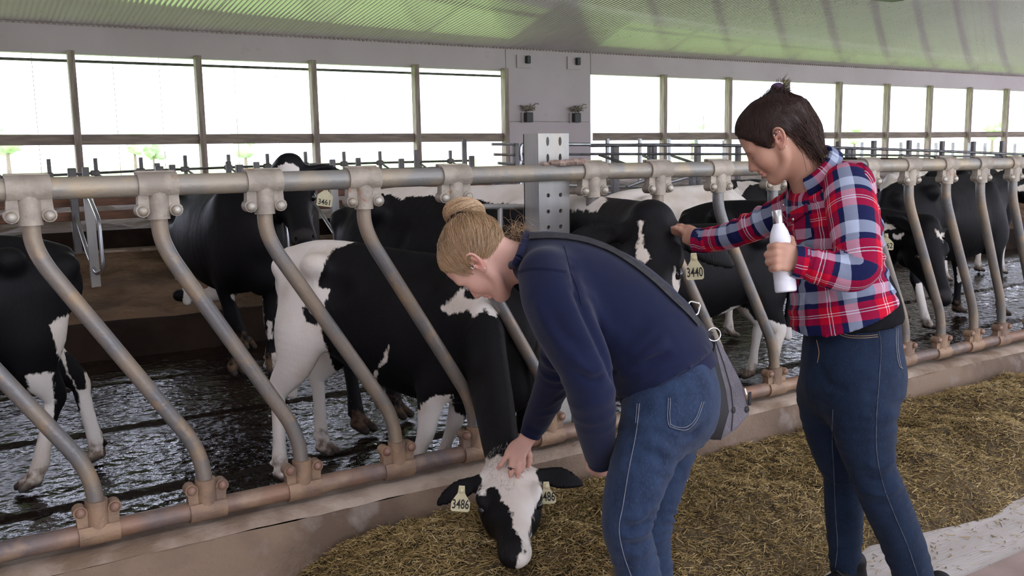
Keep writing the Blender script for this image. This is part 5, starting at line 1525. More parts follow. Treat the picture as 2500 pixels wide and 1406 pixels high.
capB = mesh_obj('hair', *cv, hairB, B, attrs=dict(tone=(0.30 + .15 * vnoise(cv[0], 60, 2), 'FLOAT')))
def outside(paths, bv, off=.0009):
    out = []
    for P in paths:
        P = np.array(P)
        for i in range(len(P)):
            q = bv.find_nearest(Vector(P[i]), .03)
            if q[0] is None: continue
            n = np.array(q[1]); e = (P[i] - np.array(q[0])) @ n
            if e < off: P[i] = np.array(q[0]) + n * off * (1 + .8 * ((i * 7 + len(out)) % 5) / 4)
        P[1:-1] = (P[:-2] + 2 * P[1:-1] + P[2:]) / 4
        out.append(P)
    return out
def comb(h, capV, target, n, seed, infl, keep=lambda L: np.ones(len(L), bool), jit=.004, rad=(.0007, .0013), droop=0.0):
    g = np.random.default_rng(seed); L = h.inv(capV)
    idx = np.where(keep(L))[0]; idx = idx[g.integers(0, len(idx), n)]
    tl = h.inv(target); paths = []
    c0 = np.array([-.008, 0, .040]); R0 = np.array([.096, .073, .084]) + infl
    for i in idx:
        a = L[i]; t = np.linspace(0, 1, 12)[:, None]
        b = tl + g.normal(0, .012, 3)
        p = a + (b - a) * t
        q = (p - c0) / R0; rr = np.linalg.norm(q, axis=1)[:, None]
        rmin = 1.0 + .02 * g.random()
        q = q / rr * np.maximum(rr, rmin)
        p = c0 + q * R0
        w = g.normal(0, jit, 3) * np.sin(t * math.pi * g.uniform(.5, 1.6) + g.random() * 3)
        p = p + w * np.minimum(1, t * 3)
        paths.append(h.o + (p @ h.R.T) * h.k)
    return paths, g.uniform(rad[0], rad[1], n), g.beta(2, 2, n)
capb = bvh_of(*cv)
pth, rad, ton = comb(HB_, cv[0], bunB, 4200, 1, .009, rad=(.00032, .0006))
edge = lambda L: (0.80 * (L[:, 0] - .022) - .60 * (L[:, 2] - .004) > -.012) | (.42 * (L[:, 0] - .022) - .907 * (L[:, 2] - .014) > -.012)
p2, r2, t2 = comb(HB_, cv[0], bunB, 1600, 2, .0105, keep=edge, jit=.005, rad=(.0003, .0006))
g = np.random.default_rng(11)
fly = []
for i in range(110):     # wisps at the nape and crown
    a = D(1250 + g.normal(0, 16), 572 + g.normal(0, 12), 2.68 + g.normal(0, .03))
    v = RT * g.uniform(.02, .075) + UP * g.normal(.012, .018) + FW * g.normal(0, .02)
    cu = np.cross(v, g.normal(0, 1, 3)) * g.uniform(.1, .55)
    tt = np.linspace(0, 1, 10)[:, None]
    fly.append(a + v * tt + cu * np.sin(tt * math.pi * g.uniform(.8, 1.9)) + UP * (-.02 * tt ** 2))
for i in range(60):
    a = cv[0][g.integers(0, len(cv[0]))]; d = nrm(bunB - a); o_ = nrm(a - HB_(-.008, 0, .04))
    tt = np.linspace(0, 1, 10)[:, None]
    fly.append(a + d * .09 * tt + o_ * (.012 * np.sin(tt * 3.0)) + g.normal(0, .006, 3) * tt)
pth = outside(pth + p2, capb) + fly
Vs, Fs, Ts = strands(pth, np.concatenate([rad, r2, g.uniform(.0002, .0004, len(fly))]), np.concatenate([ton, t2, g.beta(2.5, 1.6, len(fly))]))
o = mesh_obj('hair_strands', Vs, Fs, hairB, capB, attrs=dict(tone=(Ts, 'FLOAT')))
# rolled bun
ax = nrm(bunB - HB_(-.02, 0, .07)); e1 = nrm(RT - ax * (RT @ ax)); e2 = np.cross(ax, e1)
def bun(center, ax, e1, e2, R1, R2, rt, n, seed, name, mtl, parent, rs=.0016, wind=2.2):
    g = np.random.default_rng(seed); mb = MB(); V, Fc = [], []
    nu, nv = 40, 16
    for i in range(nu):
        for j in range(nv):
            a, b = 2 * math.pi * i / nu, 2 * math.pi * j / nv
            V.append(center + e1 * (R1 + rt * math.cos(b)) * math.cos(a) + e2 * (R2 + rt * math.cos(b)) * math.sin(a) + ax * rt * 1.05 * math.sin(b))
    Fc = [(i * nv + j, ((i + 1) % nu) * nv + j, ((i + 1) % nu) * nv + (j + 1) % nv, i * nv + (j + 1) % nv) for i in range(nu) for j in range(nv)]
    V = np.array(V)
    b0 = mesh_obj(name, V, Fc, mtl, parent, attrs=dict(tone=(np.full(len(V), .3), 'FLOAT')))
    P = []
    for i in range(n):
        a0, b0_ = g.random() * 6.28, g.random() * 6.28; sp = g.uniform(2.2, 4.5); wn = g.uniform(.6, wind) * (1 if g.random() < .8 else -.4)
        q = []
        rr = rt * g.uniform(1.0, 1.07)
        for t in np.linspace(0, 1, 14):
            a, b = a0 + sp * t, b0_ + wn * t * 2
            q.append(center + e1 * (R1 + rr * math.cos(b)) * math.cos(a) + e2 * (R2 + rr * math.cos(b)) * math.sin(a) + ax * rr * 1.05 * math.sin(b))
        P.append(np.array(q))
    Vs, Fs, Ts = strands(P, g.uniform(rs * .5, rs, n), g.beta(2.2, 1.6, n))
    mesh_obj(name + '_strands', Vs, Fs, mtl, b0, attrs=dict(tone=(Ts, 'FLOAT')))
    return b0
bun(bunB, ax, e1, e2, .036, .028, .0255, 1100, 4, 'hair_bun', hairB, B, rs=.0009)
mb = MB(); c = bunB - ax * .030
mb.tube([c + (e1 * math.cos(a) * .036 + e2 * math.sin(a) * .032) for a in np.linspace(0, 6.28, 25)], [.006 + .002 * math.sin(a * 9) for a in np.linspace(0, 6.28, 25)], 7)
for s in (-1, 1): mb.ball(c + e1 * s * .040 + e2 * .004, (.010, .008, .012), 8, 6)
mb.build('hair_tie', m_black, B)

# sweatshirt
rows = [[*D(1650, 968, 2.62), .180, .142], [*D(1612, 892, 2.62), .190, .155], [*D(1565, 815, 2.63), .188, .152], [*D(1495, 742, 2.64), .190, .142], [*D(1420, 690, 2.655), .192, .128], [*D(1350, 648, 2.67), .165, .098], [*D(1296, 628, 2.68), .090, .074], [*D(1275, 622, 2.685), .080, .070]]
LA = [[*D(1330, 672, 2.50), .075], [*D(1352, 735, 2.45), .084], [*D(1392, 820, 2.41), .080], [*D(1428, 895, 2.40), .071], [*D(1446, 980, 2.44), .062], [*D(1458, 1060, 2.51), .052], [*D(1464, 1110, 2.56), .042]]
RA = [[*D(1390, 690, 2.84), .075], [*D(1385, 790, 2.89 + dS * .2), .078], [*D(1368, 880, 2.945 + dS * .45), .070], [*D(1340, 960, 2.985 + dS * .75), .060], [*D(1312, 1022, 3.01 + dS), .050], [*D(1304, 1040, 3.02 + dS), .044]]
ext = [np.array(r[:3]) for r in rows + LA + RA]
F = Field(np.min(ext, 0) - .22, np.max(ext, 0) + .22, .0075)
F.chain(rows, side=lB, k=.03)
hem_n = nrm(D(1660, 985, 2.62) - D(1600, 870, 2.62))
F.plane_cut(D(1622, 905, 2.62), hem_n)
F.chain(LA, k=.045); F.chain(RA, k=.045)
coln = nrm(D(1225, 600, 2.68) - D(1300, 640, 2.69))
F.plane_cut(D(1258, 615, 2.68), coln)
V, Q = F.mesh(2)
N = vnormals(V, Q)
ut = chain_uv(V, rows, lB); ul = chain_uv(V, LA, lB); ur = chain_uv(V, RA, lB)
dl = np.min([np.linalg.norm(V - np.array(r[:3]), axis=1) - r[3] for r in LA], 0); dr = np.min([np.linalg.norm(V - np.array(r[:3]), axis=1) - r[3] for r in RA], 0)
disp = folds(V, N, ul[:, 0], .27, .075, .007, .10, 1, noise=1.2, mask=(dl < .03)) + folds(V, N, ul[:, 0], .45, .05, .0025, .06, 2, noise=1.4, mask=(dl < .03)) + folds(V, N, ur[:, 0], .30, .06, .005, .12, 3, noise=1.3, mask=(dr < .03))
disp += folds(V, N, ut[:, 0], .10, .06, .010, .09, 5, mask=(dl > .03)) + .004 * vnoise(V, 5, 3)
V = V + N * disp[:, None]
V = relax(V, Q, .4)
V = ridges(V, vnormals(V, Q), bvh_of(V, Q), [
    ([(1400, 690), (1428, 760), (1470, 850), (1505, 930)], -.016, .016), ([(1425, 690), (1460, 760), (1500, 840)], .010, .022),
    ([(1396, 640), (1402, 675), (1420, 720)], -.010, .012), ([(1545, 935), (1600, 905), (1670, 880), (1730, 850)], .008, .014), ([(1530, 905), (1590, 880), (1650, 858)], -.008, .013),
    ([(1520, 870), (1580, 855), (1640, 820)], .009, .018), ([(1510, 830), (1550, 800), (1590, 760)], -.006, .02), ([(1300, 720), (1340, 800), (1395, 880)], .006, .02),
    ([(1340, 760), (1380, 820), (1440, 860)], -.006, .018), ([(1400, 900), (1440, 930), (1480, 920)], -.007, .013), ([(1390, 870), (1440, 905), (1480, 890)], .007, .012)])
sw = mesh_obj('sweatshirt', V, Q, m_navy, B)
swb = bvh_of(V, Q)
# waistband, cuffs, collar
F = Field(D(1650, 960, 2.62) - .3, D(1600, 900, 2.62) + .3, .007)
F.chain([[*D(1661, 990, 2.62), .170, .138], [*D(1640, 946, 2.62), .175, .146], [*D(1612, 890, 2.62), .178, .147]], side=lB, k=0)
F.plane_cut(D(1633, 942, 2.62), hem_n); F.plane_cut(D(1612, 890, 2.62), -hem_n)
Vw_, Qw_ = F.mesh(1); mesh_obj('waistband', Vw_, Qw_, m_navyrib, sw)
for A in ([[*D(1461, 1082, 2.535), .044], [*D(1464, 1108, 2.555), .040], [*D(1466, 1130, 2.575), .036]], [[*DH(1310, 1025, 3.01), .044], [*DH(1300, 1048, 3.025), .041], [*DH(1294, 1062, 3.03), .038]]):
    mb = MB(); P = np.array(A); mb.tube(spline(P[:, :3], 5), spline(P, 5)[:, 3], 20); mb.build('cuff', m_navyrib, sw)
def rim(V, p, n, r, tol=.012, grow=0.0):
    """ring of a tube round the open edge of a garment cut at plane p, n"""
    q = (V - p) @ n; E = V[np.abs(q) < tol]; c = E.mean(0); a_ = nrm(np.cross(n, ZUP + .1 * RT)); b_ = np.cross(n, a_)
    th = np.arctan2((E - c) @ b_, (E - c) @ a_); rr = np.hypot((E - c) @ b_, (E - c) @ a_); out = []
    for k in range(37):
        t = -math.pi + 2 * math.pi * k / 36; dth = np.abs((th - t + math.pi) % (2 * math.pi) - math.pi); w = np.sort(rr[dth < .3])
        R_ = (w[int(len(w) * .9)] if len(w) else .07) + grow
        out.append(c + a_ * math.cos(t) * R_ + b_ * math.sin(t) * R_)
    out = np.array(out); out[1:-1] = (out[:-2] + out[1:-1] + out[2:]) / 3; out[0] = out[-1] = (out[0] + out[1] + out[-2]) / 3
    mb = MB(); mb.tube(out, r, 9); return mb
rim(V, D(1258, 615, 2.68), coln, .011, grow=-.006).build('collar', m_navyrib, sw)
mb = MB()
for q in ([(1252, 668), (1290, 655), (1340, 656), (1392, 664)], [(1252, 672), (1290, 659), (1340, 660), (1392, 668)], [(1392, 664), (1408, 700), (1420, 745)], [(1392, 664), (1385, 630), (1378, 600)]):
    mb = MB(); surf_line(mb, swb, q, .0010)
    if mb.v: mb.build('seam', m_navyrib, sw)

# jeans
hips = [[*D(1640, 905, 2.62), .165, .118], [*D(1640, 950, 2.62), .170, .128], [*D(1640, 1000, 2.62), .172, .130]]
F = Field(np.min([D(1640, 900, 2.62), D(1530, 1285, 2.48), D(1583, 1680, 2.62), D(1612, 1640, 2.87)], 0) - .24, np.max([D(1640, 900, 2.62), D(1640, 1000, 2.8), D(1530, 1285, 2.9)], 0) + .24, .0075)
F.chain(hips, side=lB, k=.03)
for d in (2.545, 2.70): F.ell(D(1664, 968, d), (.092, .092, .092), k=.06)
LR = [[*D(*q[:3]), q[3]] for q in legL]; RR = [[*D(*q[:3]), q[3]] for q in legR]
F.chain(LR, k=.05); F.chain(RR, k=.05)
F.plane_cut((0, 0, .045), (0, 0, -1))
V, Q = F.mesh(1); N = vnormals(V, Q)
u1, u2 = chain_uv(V, LR, lB), chain_uv(V, RR, lB)
near = np.min([np.linalg.norm(V - np.array(r[:3]), axis=1) - r[3] for r in LR], 0) < np.min([np.linalg.norm(V - np.array(r[:3]), axis=1) - r[3] for r in RR], 0)
for uu, mk in ((u1[:, 0], near), (u2[:, 0], ~near)):
    V = V + N * (folds(V, N, uu, .33, .030, .0105, .065, 1, noise=1.0, mask=mk) + folds(V, N, uu, .10, .05, .005, .10, 4, mask=mk) + folds(V, N, uu, .50, .04, .003, .12, 6, mask=mk))[:, None]
V = ridges(V, vnormals(V, Q), bvh_of(V, Q), [
    ([(1590, 1236), (1560, 1262), (1520, 1268)], .010, .011), ([(1592, 1262), (1560, 1284), (1515, 1292)], -.008, .010), ([(1590, 1288), (1560, 1304), (1510, 1312)], .010, .011), ([(1600, 1215), (1570, 1232), (1540, 1240)], -.007, .011),
    ([(1590, 1320), (1555, 1332), (1520, 1330)], -.006, .011), ([(1590, 1340), (1560, 1356), (1525, 1352)], .006, .012), ([(1520, 1005), (1560, 1030), (1600, 1035)], .006, .014), ([(1510, 1040), (1550, 1058), (1590, 1056)], -.006, .013),
    ([(1640, 1080), (1610, 1090), (1570, 1080)], .007, .014), ([(1650, 1065), (1690, 1062), (1720, 1035)], -.010, .014), ([(1500, 1130), (1530, 1150), (1570, 1150)], .005, .014)])
jn = mesh_obj('jeans', V, Q, m_denimB, B); jb = bvh_of(V, Q)
mb = MB()
surf_line(mb, jb, [(1562, 985), (1553, 1060), (1535, 1150), (1522, 1230), (1512, 1290), (1522, 1350), (1543, 1410)], .0012, 8)
for off in (0, 5):
    surf_line(mb, jb, [(1631 + off, 972), (1630 + off, 1030 - off), (1640, 1043 - off), (1676 - off, 1046 - off), (1700 - off, 1022), (1716 - off, 980)], .0009, 6, off=.0045)
surf_line(mb, jb, [(1556, 985), (1552, 1032)], .0009, 6)
mb.build('stitching', m_stitch, jn)
mb = MB(); P = [on_surf(jb, x, y, .002) for x, y in ((1632, 970), (1632, 1032), (1641, 1044), (1684, 1047), (1712, 1025), (1735, 968))]
if all(p is not None for p in P):
    mb.add(P + [p + UP * 0 + (CAM - p) * .0012 for p in P], [(6, 7, 8, 9, 10, 11), (0, 6, 7, 1)[::-1], (1, 7, 8, 2)[::-1], (2, 8, 9, 3)[::-1], (3, 9, 10, 4)[::-1]])
# pocket follows the hip: small grid of surface points
G = []
for j in range(9):
    for i in range(9):
        x = 1632 + (1712 - 1632) * i / 8 - (j / 8) ** 2 * (2.6 * i); y = 966 + 78 * j / 8 - 4 * (i / 8) + 8 * math.sin(math.pi * i / 8) * (j / 8)
        p = on_surf(jb, x, y, .0028); G.append(p)
if all(p is not None for p in G):
    mesh_obj('back_pocket', np.array(G), [(j * 9 + i, (j + 1) * 9 + i, (j + 1) * 9 + i + 1, j * 9 + i + 1) for j in range(8) for i in range(8)], m_denimB, jn)
m_shoeB = mat('brown boot leather', (0.09, 0.05, 0.03), rough=0.6); m_sole = mat('pale sole', (0.5, 0.48, 0.44), rough=0.7)
for q in (legL[-1], legR[-1]):
    p = D(*q[:3]); shoe([p[0] - fB[0] * .05, p[1] - fB[1] * .05, 0.0], fB, .24, m_shoeB, m_sole, B)

# shoulder bag
bag = empty('shoulder_bag', D(1765, 960, 2.84), 'grey pebbled leather shoulder bag hanging behind the bending woman', 'bag')
m_leather = mat('grey pebbled leather', (0.165, 0.150, 0.165), (0.125, 0.113, 0.125), scale=12, rough=0.5, spec=0.4, bump=0.7, bscale=170, bdist=.004)
m_bagblk = mat('black bag trim and painted shade', (0.012, 0.011, 0.012), rough=0.55)
def BG(x, y, dd=0.0): return D(x, y, 2.83) + FWH * dd
out = [(1744, 822), (1760, 838), (1785, 885), (1806, 925), (1815, 945), (1829, 998), (1830, 1012), (1800, 1048), (1762, 1074), (1742, 1076), (1738, 1000), (1745, 900)]
def pouch(poly, d0, d1, name, mtl, parent, inset=.006):
    poly = np.array(poly, float); c = poly.mean(0); n = len(poly); V = []; rings = ((d0, .93), (d0 + inset, 1), (d1 - inset, 1), (d1, .93))
    for dd, sc in rings: V += [BG(*(c + (p - c) * sc), dd) for p in poly]
    Fc = [tuple(range(n)), tuple(range(3 * n, 4 * n))[::-1]] + [(r * n + k, (r + 1) * n + k, (r + 1) * n + (k + 1) % n, r * n + (k + 1) % n) for r in range(3) for k in range(n)]
    return mesh_obj(name, np.array(V), Fc, mtl, parent, smooth=True, auto=.7)
bm = pouch(out, 0.0, .13, 'pouch', m_leather, bag)
pouch([(1744, 835), (1756, 890), (1772, 950), (1780, 1005), (1760, 1074), (1722, 1072), (1716, 1000), (1728, 930)], -.006, .10, 'shade_painted_back', m_bagblk, bag)  # shadowed back of the bag, its shade painted in as plain black
mb = MB()
for q in (((1747, 830), (1768, 890), (1785, 950), (1790, 1000), (1786, 1052)),):
    mb.tube([BG(x, y, -.001) for x, y in q], .0018, 5)
mb.build('piping', m_bagblk, bm)
mb = MB()
for x, y in ((1792, 1002), (1824, 1000)): mb.ball(BG(x, y, .001), (.009, .004, .011), 10, 7)
mb.build('eyelet', m_bagblk, bm)
mb = MB(); mb.tube([BG(1818, 948, -.003), BG(1822, 962, -.003)], .003, 6); mb.build('zipper', m_steel, bm)
mb = MB(); mb.box(BG(1829, 972, -.006), (.012, .006, .042), bev=.002); mb.build('zip_pull', m_bagblk, bm)
m_strap = mat('black strap with grey edge', (0.035, 0.036, 0.042), (0.02, 0.02, 0.024), scale=60, rough=0.6, bump=.4, bscale=300)
sp = spline(np.array([(1293, 582), (1345, 580), (1396, 584), (1444, 595), (1496, 616), (1550, 650), (1600, 690), (1640, 728), (1682, 768), (1716, 806), (1738, 818)], float), 5)
L_, R_ = [], []
for i, (x, y) in enumerate(sp):
    t = sp[min(i + 1, len(sp) - 1)] - sp[max(i - 1, 0)]; n = np.array([-t[1], t[0]]) / (np.linalg.norm(t) + 1e-9)
    prevd = 2.72
    for s, lst in ((-1, L_), (1, R_)):
        x2, y2 = x + n[0] * s * 6.5, y + n[1] * s * 6.5
        c = D(x2, y2, 2.66); p = on_surf(swb, x2, y2, .006)
        if p is None: hit = swb.find_nearest(Vector(c)); p = np.array(hit[0]) + np.array(hit[1]) * .006
        if i > len(sp) - 8:
            w_ = (i - (len(sp) - 8)) / 7; p = p * (1 - w_) + D(x2, y2, 2.80) * w_
        lst.append(p)
n_ = len(sp); up_ = [p + nrm(CAM - p) * .003 + ZUP * .002 for p in L_], [p + nrm(CAM - p) * .003 + ZUP * .002 for p in R_]
V = L_ + R_ + up_[0] + up_[1]
Fc = []
for i in range(n_ - 1):
    Fc += [(i, i + 1, n_ + i + 1, n_ + i), (2 * n_ + i, 3 * n_ + i, 3 * n_ + i + 1, 2 * n_ + i + 1), (i, 2 * n_ + i, 2 * n_ + i + 1, i + 1), (n_ + i, n_ + i + 1, 3 * n_ + i + 1, 3 * n_ + i)]
mesh_obj('strap', np.array(V), Fc, m_strap, bag, auto=.8)
def ring_px(c, r, d, th, sq=False, rot=0.0):
    P = []
    for a in np.linspace(0, 2 * math.pi, 29):
        if sq:
            ca, sa = math.cos(a), math.sin(a); m_ = (abs(ca) ** 5 + abs(sa) ** 5) ** (-1 / 5); x, y = ca * m_ * r, sa * m_ * r * 1.05
        else: x, y = r * math.cos(a), r * math.sin(a)
        P.append(D(c[0] + x * math.cos(rot) - y * math.sin(rot), c[1] + x * math.sin(rot) + y * math.cos(rot), d))
    mb = MB(); mb.tube(P, th, 7); return mb
q = on_surf(swb, 1693, 754); dq = (pix(q)[2] if q is not None else 2.7) - .012
ring_px((1693, 752), 14, dq, .0026, True, .25).build('buckle', m_steel, bag)
ring_px((1743, 816), 16, 2.80, .0022).build('ring', m_steel, bag)
# ------------------------------------------------------------------ the woman in the plaid shirt
skinP = skin_mat('tan skin', (0.52, 0.29, 0.20), (0.46, 0.245, 0.165), (0.50, 0.16, 0.13))
hairP = hair_mat('dark brown hair', [(0.014, 0.007, 0.005), (0.028, 0.013, 0.009), (0.055, 0.026, 0.017), (0.11, 0.055, 0.035)], rough=0.42)
hairP.node_tree.nodes['Principled BSDF'].inputs['Specular IOR Level'].default_value = 0.25
m_denimP = cloth_mat('dark blue denim', (0.009, 0.021, 0.048), (0.005, 0.012, 0.030), scale=8, weave=500, bump=0.35, rough=0.8, sheen=0.05, stretch=(3, 3, 1), fleck=(0.014, 0.030, 0.062))
def plaid_mat(name):
    M, T, B = new_mat(name); L = T.links.new
    at = nd(T, 'ShaderNodeAttribute', attribute_name='cloth'); sx = nd(T, 'ShaderNodeSeparateXYZ'); L(at.outputs['Vector'], sx.inputs[0])
    RED, NAVY, GREY, WHT = (0.52, 0.012, 0.035), (0.012, 0.015, 0.058), (0.44, 0.49, 0.60), (0.80, 0.78, 0.80)
    seq = [(0.0, RED), (.13, WHT), (.145, RED), (.185, WHT), (.20, RED), (.37, NAVY), (.68, GREY), (.90, NAVY)]
    outs = []
    for i, per in ((0, .150), (1, .150)):
        d = nd(T, 'ShaderNodeMath', operation='DIVIDE'); L(sx.outputs[i], d.inputs[0]); d.inputs[1].default_value = per
        a = nd(T, 'ShaderNodeMath', operation='ADD'); L(d.outputs[0], a.inputs[0]); a.inputs[1].default_value = 40.25
        f = nd(T, 'ShaderNodeMath', operation='FRACT'); L(a.outputs[0], f.inputs[0])
        r = nd(T, 'ShaderNodeValToRGB'); r.color_ramp.interpolation = 'CONSTANT'; e = r.color_ramp.elements
        e[0].position, e[0].color = 0.0, (*seq[0][1], 1); e[1].position, e[1].color = seq[1][0], (*seq[1][1], 1)
        for p, c in seq[2:]:
            q = e.new(p); q.color = (*c, 1)
        L(f.outputs[0], r.inputs[0]); outs.append(r.outputs[0])
    mx = nd(T, 'ShaderNodeMix', data_type='RGBA'); mx.inputs[0].default_value = 0.5; L(outs[0], mx.inputs[6]); L(outs[1], mx.inputs[7])
    hs = nd(T, 'ShaderNodeHueSaturation'); hs.inputs['Saturation'].default_value = 1.12; hs.inputs['Value'].default_value = 0.92; L(mx.outputs[2], hs.inputs['Color'])
    L(hs.outputs[0], B.inputs['Base Color']); B.inputs['Roughness'].default_value = 0.85; B.inputs['Specular IOR Level'].default_value = 0.2
    tc = nd(T, 'ShaderNodeTexCoord'); n = nd(T, 'ShaderNodeTexNoise', Scale=45.0, Detail=4.0); L(tc.outputs['Object'], n.inputs['Vector'])
    b = nd(T, 'ShaderNodeBump', Strength=0.3, Distance=0.006); L(n.outputs[0], b.inputs['Height']); L(b.outputs[0], B.inputs['Normal'])
    return M
m_plaid = plaid_mat('red navy white plaid cotton')
fP = nrm(-RTH * 0.97 - FWH * 0.24); lP = np.cross(ZUP, fP)
HP = HeadFrame(D(1899, 338.5, 2.92), RT * -0.742 - UP * 0.54 + FW * 0.39, RT * -0.588 + UP * 0.81, 1.02)
P_ = empty('person', (2.5, 1.9, 0.0), 'dark-haired woman in a red plaid shirt holding a bottle, stroking a cow', 'person')

neckP = [[*D(1960, 405, 2.95), .054, .060], [*D(1985, 450, 2.97), .062, .068]]
hv = head_field(HP, neckP).mesh(1)
# hand around the bottle (left) and hand on the cow's head (right)
fing = []
for i, (y0, xl) in enumerate(((601, 1882), (620, 1875), (638, 1878), (655, 1886))):
    k = y0 + (630 - y0) * .10
    fing.append([D(1922, k - 2, 2.685), D(1896, y0 - 1, 2.672), D(xl - 1, y0 + 2, 2.695), D(xl + 8, y0 + 4, 2.735)])
fing.append([D(1935, 600, 2.71), D(1930, 585, 2.74), D(1918, 578, 2.765), D(1904, 577, 2.78)])
palmP = ([[*D(1962, 640, 2.70), .026, .021], [*D(1946, 634, 2.695), .033, .019], [*D(1930, 630, 2.688), .039, .016], [*D(1918, 628, 2.68), .038, .012]], UP)
Fn = hand_fields(None, fing, palmP, fore=[[*D(2010, 650, 2.69), .034, .032], [*D(1975, 644, 2.695), .028, .025], [*D(1958, 639, 2.70), .026, .021]], r=(.0098, .0088, .0074))
ff = []
for i in range(4):
    ff.append([D(1672, 566 + 4 * i, 3.44 + .014 * i), D(1660, 560 + 4 * i, 3.45 + .014 * i), D(1650, 556 + 5 * i, 3.46 + .014 * i), D(1641, 556 + 6 * i, 3.47 + .014 * i)])
ff.append([D(1690, 562, 3.43), D(1676, 556, 3.45), D(1664, 552, 3.47), D(1654, 550, 3.485)])
Ff = hand_fields(None, ff, ([[*D(1706, 585, 3.40), .027, .02], [*D(1692, 578, 3.42), .036, .017], [*D(1676, 571, 3.44), .036, .013]], UP), fore=[[*D(1740, 588, 3.36), .033, .03], [*D(1714, 587, 3.39), .027, .023], [*D(1702, 584, 3.41), .027, .02]])
spP = [(1985, 440, 2.96), (2020, 500, 2.97), (2038, 580, 2.97), (2045, 680, 2.97), (2075, 800, 2.98), (2080, 920, 2.98)]
Fb = Field(np.min([D(*q) for q in spP] + [D(2060, 1470, 3.1), D(1720, 590, 3.4)], 0) - .32, np.max([D(*q) for q in spP] + [D(2290, 1450, 2.9)], 0) + .32, .012)
Fb.chain([[*D(*q), a, b] for q, a, b in zip(spP, (.06, .14, .14, .13, .15, .15), (.055, .08, .105, .105, .12, .13))], side=lP, k=.04)
nA = [(2062, 465, 2.80), (2085, 560, 2.72), (2095, 655, 2.68), (2020, 652, 2.685), (1958, 640, 2.70)]
fA = [(1990, 478, 3.08), (1920, 520, 3.14), (1850, 551, 3.22), (1780, 577, 3.30), (1712, 587, 3.39)]
for A in (nA, fA): Fb.chain([[*D(*q), r] for q, r in zip(A, (.05, .046, .04, .034, .026))], k=.04)
lgN = [(2104, 965, 2.88, .106), (2110, 1052, 2.88, .094), (2128, 1142, 2.89, .073), (2160, 1222, 2.90, .072), (2203, 1323, 2.93, .067), (2231, 1406, 2.96, .061), (2258, 1480, 2.99, .050), (2275, 1520, 3.0, .047)]
lgF = [(2030, 965, 3.08, .112), (2042, 1040, 3.09, .106), (2054, 1110, 3.10, .088), (2060, 1155, 3.11, .068), (2061, 1250, 3.13, .063), (2063, 1350, 3.15, .053), (2065, 1388, 3.16, .051)]
for A in (lgN, lgF + [(2066, 1430, 3.17, .048)]): Fb.chain([[*D(*q[:3]), q[3] - .014] for q in A], k=.05)
V, Q = merge_mesh([hv, Fn.mesh(1), Ff.mesh(1), Fb.mesh(1)])
red = np.zeros(len(V)); red[:len(hv[0])] = head_red(HP, hv[0], .75) * .8
body = mesh_obj('body', V, Q, skinP, P_, attrs=dict(red=(red, 'FLOAT')))
mb = MB()
for s in (-1, 1): mb.tube([HP(.0915 - .004 * abs(t) ** 2, s * .031 + t * .015, -.0065 + .0015 * abs(t)) for t in np.linspace(-1, 1, 9)], .0011, 5)
mb.build('eyelashes', m_lash, body)
mb = MB()
for s in (-1, 1): mb.tube([HP(.0930 - .010 * abs(t + .3) ** 2 * .6, s * .032 + t * s * .022, .0255 - .003 * t * t) for t in np.linspace(-1, 1, 9)], .0028, 5, flat=.6)
mb.build('eyebrows', m_lash, body)
mb = MB()
for q in ((-.004, .0835, .018), (-.022, .0825, .018), (-.030, .080, .012), (-.028, .080, -.014), (-.012, .082, -.030)): mb.ball(HP(*q), .0026, 8, 6)
mb.build('ear_studs', m_steel, body)

# hair: top gathered into a small knot, the rest hanging to the collar
knot = D(1901, 222, 2.97)
hang = [[[*D(1930, 275, 2.97), .085, .055], [*D(1955, 315, 2.98), .088, .052], [*D(1966, 350, 2.98), .082, .044], [*D(1974, 378, 2.985), .068, .028], [*D(1972, 396, 2.985), .05, .014]],
        [[*D(1928, 320, 2.91), .012, .028], [*D(1948, 355, 2.92), .014, .032], [*D(1962, 388, 2.94), .012, .022], [*D(1962, 404, 2.95), .008, .012]]]
cutsP = [((.030, 0, .000), (.80, 0, -.60))]
ext = [HP(x, y, z) for x in (-.15, .13) for y in (-.11, .11) for z in (-.14, .16)] + [np.array(e[:3]) + q for ch in hang for e in ch for q in (-.09, .09)]
F = Field(np.min(ext, 0), np.max(ext, 0), .004)
F.ell(HP(-.008, 0, .040), np.array([.104, .080, .092]) * 1.06, HP.R, k=.01)
F.ell(HP(.042, 0, .056), np.array([.052, .062, .060]) * 1.06, HP.R, k=.03)
F.plane_cut(HP(.032, 0, .002), HP.f * .80 - HP.u * .60); F.plane_cut(HP(.03, 0, .018), HP.f * .30 - HP.u * .954)
for ch in hang: F.chain(ch, side=lP, k=.02)
# sideburn in front of the ear
for s in (-1, 1): F.chain([[*HP(.030, s * .074, .035), .010, .016], [*HP(.030, s * .072, .012), .006, .013], [*HP(.026, s * .070, -.006), .004, .007]], side=HP.l, k=.012)
for s in (-1, 1): F.ell(HP(-.012, s * .085, .001), np.array([.022, .03, .032]) * 1.06, HP.R, k=.006, op='sub')
F.ell(D(1901, 228, 2.97), .020, k=.02)
cv = F.mesh(1)
capP = mesh_obj('hair', *cv, hairP, P_, attrs=dict(tone=(0.22 + .15 * vnoise(cv[0], 60, 2), 'FLOAT')))
top = lambda L: (L[:, 2] > .055) | ((L[:, 0] > .0) & (L[:, 2] > .0))
p1, r1, t1 = comb(HP, cv[0], knot - UP * .012, 4500, 21, .010, keep=top, jit=.0025, rad=(.0003, .0006))
front = lambda L: (L[:, 0] > .025)
p1b, r1b, t1b = comb(HP, cv[0], knot - UP * .012, 2600, 22, .011, keep=front, jit=.0025, rad=(.0003, .0006))
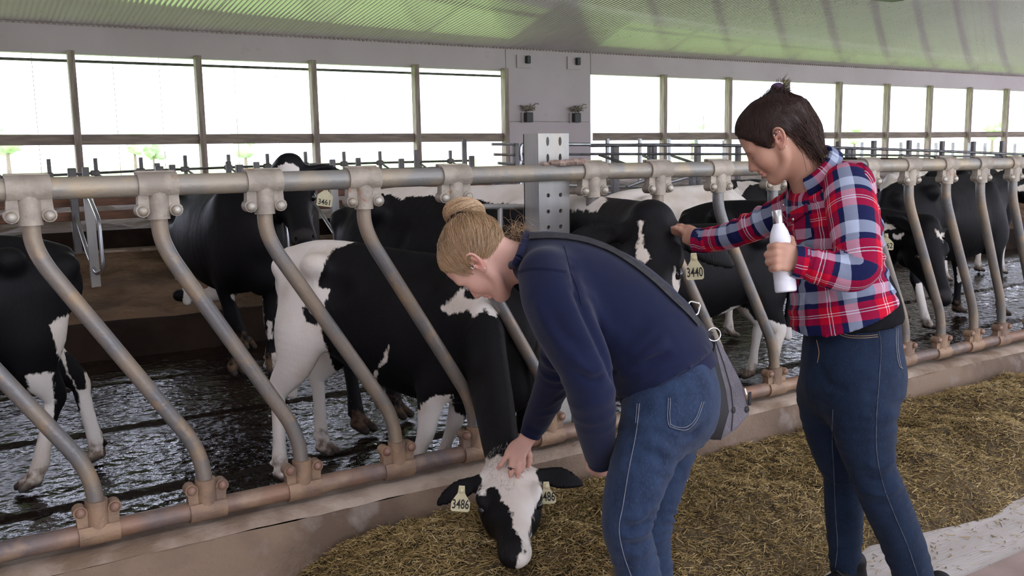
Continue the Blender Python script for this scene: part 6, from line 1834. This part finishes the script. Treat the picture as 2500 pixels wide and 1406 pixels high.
p1, r1, t1 = p1 + p1b, np.concatenate([r1, r1b]), np.concatenate([t1, t1b])
g = np.random.default_rng(31); low = []
Lc = HP.inv(cv[0]); ids = np.where((Lc[:, 2] < .10) & (Lc[:, 0] < -.005))[0]
for i in range(3200):
    a = cv[0][ids[g.integers(0, len(ids))]]
    n0 = nrm(a - D(1950, 330, 2.98)); tt = np.linspace(0, 1, 9)[:, None]
    e = D(1968 + g.normal(0, 14), 392 + g.normal(0, 12), 2.97) + lP * (g.normal(0, .02) + (a - HP.o) @ lP * .75)
    mid = (a + e) / 2 + n0 * .012 + RT * .012
    low.append((1 - tt) ** 2 * a + 2 * tt * (1 - tt) * mid + tt ** 2 * e + n0 * .0025)
wisp = []
for i in range(45):      # the short tail of the knot
    d = nrm(RT * g.normal(.75, .35) + UP * g.normal(.25, .45) + FW * g.normal(0, .35)); tt = np.linspace(0, 1, 7)[:, None]
    wisp.append(knot + d * .012 + d * g.uniform(.02, .045) * tt + g.normal(0, .005, 3) * tt ** 2)
for i in range(14):
    d = nrm(UP + RT * g.normal(.1, .35) + FW * g.normal(0, .3)); tt = np.linspace(0, 1, 7)[:, None]
    wisp.append(knot + d * .008 + d * g.uniform(.02, .04) * tt + g.normal(0, .006, 3) * tt ** 2)
capb = bvh_of(*cv)
p1, low = outside(p1, capb), outside(low, capb)
Vs, Fs, Ts = strands(p1 + low + wisp, np.concatenate([r1, g.uniform(.00035, .0007, len(low)), g.uniform(.0004, .0008, len(wisp))]), np.concatenate([t1 * .8, g.beta(1.6, 2.0, len(low)), g.beta(2, 2, len(wisp))]))
mesh_obj('hair_strands', Vs, Fs, hairP, capP, attrs=dict(tone=(Ts, 'FLOAT')))
ax = nrm(UP * .9 - RT * .1); e1 = nrm(RT - ax * (RT @ ax)); e2 = np.cross(ax, e1)
hairPp = hair_mat('purple tinted knot', [(0.018, 0.008, 0.022), (0.06, 0.022, 0.07), (0.13, 0.05, 0.15)], rough=.35)
bun(D(1897, 213, 2.965), ax, e1, e2, .0065, .0065, .0115, 120, 8, 'hair_knot', hairPp, P_, rs=.0012)

# shirt: torso and two sleeves
rows = [[*D(1992, 432, 2.95), .085, .070], [*D(2016, 470, 2.96), .155, .095], [*D(2034, 545, 2.965), .185, .124], [*D(2040, 630, 2.965), .178, .126], [*D(2050, 705, 2.965), .178, .142], [*D(2062, 770, 2.965), .184, .165], [*D(2070, 830, 2.965), .188, .172]]
NA = [[*D(2066, 452, 2.82), .070], [*D(2078, 510, 2.76), .074], [*D(2090, 590, 2.70), .068], [*D(2096, 650, 2.68), .064], [*D(2060, 664, 2.68), .058], [*D(2010, 655, 2.685), .052], [*D(1962, 642, 2.70), .046], [*D(1946, 639, 2.70), .046]]
FA = [[*D(1992, 478, 3.06), .072], [*D(1925, 515, 3.14), .062], [*D(1850, 549, 3.22), .053], [*D(1780, 576, 3.30), .047], [*D(1722, 586, 3.375), .044], [*D(1706, 587, 3.39), .044]]
F = Field(np.min([r[:3] for r in rows + NA], 0) - .22, np.max([r[:3] for r in rows + NA], 0) + .24, .007)
F.chain(rows, side=lP, k=.03)
F.ell(D(2068, 452, 2.83), .080, k=.06); F.ell(D(1990, 480, 3.06), .078, k=.06)
hem = nrm(np.cross(D(2195, 742, 2.97) - D(1925, 850, 2.97), lP)); hem = hem if hem[2] < 0 else -hem
F.plane_cut(D(2060, 760, 2.97), hem)
F.plane_cut(D(1998, 420, 2.95), nrm(D(1950, 380, 2.9) - D(2010, 450, 2.95)))
V, Q = F.mesh(2); N = vnormals(V, Q); U = chain_uv(V, rows, lP)
V = V + N * (folds(V, N, U[:, 0], .30, .055, .009, .16, 7) + .0055 * vnoise(V, 6, 3))[:, None]
V = ridges(V, vnormals(V, Q), bvh_of(V, Q), [
    ([(2010, 520), (2000, 590), (1985, 640)], .007, .018), ([(2140, 700), (2080, 715), (2010, 705)], .008, .016), ([(2150, 730), (2090, 748), (2030, 742)], -.008, .014), ([(1965, 700), (1975, 760), (1970, 810)], .007, .015), ([(2120, 660), (2070, 680), (2010, 672)], -.007, .016), ([(2160, 715), (2190, 735), (2175, 750)], .006, .014)])
sh = mesh_obj('shirt', V, Q, m_plaid, P_, attrs=dict(cloth=(U + [0, .02, 0], 'FLOAT_VECTOR'))); shb = bvh_of(V, Q)
def sleeve(rows, name, seed, el):
    ext = [np.array(r[:3]) for r in rows]
    F = Field(np.min(ext, 0) - .12, np.max(ext, 0) + .12, .006)
    F.chain(rows, k=0)
    F.plane_cut(np.array(rows[-1][:3]), nrm(np.array(rows[-1][:3]) - np.array(rows[-2][:3])))
    V, Q = F.mesh(2); N = vnormals(V, Q); U = chain_uv(V, rows, lP)
    V = V + N * (folds(V, N, U[:, 0], el, .042, .0075, .10, seed) + folds(V, N, U[:, 0], el + .17, .03, .005, .06, seed + 2) + .003 * vnoise(V, 8, 3))[:, None]
    o = mesh_obj(name, V, Q, m_plaid, sh, attrs=dict(cloth=(U + [.03, .035, 0], 'FLOAT_VECTOR')))
    return o
sl1 = sleeve(NA, 'sleeve', 3, .27); sl2 = sleeve(FA, 'sleeve', 6, .25)
def cuff(P, o):
    P = np.array(P, float); mb = MB(); S_ = spline(P, 5); mb.tube(S_[:, :3], S_[:, 3], 22, caps=False)
    V = np.array(mb.v); U = chain_uv(V, [list(r) for r in P], lP)
    mesh_obj('cuff', V, mb.f, m_plaid, P_, attrs=dict(cloth=(U, 'FLOAT_VECTOR')))
cuff([[*D(1970, 643, 2.698), .047], [*D(1950, 640, 2.70), .049], [*D(1934, 637, 2.70), .046]], sl1)
cuff([[*D(1738, 585, 3.355), .045], [*D(1718, 588, 3.38), .047], [*D(1700, 588, 3.40), .047]], sl2)
# collar: folded band around the neck, two points
V, Fc, nn = [], [], 26
cc, cn = D(1988, 418, 2.955), nrm(D(1950, 380, 2.9) - D(2010, 450, 2.95)); c1_ = nrm(np.cross(cn, lP))
for i in range(nn):
    a = -2.55 + 5.1 * i / (nn - 1)          # open at the throat
    e = -c1_ if (c1_ @ fP) > 0 else c1_      # back of the neck
    rd = e * math.cos(a) + lP * math.sin(a)
    pt = .022 * max(0, (abs(a) - 1.6)) ** 1.5 * 1.4
    V += [cc + rd * .070 + cn * .008, cc + rd * .074 + cn * .034, cc + rd * .086 + cn * .030, cc + rd * (.100 + pt) - cn * (.012 + pt * 1.2), cc + rd * (.096 + pt) - cn * (.014 + pt * 1.2)]
for i in range(nn - 1):
    for j in range(4): Fc.append((i * 5 + j, (i + 1) * 5 + j, (i + 1) * 5 + j + 1, i * 5 + j + 1))
V = np.array(V)
mesh_obj('collar', V, Fc, m_plaid, sh, attrs=dict(cloth=(np.stack([(V - cc) @ cn * 1.4 + .05, np.arctan2((V - cc) @ lP, (V - cc) @ c1_) * .08, 0 * V[:, 0]], 1), 'FLOAT_VECTOR')))
# chest pocket with flap and snap, placket
def patch_px(quad, nx_, ny_, bvh, off):
    G = []
    for j in range(ny_):
        for i in range(nx_):
            u, v = i / (nx_ - 1), j / (ny_ - 1)
            q = (1 - v) * ((1 - u) * np.array(quad[0]) + u * np.array(quad[1])) + v * ((1 - u) * np.array(quad[3]) + u * np.array(quad[2]))
            G.append(on_surf(bvh, *q, off=off))
    ok = all(p is not None for p in G)
    return (np.array(G) if ok else None), [(j * nx_ + i, (j + 1) * nx_ + i, (j + 1) * nx_ + i + 1, j * nx_ + i + 1) for j in range(ny_ - 1) for i in range(nx_ - 1)]
for nm, quad, off in (('pocket', [(1937, 520), (1973, 500), (1985, 578), (1948, 596)], .004), ('pocket_flap', [(1934, 518), (1975, 497), (1978, 518), (1938, 545)], .008)):
    G, Fq = patch_px(quad, 7, 7, shb, off)
    if G is not None:
        mesh_obj(nm, G, Fq, m_plaid, sh, attrs=dict(cloth=(np.stack([(G - G[0]) @ -UP + .01, (G - G[0]) @ RT + .0, 0 * G[:, 0]], 1), 'FLOAT_VECTOR')))
mb = MB()
for q in ((1944, 535), (1921, 500), (1925, 560)):
    p = on_surf(shb, *q, off=.010)
    if p is not None: mb.ball(p, .0055, 9, 6)
if mb.v: mb.build('snap_buttons', m_steel, sh)
# black undershirt showing below the hem
F = Field(D(2085, 790, 2.97) - .3, D(2085, 770, 2.97) + .3, .008)
F.chain([[*D(2068, 690, 2.97), .150, .115], [*D(2080, 755, 2.97), .166, .140], [*D(2086, 802, 2.97), .168, .146]], side=lP, k=0)
F.plane_cut(D(2086, 784, 2.97), hem * .6 + np.array([0, 0, -1.]))
V, Q = F.mesh(1); mesh_obj('undershirt', V, Q, m_black, P_)
# jeans
hp = [[*D(2082, 780, 2.975), .158, .134], [*D(2078, 850, 2.98), .165, .145], [*D(2074, 930, 2.98), .168, .148]]
F = Field(np.min([D(2080, 780, 2.97), D(2064, 1400, 3.16), D(1950, 900, 3.1), D(2275, 1520, 3.0)], 0) - .24, np.max([D(2080, 780, 2.97), D(2275, 1520, 3.0), D(2110, 960, 2.8)], 0) + .26, .0075)
F.chain(hp, side=lP, k=.03)
NL = [[*D(*q[:3]), q[3]] for q in lgN]; FL = [[*D(*q[:3]), q[3]] for q in lgF]
F.chain(NL, k=.04); F.chain(FL, k=.04)
F.ell(D(2128, 920, 2.92), .092, k=.06)
F.plane_cut(np.array(FL[-1][:3]) - [0, 0, .0], (0, 0, -1)) if False else None
V, Q = F.mesh(1); N = vnormals(V, Q)
u1, u2 = chain_uv(V, NL, lP), chain_uv(V, FL, lP)
near = np.min([np.linalg.norm(V - np.array(r[:3]), axis=1) - r[3] for r in NL], 0) < np.min([np.linalg.norm(V - np.array(r[:3]), axis=1) - r[3] for r in FL], 0)
for uu, mk, kn in ((u1[:, 0], near, .34), (u2[:, 0], ~near, .30)):
    V = V + N * (folds(V, N, uu, kn, .028, .0065, .07, 11, mask=mk) + folds(V, N, uu, .06, .045, .0045, .10, 14, mask=mk) + folds(V, N, uu, .55, .05, .003, .12, 16, mask=mk))[:, None]
V = ridges(V, vnormals(V, Q), bvh_of(V, Q), [
    ([(2185, 1120), (2150, 1140), (2105, 1130)], .009, .012), ([(2190, 1150), (2150, 1172), (2100, 1165)], -.008, .011), ([(2200, 1180), (2160, 1205), (2105, 1200)], .010, .013), ([(2215, 1215), (2175, 1235), (2120, 1232)], -.007, .013),
    ([(2200, 910), (2160, 925), (2110, 915)], .007, .014), ([(2195, 960), (2150, 970), (2100, 955)], -.006, .014), ([(2190, 1010), (2150, 1022), (2090, 1010)], .005, .014), ([(1998, 895), (2030, 940), (2075, 950)], -.008, .013), ([(1960, 930), (1990, 950), (2030, 950)], .006, .013),
    ([(2015, 1160), (2050, 1178), (2085, 1172)], .007, .011), ([(2020, 1195), (2055, 1210), (2090, 1205)], -.006, .011)])
jn = mesh_obj('jeans', V, Q, m_denimP, P_); jb = bvh_of(V, Q)
mb = MB()
surf_line(mb, jb, [(2137, 782), (2150, 840), (2146, 930), (2140, 1010), (2140, 1100), (2155, 1180), (2185, 1260), (2215, 1330), (2240, 1404)], .0012, 8)
surf_line(mb, jb, [(2034, 1000), (2032, 1080), (2036, 1150), (2040, 1250), (2045, 1330), (2040, 1385)], .0014, 8)
mb.build('side_seam', mat('faded seam', (0.10, 0.12, 0.15), (0.05, 0.06, 0.08), scale=40, rough=.8), jn)
mb = MB()
for o_ in (0, 5):
    surf_line(mb, jb, [(2036, 792), (2046, 808 + o_), (2070, 818 + o_), (2105, 820 + o_), (2143, 817 + o_)], .0009, 6)
surf_line(mb, jb, [(2066, 812), (2080, 796), (2098, 786)], .0009, 6)
surf_line(mb, jb, [(1994, 830), (2000, 860), (1996, 885)], .0009, 6)
mb.build('pocket_stitching', m_stitcht, jn)
mb = MB()
for o_ in (0, 4):
    surf_line(mb, jb, [(2187 + o_, 800), (2188 + o_, 850), (2194 + o_, 890), (2203, 900)], .0014, 6)
mb.build('back_pocket_stitching', m_stitch, jn)
m_sock = mat('lilac sock', (0.55, 0.53, 0.66), rough=.9); m_shoeP = mat('black shoe', (0.010, 0.009, 0.010), (0.014, 0.013, 0.013), scale=15, rough=0.6, spec=0.2); m_soleP = mat('dark sole', (0.02, 0.02, 0.02), rough=.7)
for q, nm in ((D(2066, 1392, 3.16), 0), (D(2275, 1512, 3.0), 1)):
    mb = MB(); mb.tube([q + [0, 0, .04], [q[0], q[1], .07]], [.036, .034], 16); mb.build('sock', m_sock, P_)
    shoe([q[0] - fP[0] * .055, q[1] - fP[1] * .055, 0.0], fP * .9 + (lP * .25 if nm == 0 else 0), .255, m_shoeP, m_soleP, P_)

# white steel bottle in her left hand
bt, bb = D(1897, 514, 2.735), D(1919, 713, 2.725)
ax = nrm(bt - bb); Lb = np.linalg.norm(bt - bb); x_ = nrm(np.cross(ax, FW)); Rb = np.stack([x_, np.cross(ax, x_), ax], 1)
m_bott = mat('white glossy enamel', (0.80, 0.80, 0.84), rough=0.28, spec=0.5); m_cap = mat('brushed steel cap', (0.55, 0.54, 0.53), rough=0.25, metal=1.0)
bot = empty('bottle', bb, 'white steel drink bottle with silver cap in the hand of the woman in plaid', 'bottle')
rb = .0315
mb = MB(); mb.lathe(bb, [(rb * .85, 0), (rb * .97, .003), (rb, .008), (rb, .034), (rb * .985, .035), (rb * .985, .0365), (rb, .0375), (rb, Lb * .58), (rb * .96, Lb * .66), (rb * .78, Lb * .75), (rb * .56, Lb * .81), (rb * .46, Lb * .845)], 28, Rb); mb.build('bottle_body', m_bott, bot)
mb = MB(); mb.lathe(bb, [(rb * .49, Lb * .838), (rb * .50, Lb * .845), (rb * .50, Lb * .985), (rb * .46, Lb), (rb * .1, Lb * 1.002)], 28, Rb); mb.build('cap', m_cap, bot)
# ------------------------------------------------------------------ chopped feed along the curb
m_feedbase = mat('dark damp silage', (0.15, 0.105, 0.048), (0.07, 0.048, 0.022), scale=14, rough=0.95, bump=1.0, bscale=40, bdist=.03)
M, T, Bs = new_mat('chopped straw'); L = T.links.new
at = nd(T, 'ShaderNodeAttribute', attribute_name='tone'); r = nd(T, 'ShaderNodeValToRGB'); e = r.color_ramp.elements
e[0].position, e[0].color = 0.0, (0.09, 0.062, 0.024, 1); e[1].position, e[1].color = 1.0, (0.78, 0.66, 0.42, 1)
for p, c in ((.3, (0.27, 0.185, 0.065)), (.55, (0.45, 0.32, 0.125)), (.8, (0.64, 0.48, 0.22))):
    q = e.new(p); q.color = (*c, 1)
L(at.outputs['Fac'], r.inputs[0]); L(r.outputs[0], Bs.inputs['Base Color']); Bs.inputs['Roughness'].default_value = 0.65; Bs.inputs['Specular IOR Level'].default_value = 0.3
m_straw = M
NEAR = [(0.6, 2.55), (0.9, 2.45), (1.2, 2.2), (1.6, 2.0), (2.2, 1.93), (2.75, 2.03), (2.92, 2.07), (3.3, 2.04), (3.8, 2.02), (4.2, 2.05), (5, 2.1), (7, 2.2), (12, 2.3)]
LEFT = 0.86
MZ = muz; print('muzzle', muz, 'hero', poll)
def feed_h(x, y):
    yn = np.interp(x, [a for a, b in NEAR], [b for a, b in NEAR]) + .05 * vnoise(np.stack([x, 0 * x, 0 * x], 1), 3.1, 3)
    t = np.clip((y - yn) / np.maximum(3.04 - yn, .05), 0, 1)
    prof = np.where(t < .45, np.sin(np.clip(t / .45, 0, 1) * math.pi / 2), 1 - .38 * ((t - .45) / .55) ** 1.5)
    lf = np.clip((x - (LEFT + .28 * np.clip(3.02 - y, 0, 1))) / .42, 0, 1); lf = lf * lf * (3 - 2 * lf)
    P = np.stack([x, y, 0 * x], 1)
    big = 1 + .55 * vnoise(P, 1.7, 2) + .28 * vnoise(P, 5.5, 3)
    ed = np.minimum(1, t * 4) * lf
    big = big * (1 - .75 * np.exp(-((x - MZ[0]) ** 2 + (y - MZ[1]) ** 2) / .20 ** 2))     # hollow eaten out by the muzzle
    return .150 * prof * lf * big + .018 * ed * vnoise(P, 21, 2) - .012 * (1 - np.clip(ed * 3, 0, 1)), t, lf
gx, gy = np.linspace(.7, 12, 560), np.linspace(1.8, 3.045, 120)
A, Bq = np.meshgrid(gx, gy, indexing='ij'); z, t, lf = feed_h(A.ravel(), Bq.ravel())
P = np.stack([A.ravel(), Bq.ravel(), z], 1); ny = len(gy)
ij = np.arange(len(gx) - 1)[:, None] * ny + np.arange(ny - 1)[None, :]; ij = ij.ravel()
Q = np.stack([ij, ij + ny, ij + ny + 1, ij + 1], 1)
Q = Q[(P[Q, 2].max(1) > -.004)]
o = mesh_obj('feed_heap', P, Q, m_feedbase); tag(o, 'long heap of chopped hay feed along the foot of the curb', 'feed', kind='stuff'); heap = o
g = np.random.default_rng(77)
N0 = 150000
x = .75 + 8.2 * g.random(N0) ** 1.55; y = g.uniform(1.84, 3.05, N0)
z, t, lf = feed_h(x, y)
keep = (z > -.002) & (lf > .02); x, y, z = x[keep], y[keep], z[keep]
# loose straws strewn over the bare concrete
nl = 900
xl = np.concatenate([2.7 + 2.2 * g.random(500), g.uniform(.2, 1.2, 400)]); yl = np.concatenate([2.06 - np.abs(g.normal(0, .16, 500)), g.uniform(2.2, 2.98, 400)])
x = np.concatenate([x, xl]); y = np.concatenate([y, yl]); z = np.concatenate([z, np.full(nl, .002)])
n = len(x); print('straws', n)
ln = np.clip(g.lognormal(math.log(.021), .45, n), .008, .06); wd = np.clip(g.lognormal(math.log(.0013), .35, n), .0006, .0035)
ln[-nl:] *= .8
az = g.uniform(0, 2 * math.pi, n); el = g.normal(.05, .30, n); el[-nl:] = 0
d = np.stack([np.cos(az) * np.cos(el), np.sin(az) * np.cos(el), np.sin(el)], 1)
s_ = np.stack([-np.sin(az), np.cos(az), 0 * az], 1); u_ = np.cross(d, s_)
c = np.stack([x, y, z + g.uniform(.000, .016, n)], 1); c[-nl:, 2] = .0035
a, b = c - d * ln[:, None] / 2, c + d * ln[:, None] / 2
V = np.empty((n, 6, 3))
for k, q in enumerate((a, b)):
    V[:, 3 * k] = q + s_ * wd[:, None]; V[:, 3 * k + 1] = q - s_ * wd[:, None]; V[:, 3 * k + 2] = q + u_ * wd[:, None] * .8
base = (np.arange(n) * 6)[:, None]
Fq = np.concatenate([base + np.array(q) for q in ((0, 1, 4, 3), (1, 2, 5, 4), (2, 0, 3, 5))])
tone = np.clip(g.beta(2.2, 2.6, n) + .25 * vnoise(c, 4, 2), 0, 1)
me = bpy.data.meshes.new('straw'); V = V.reshape(-1, 3)
me.vertices.add(len(V)); me.vertices.foreach_set('co', V.astype(np.float32).ravel())
me.loops.add(Fq.size); me.loops.foreach_set('vertex_index', Fq.astype(np.int32).ravel())
me.polygons.add(len(Fq)); me.polygons.foreach_set('loop_start', np.arange(0, Fq.size, 4, dtype=np.int32)); me.polygons.foreach_set('loop_total', np.full(len(Fq), 4, np.int32))
at = me.attributes.new('tone', 'FLOAT', 'POINT'); at.data.foreach_set('value', np.repeat(tone, 6).astype(np.float32))
me.update(calc_edges=True); me.materials.append(m_straw)
o = bpy.data.objects.new('straw', me); link(o, heap); o['kind'] = 'stuff'
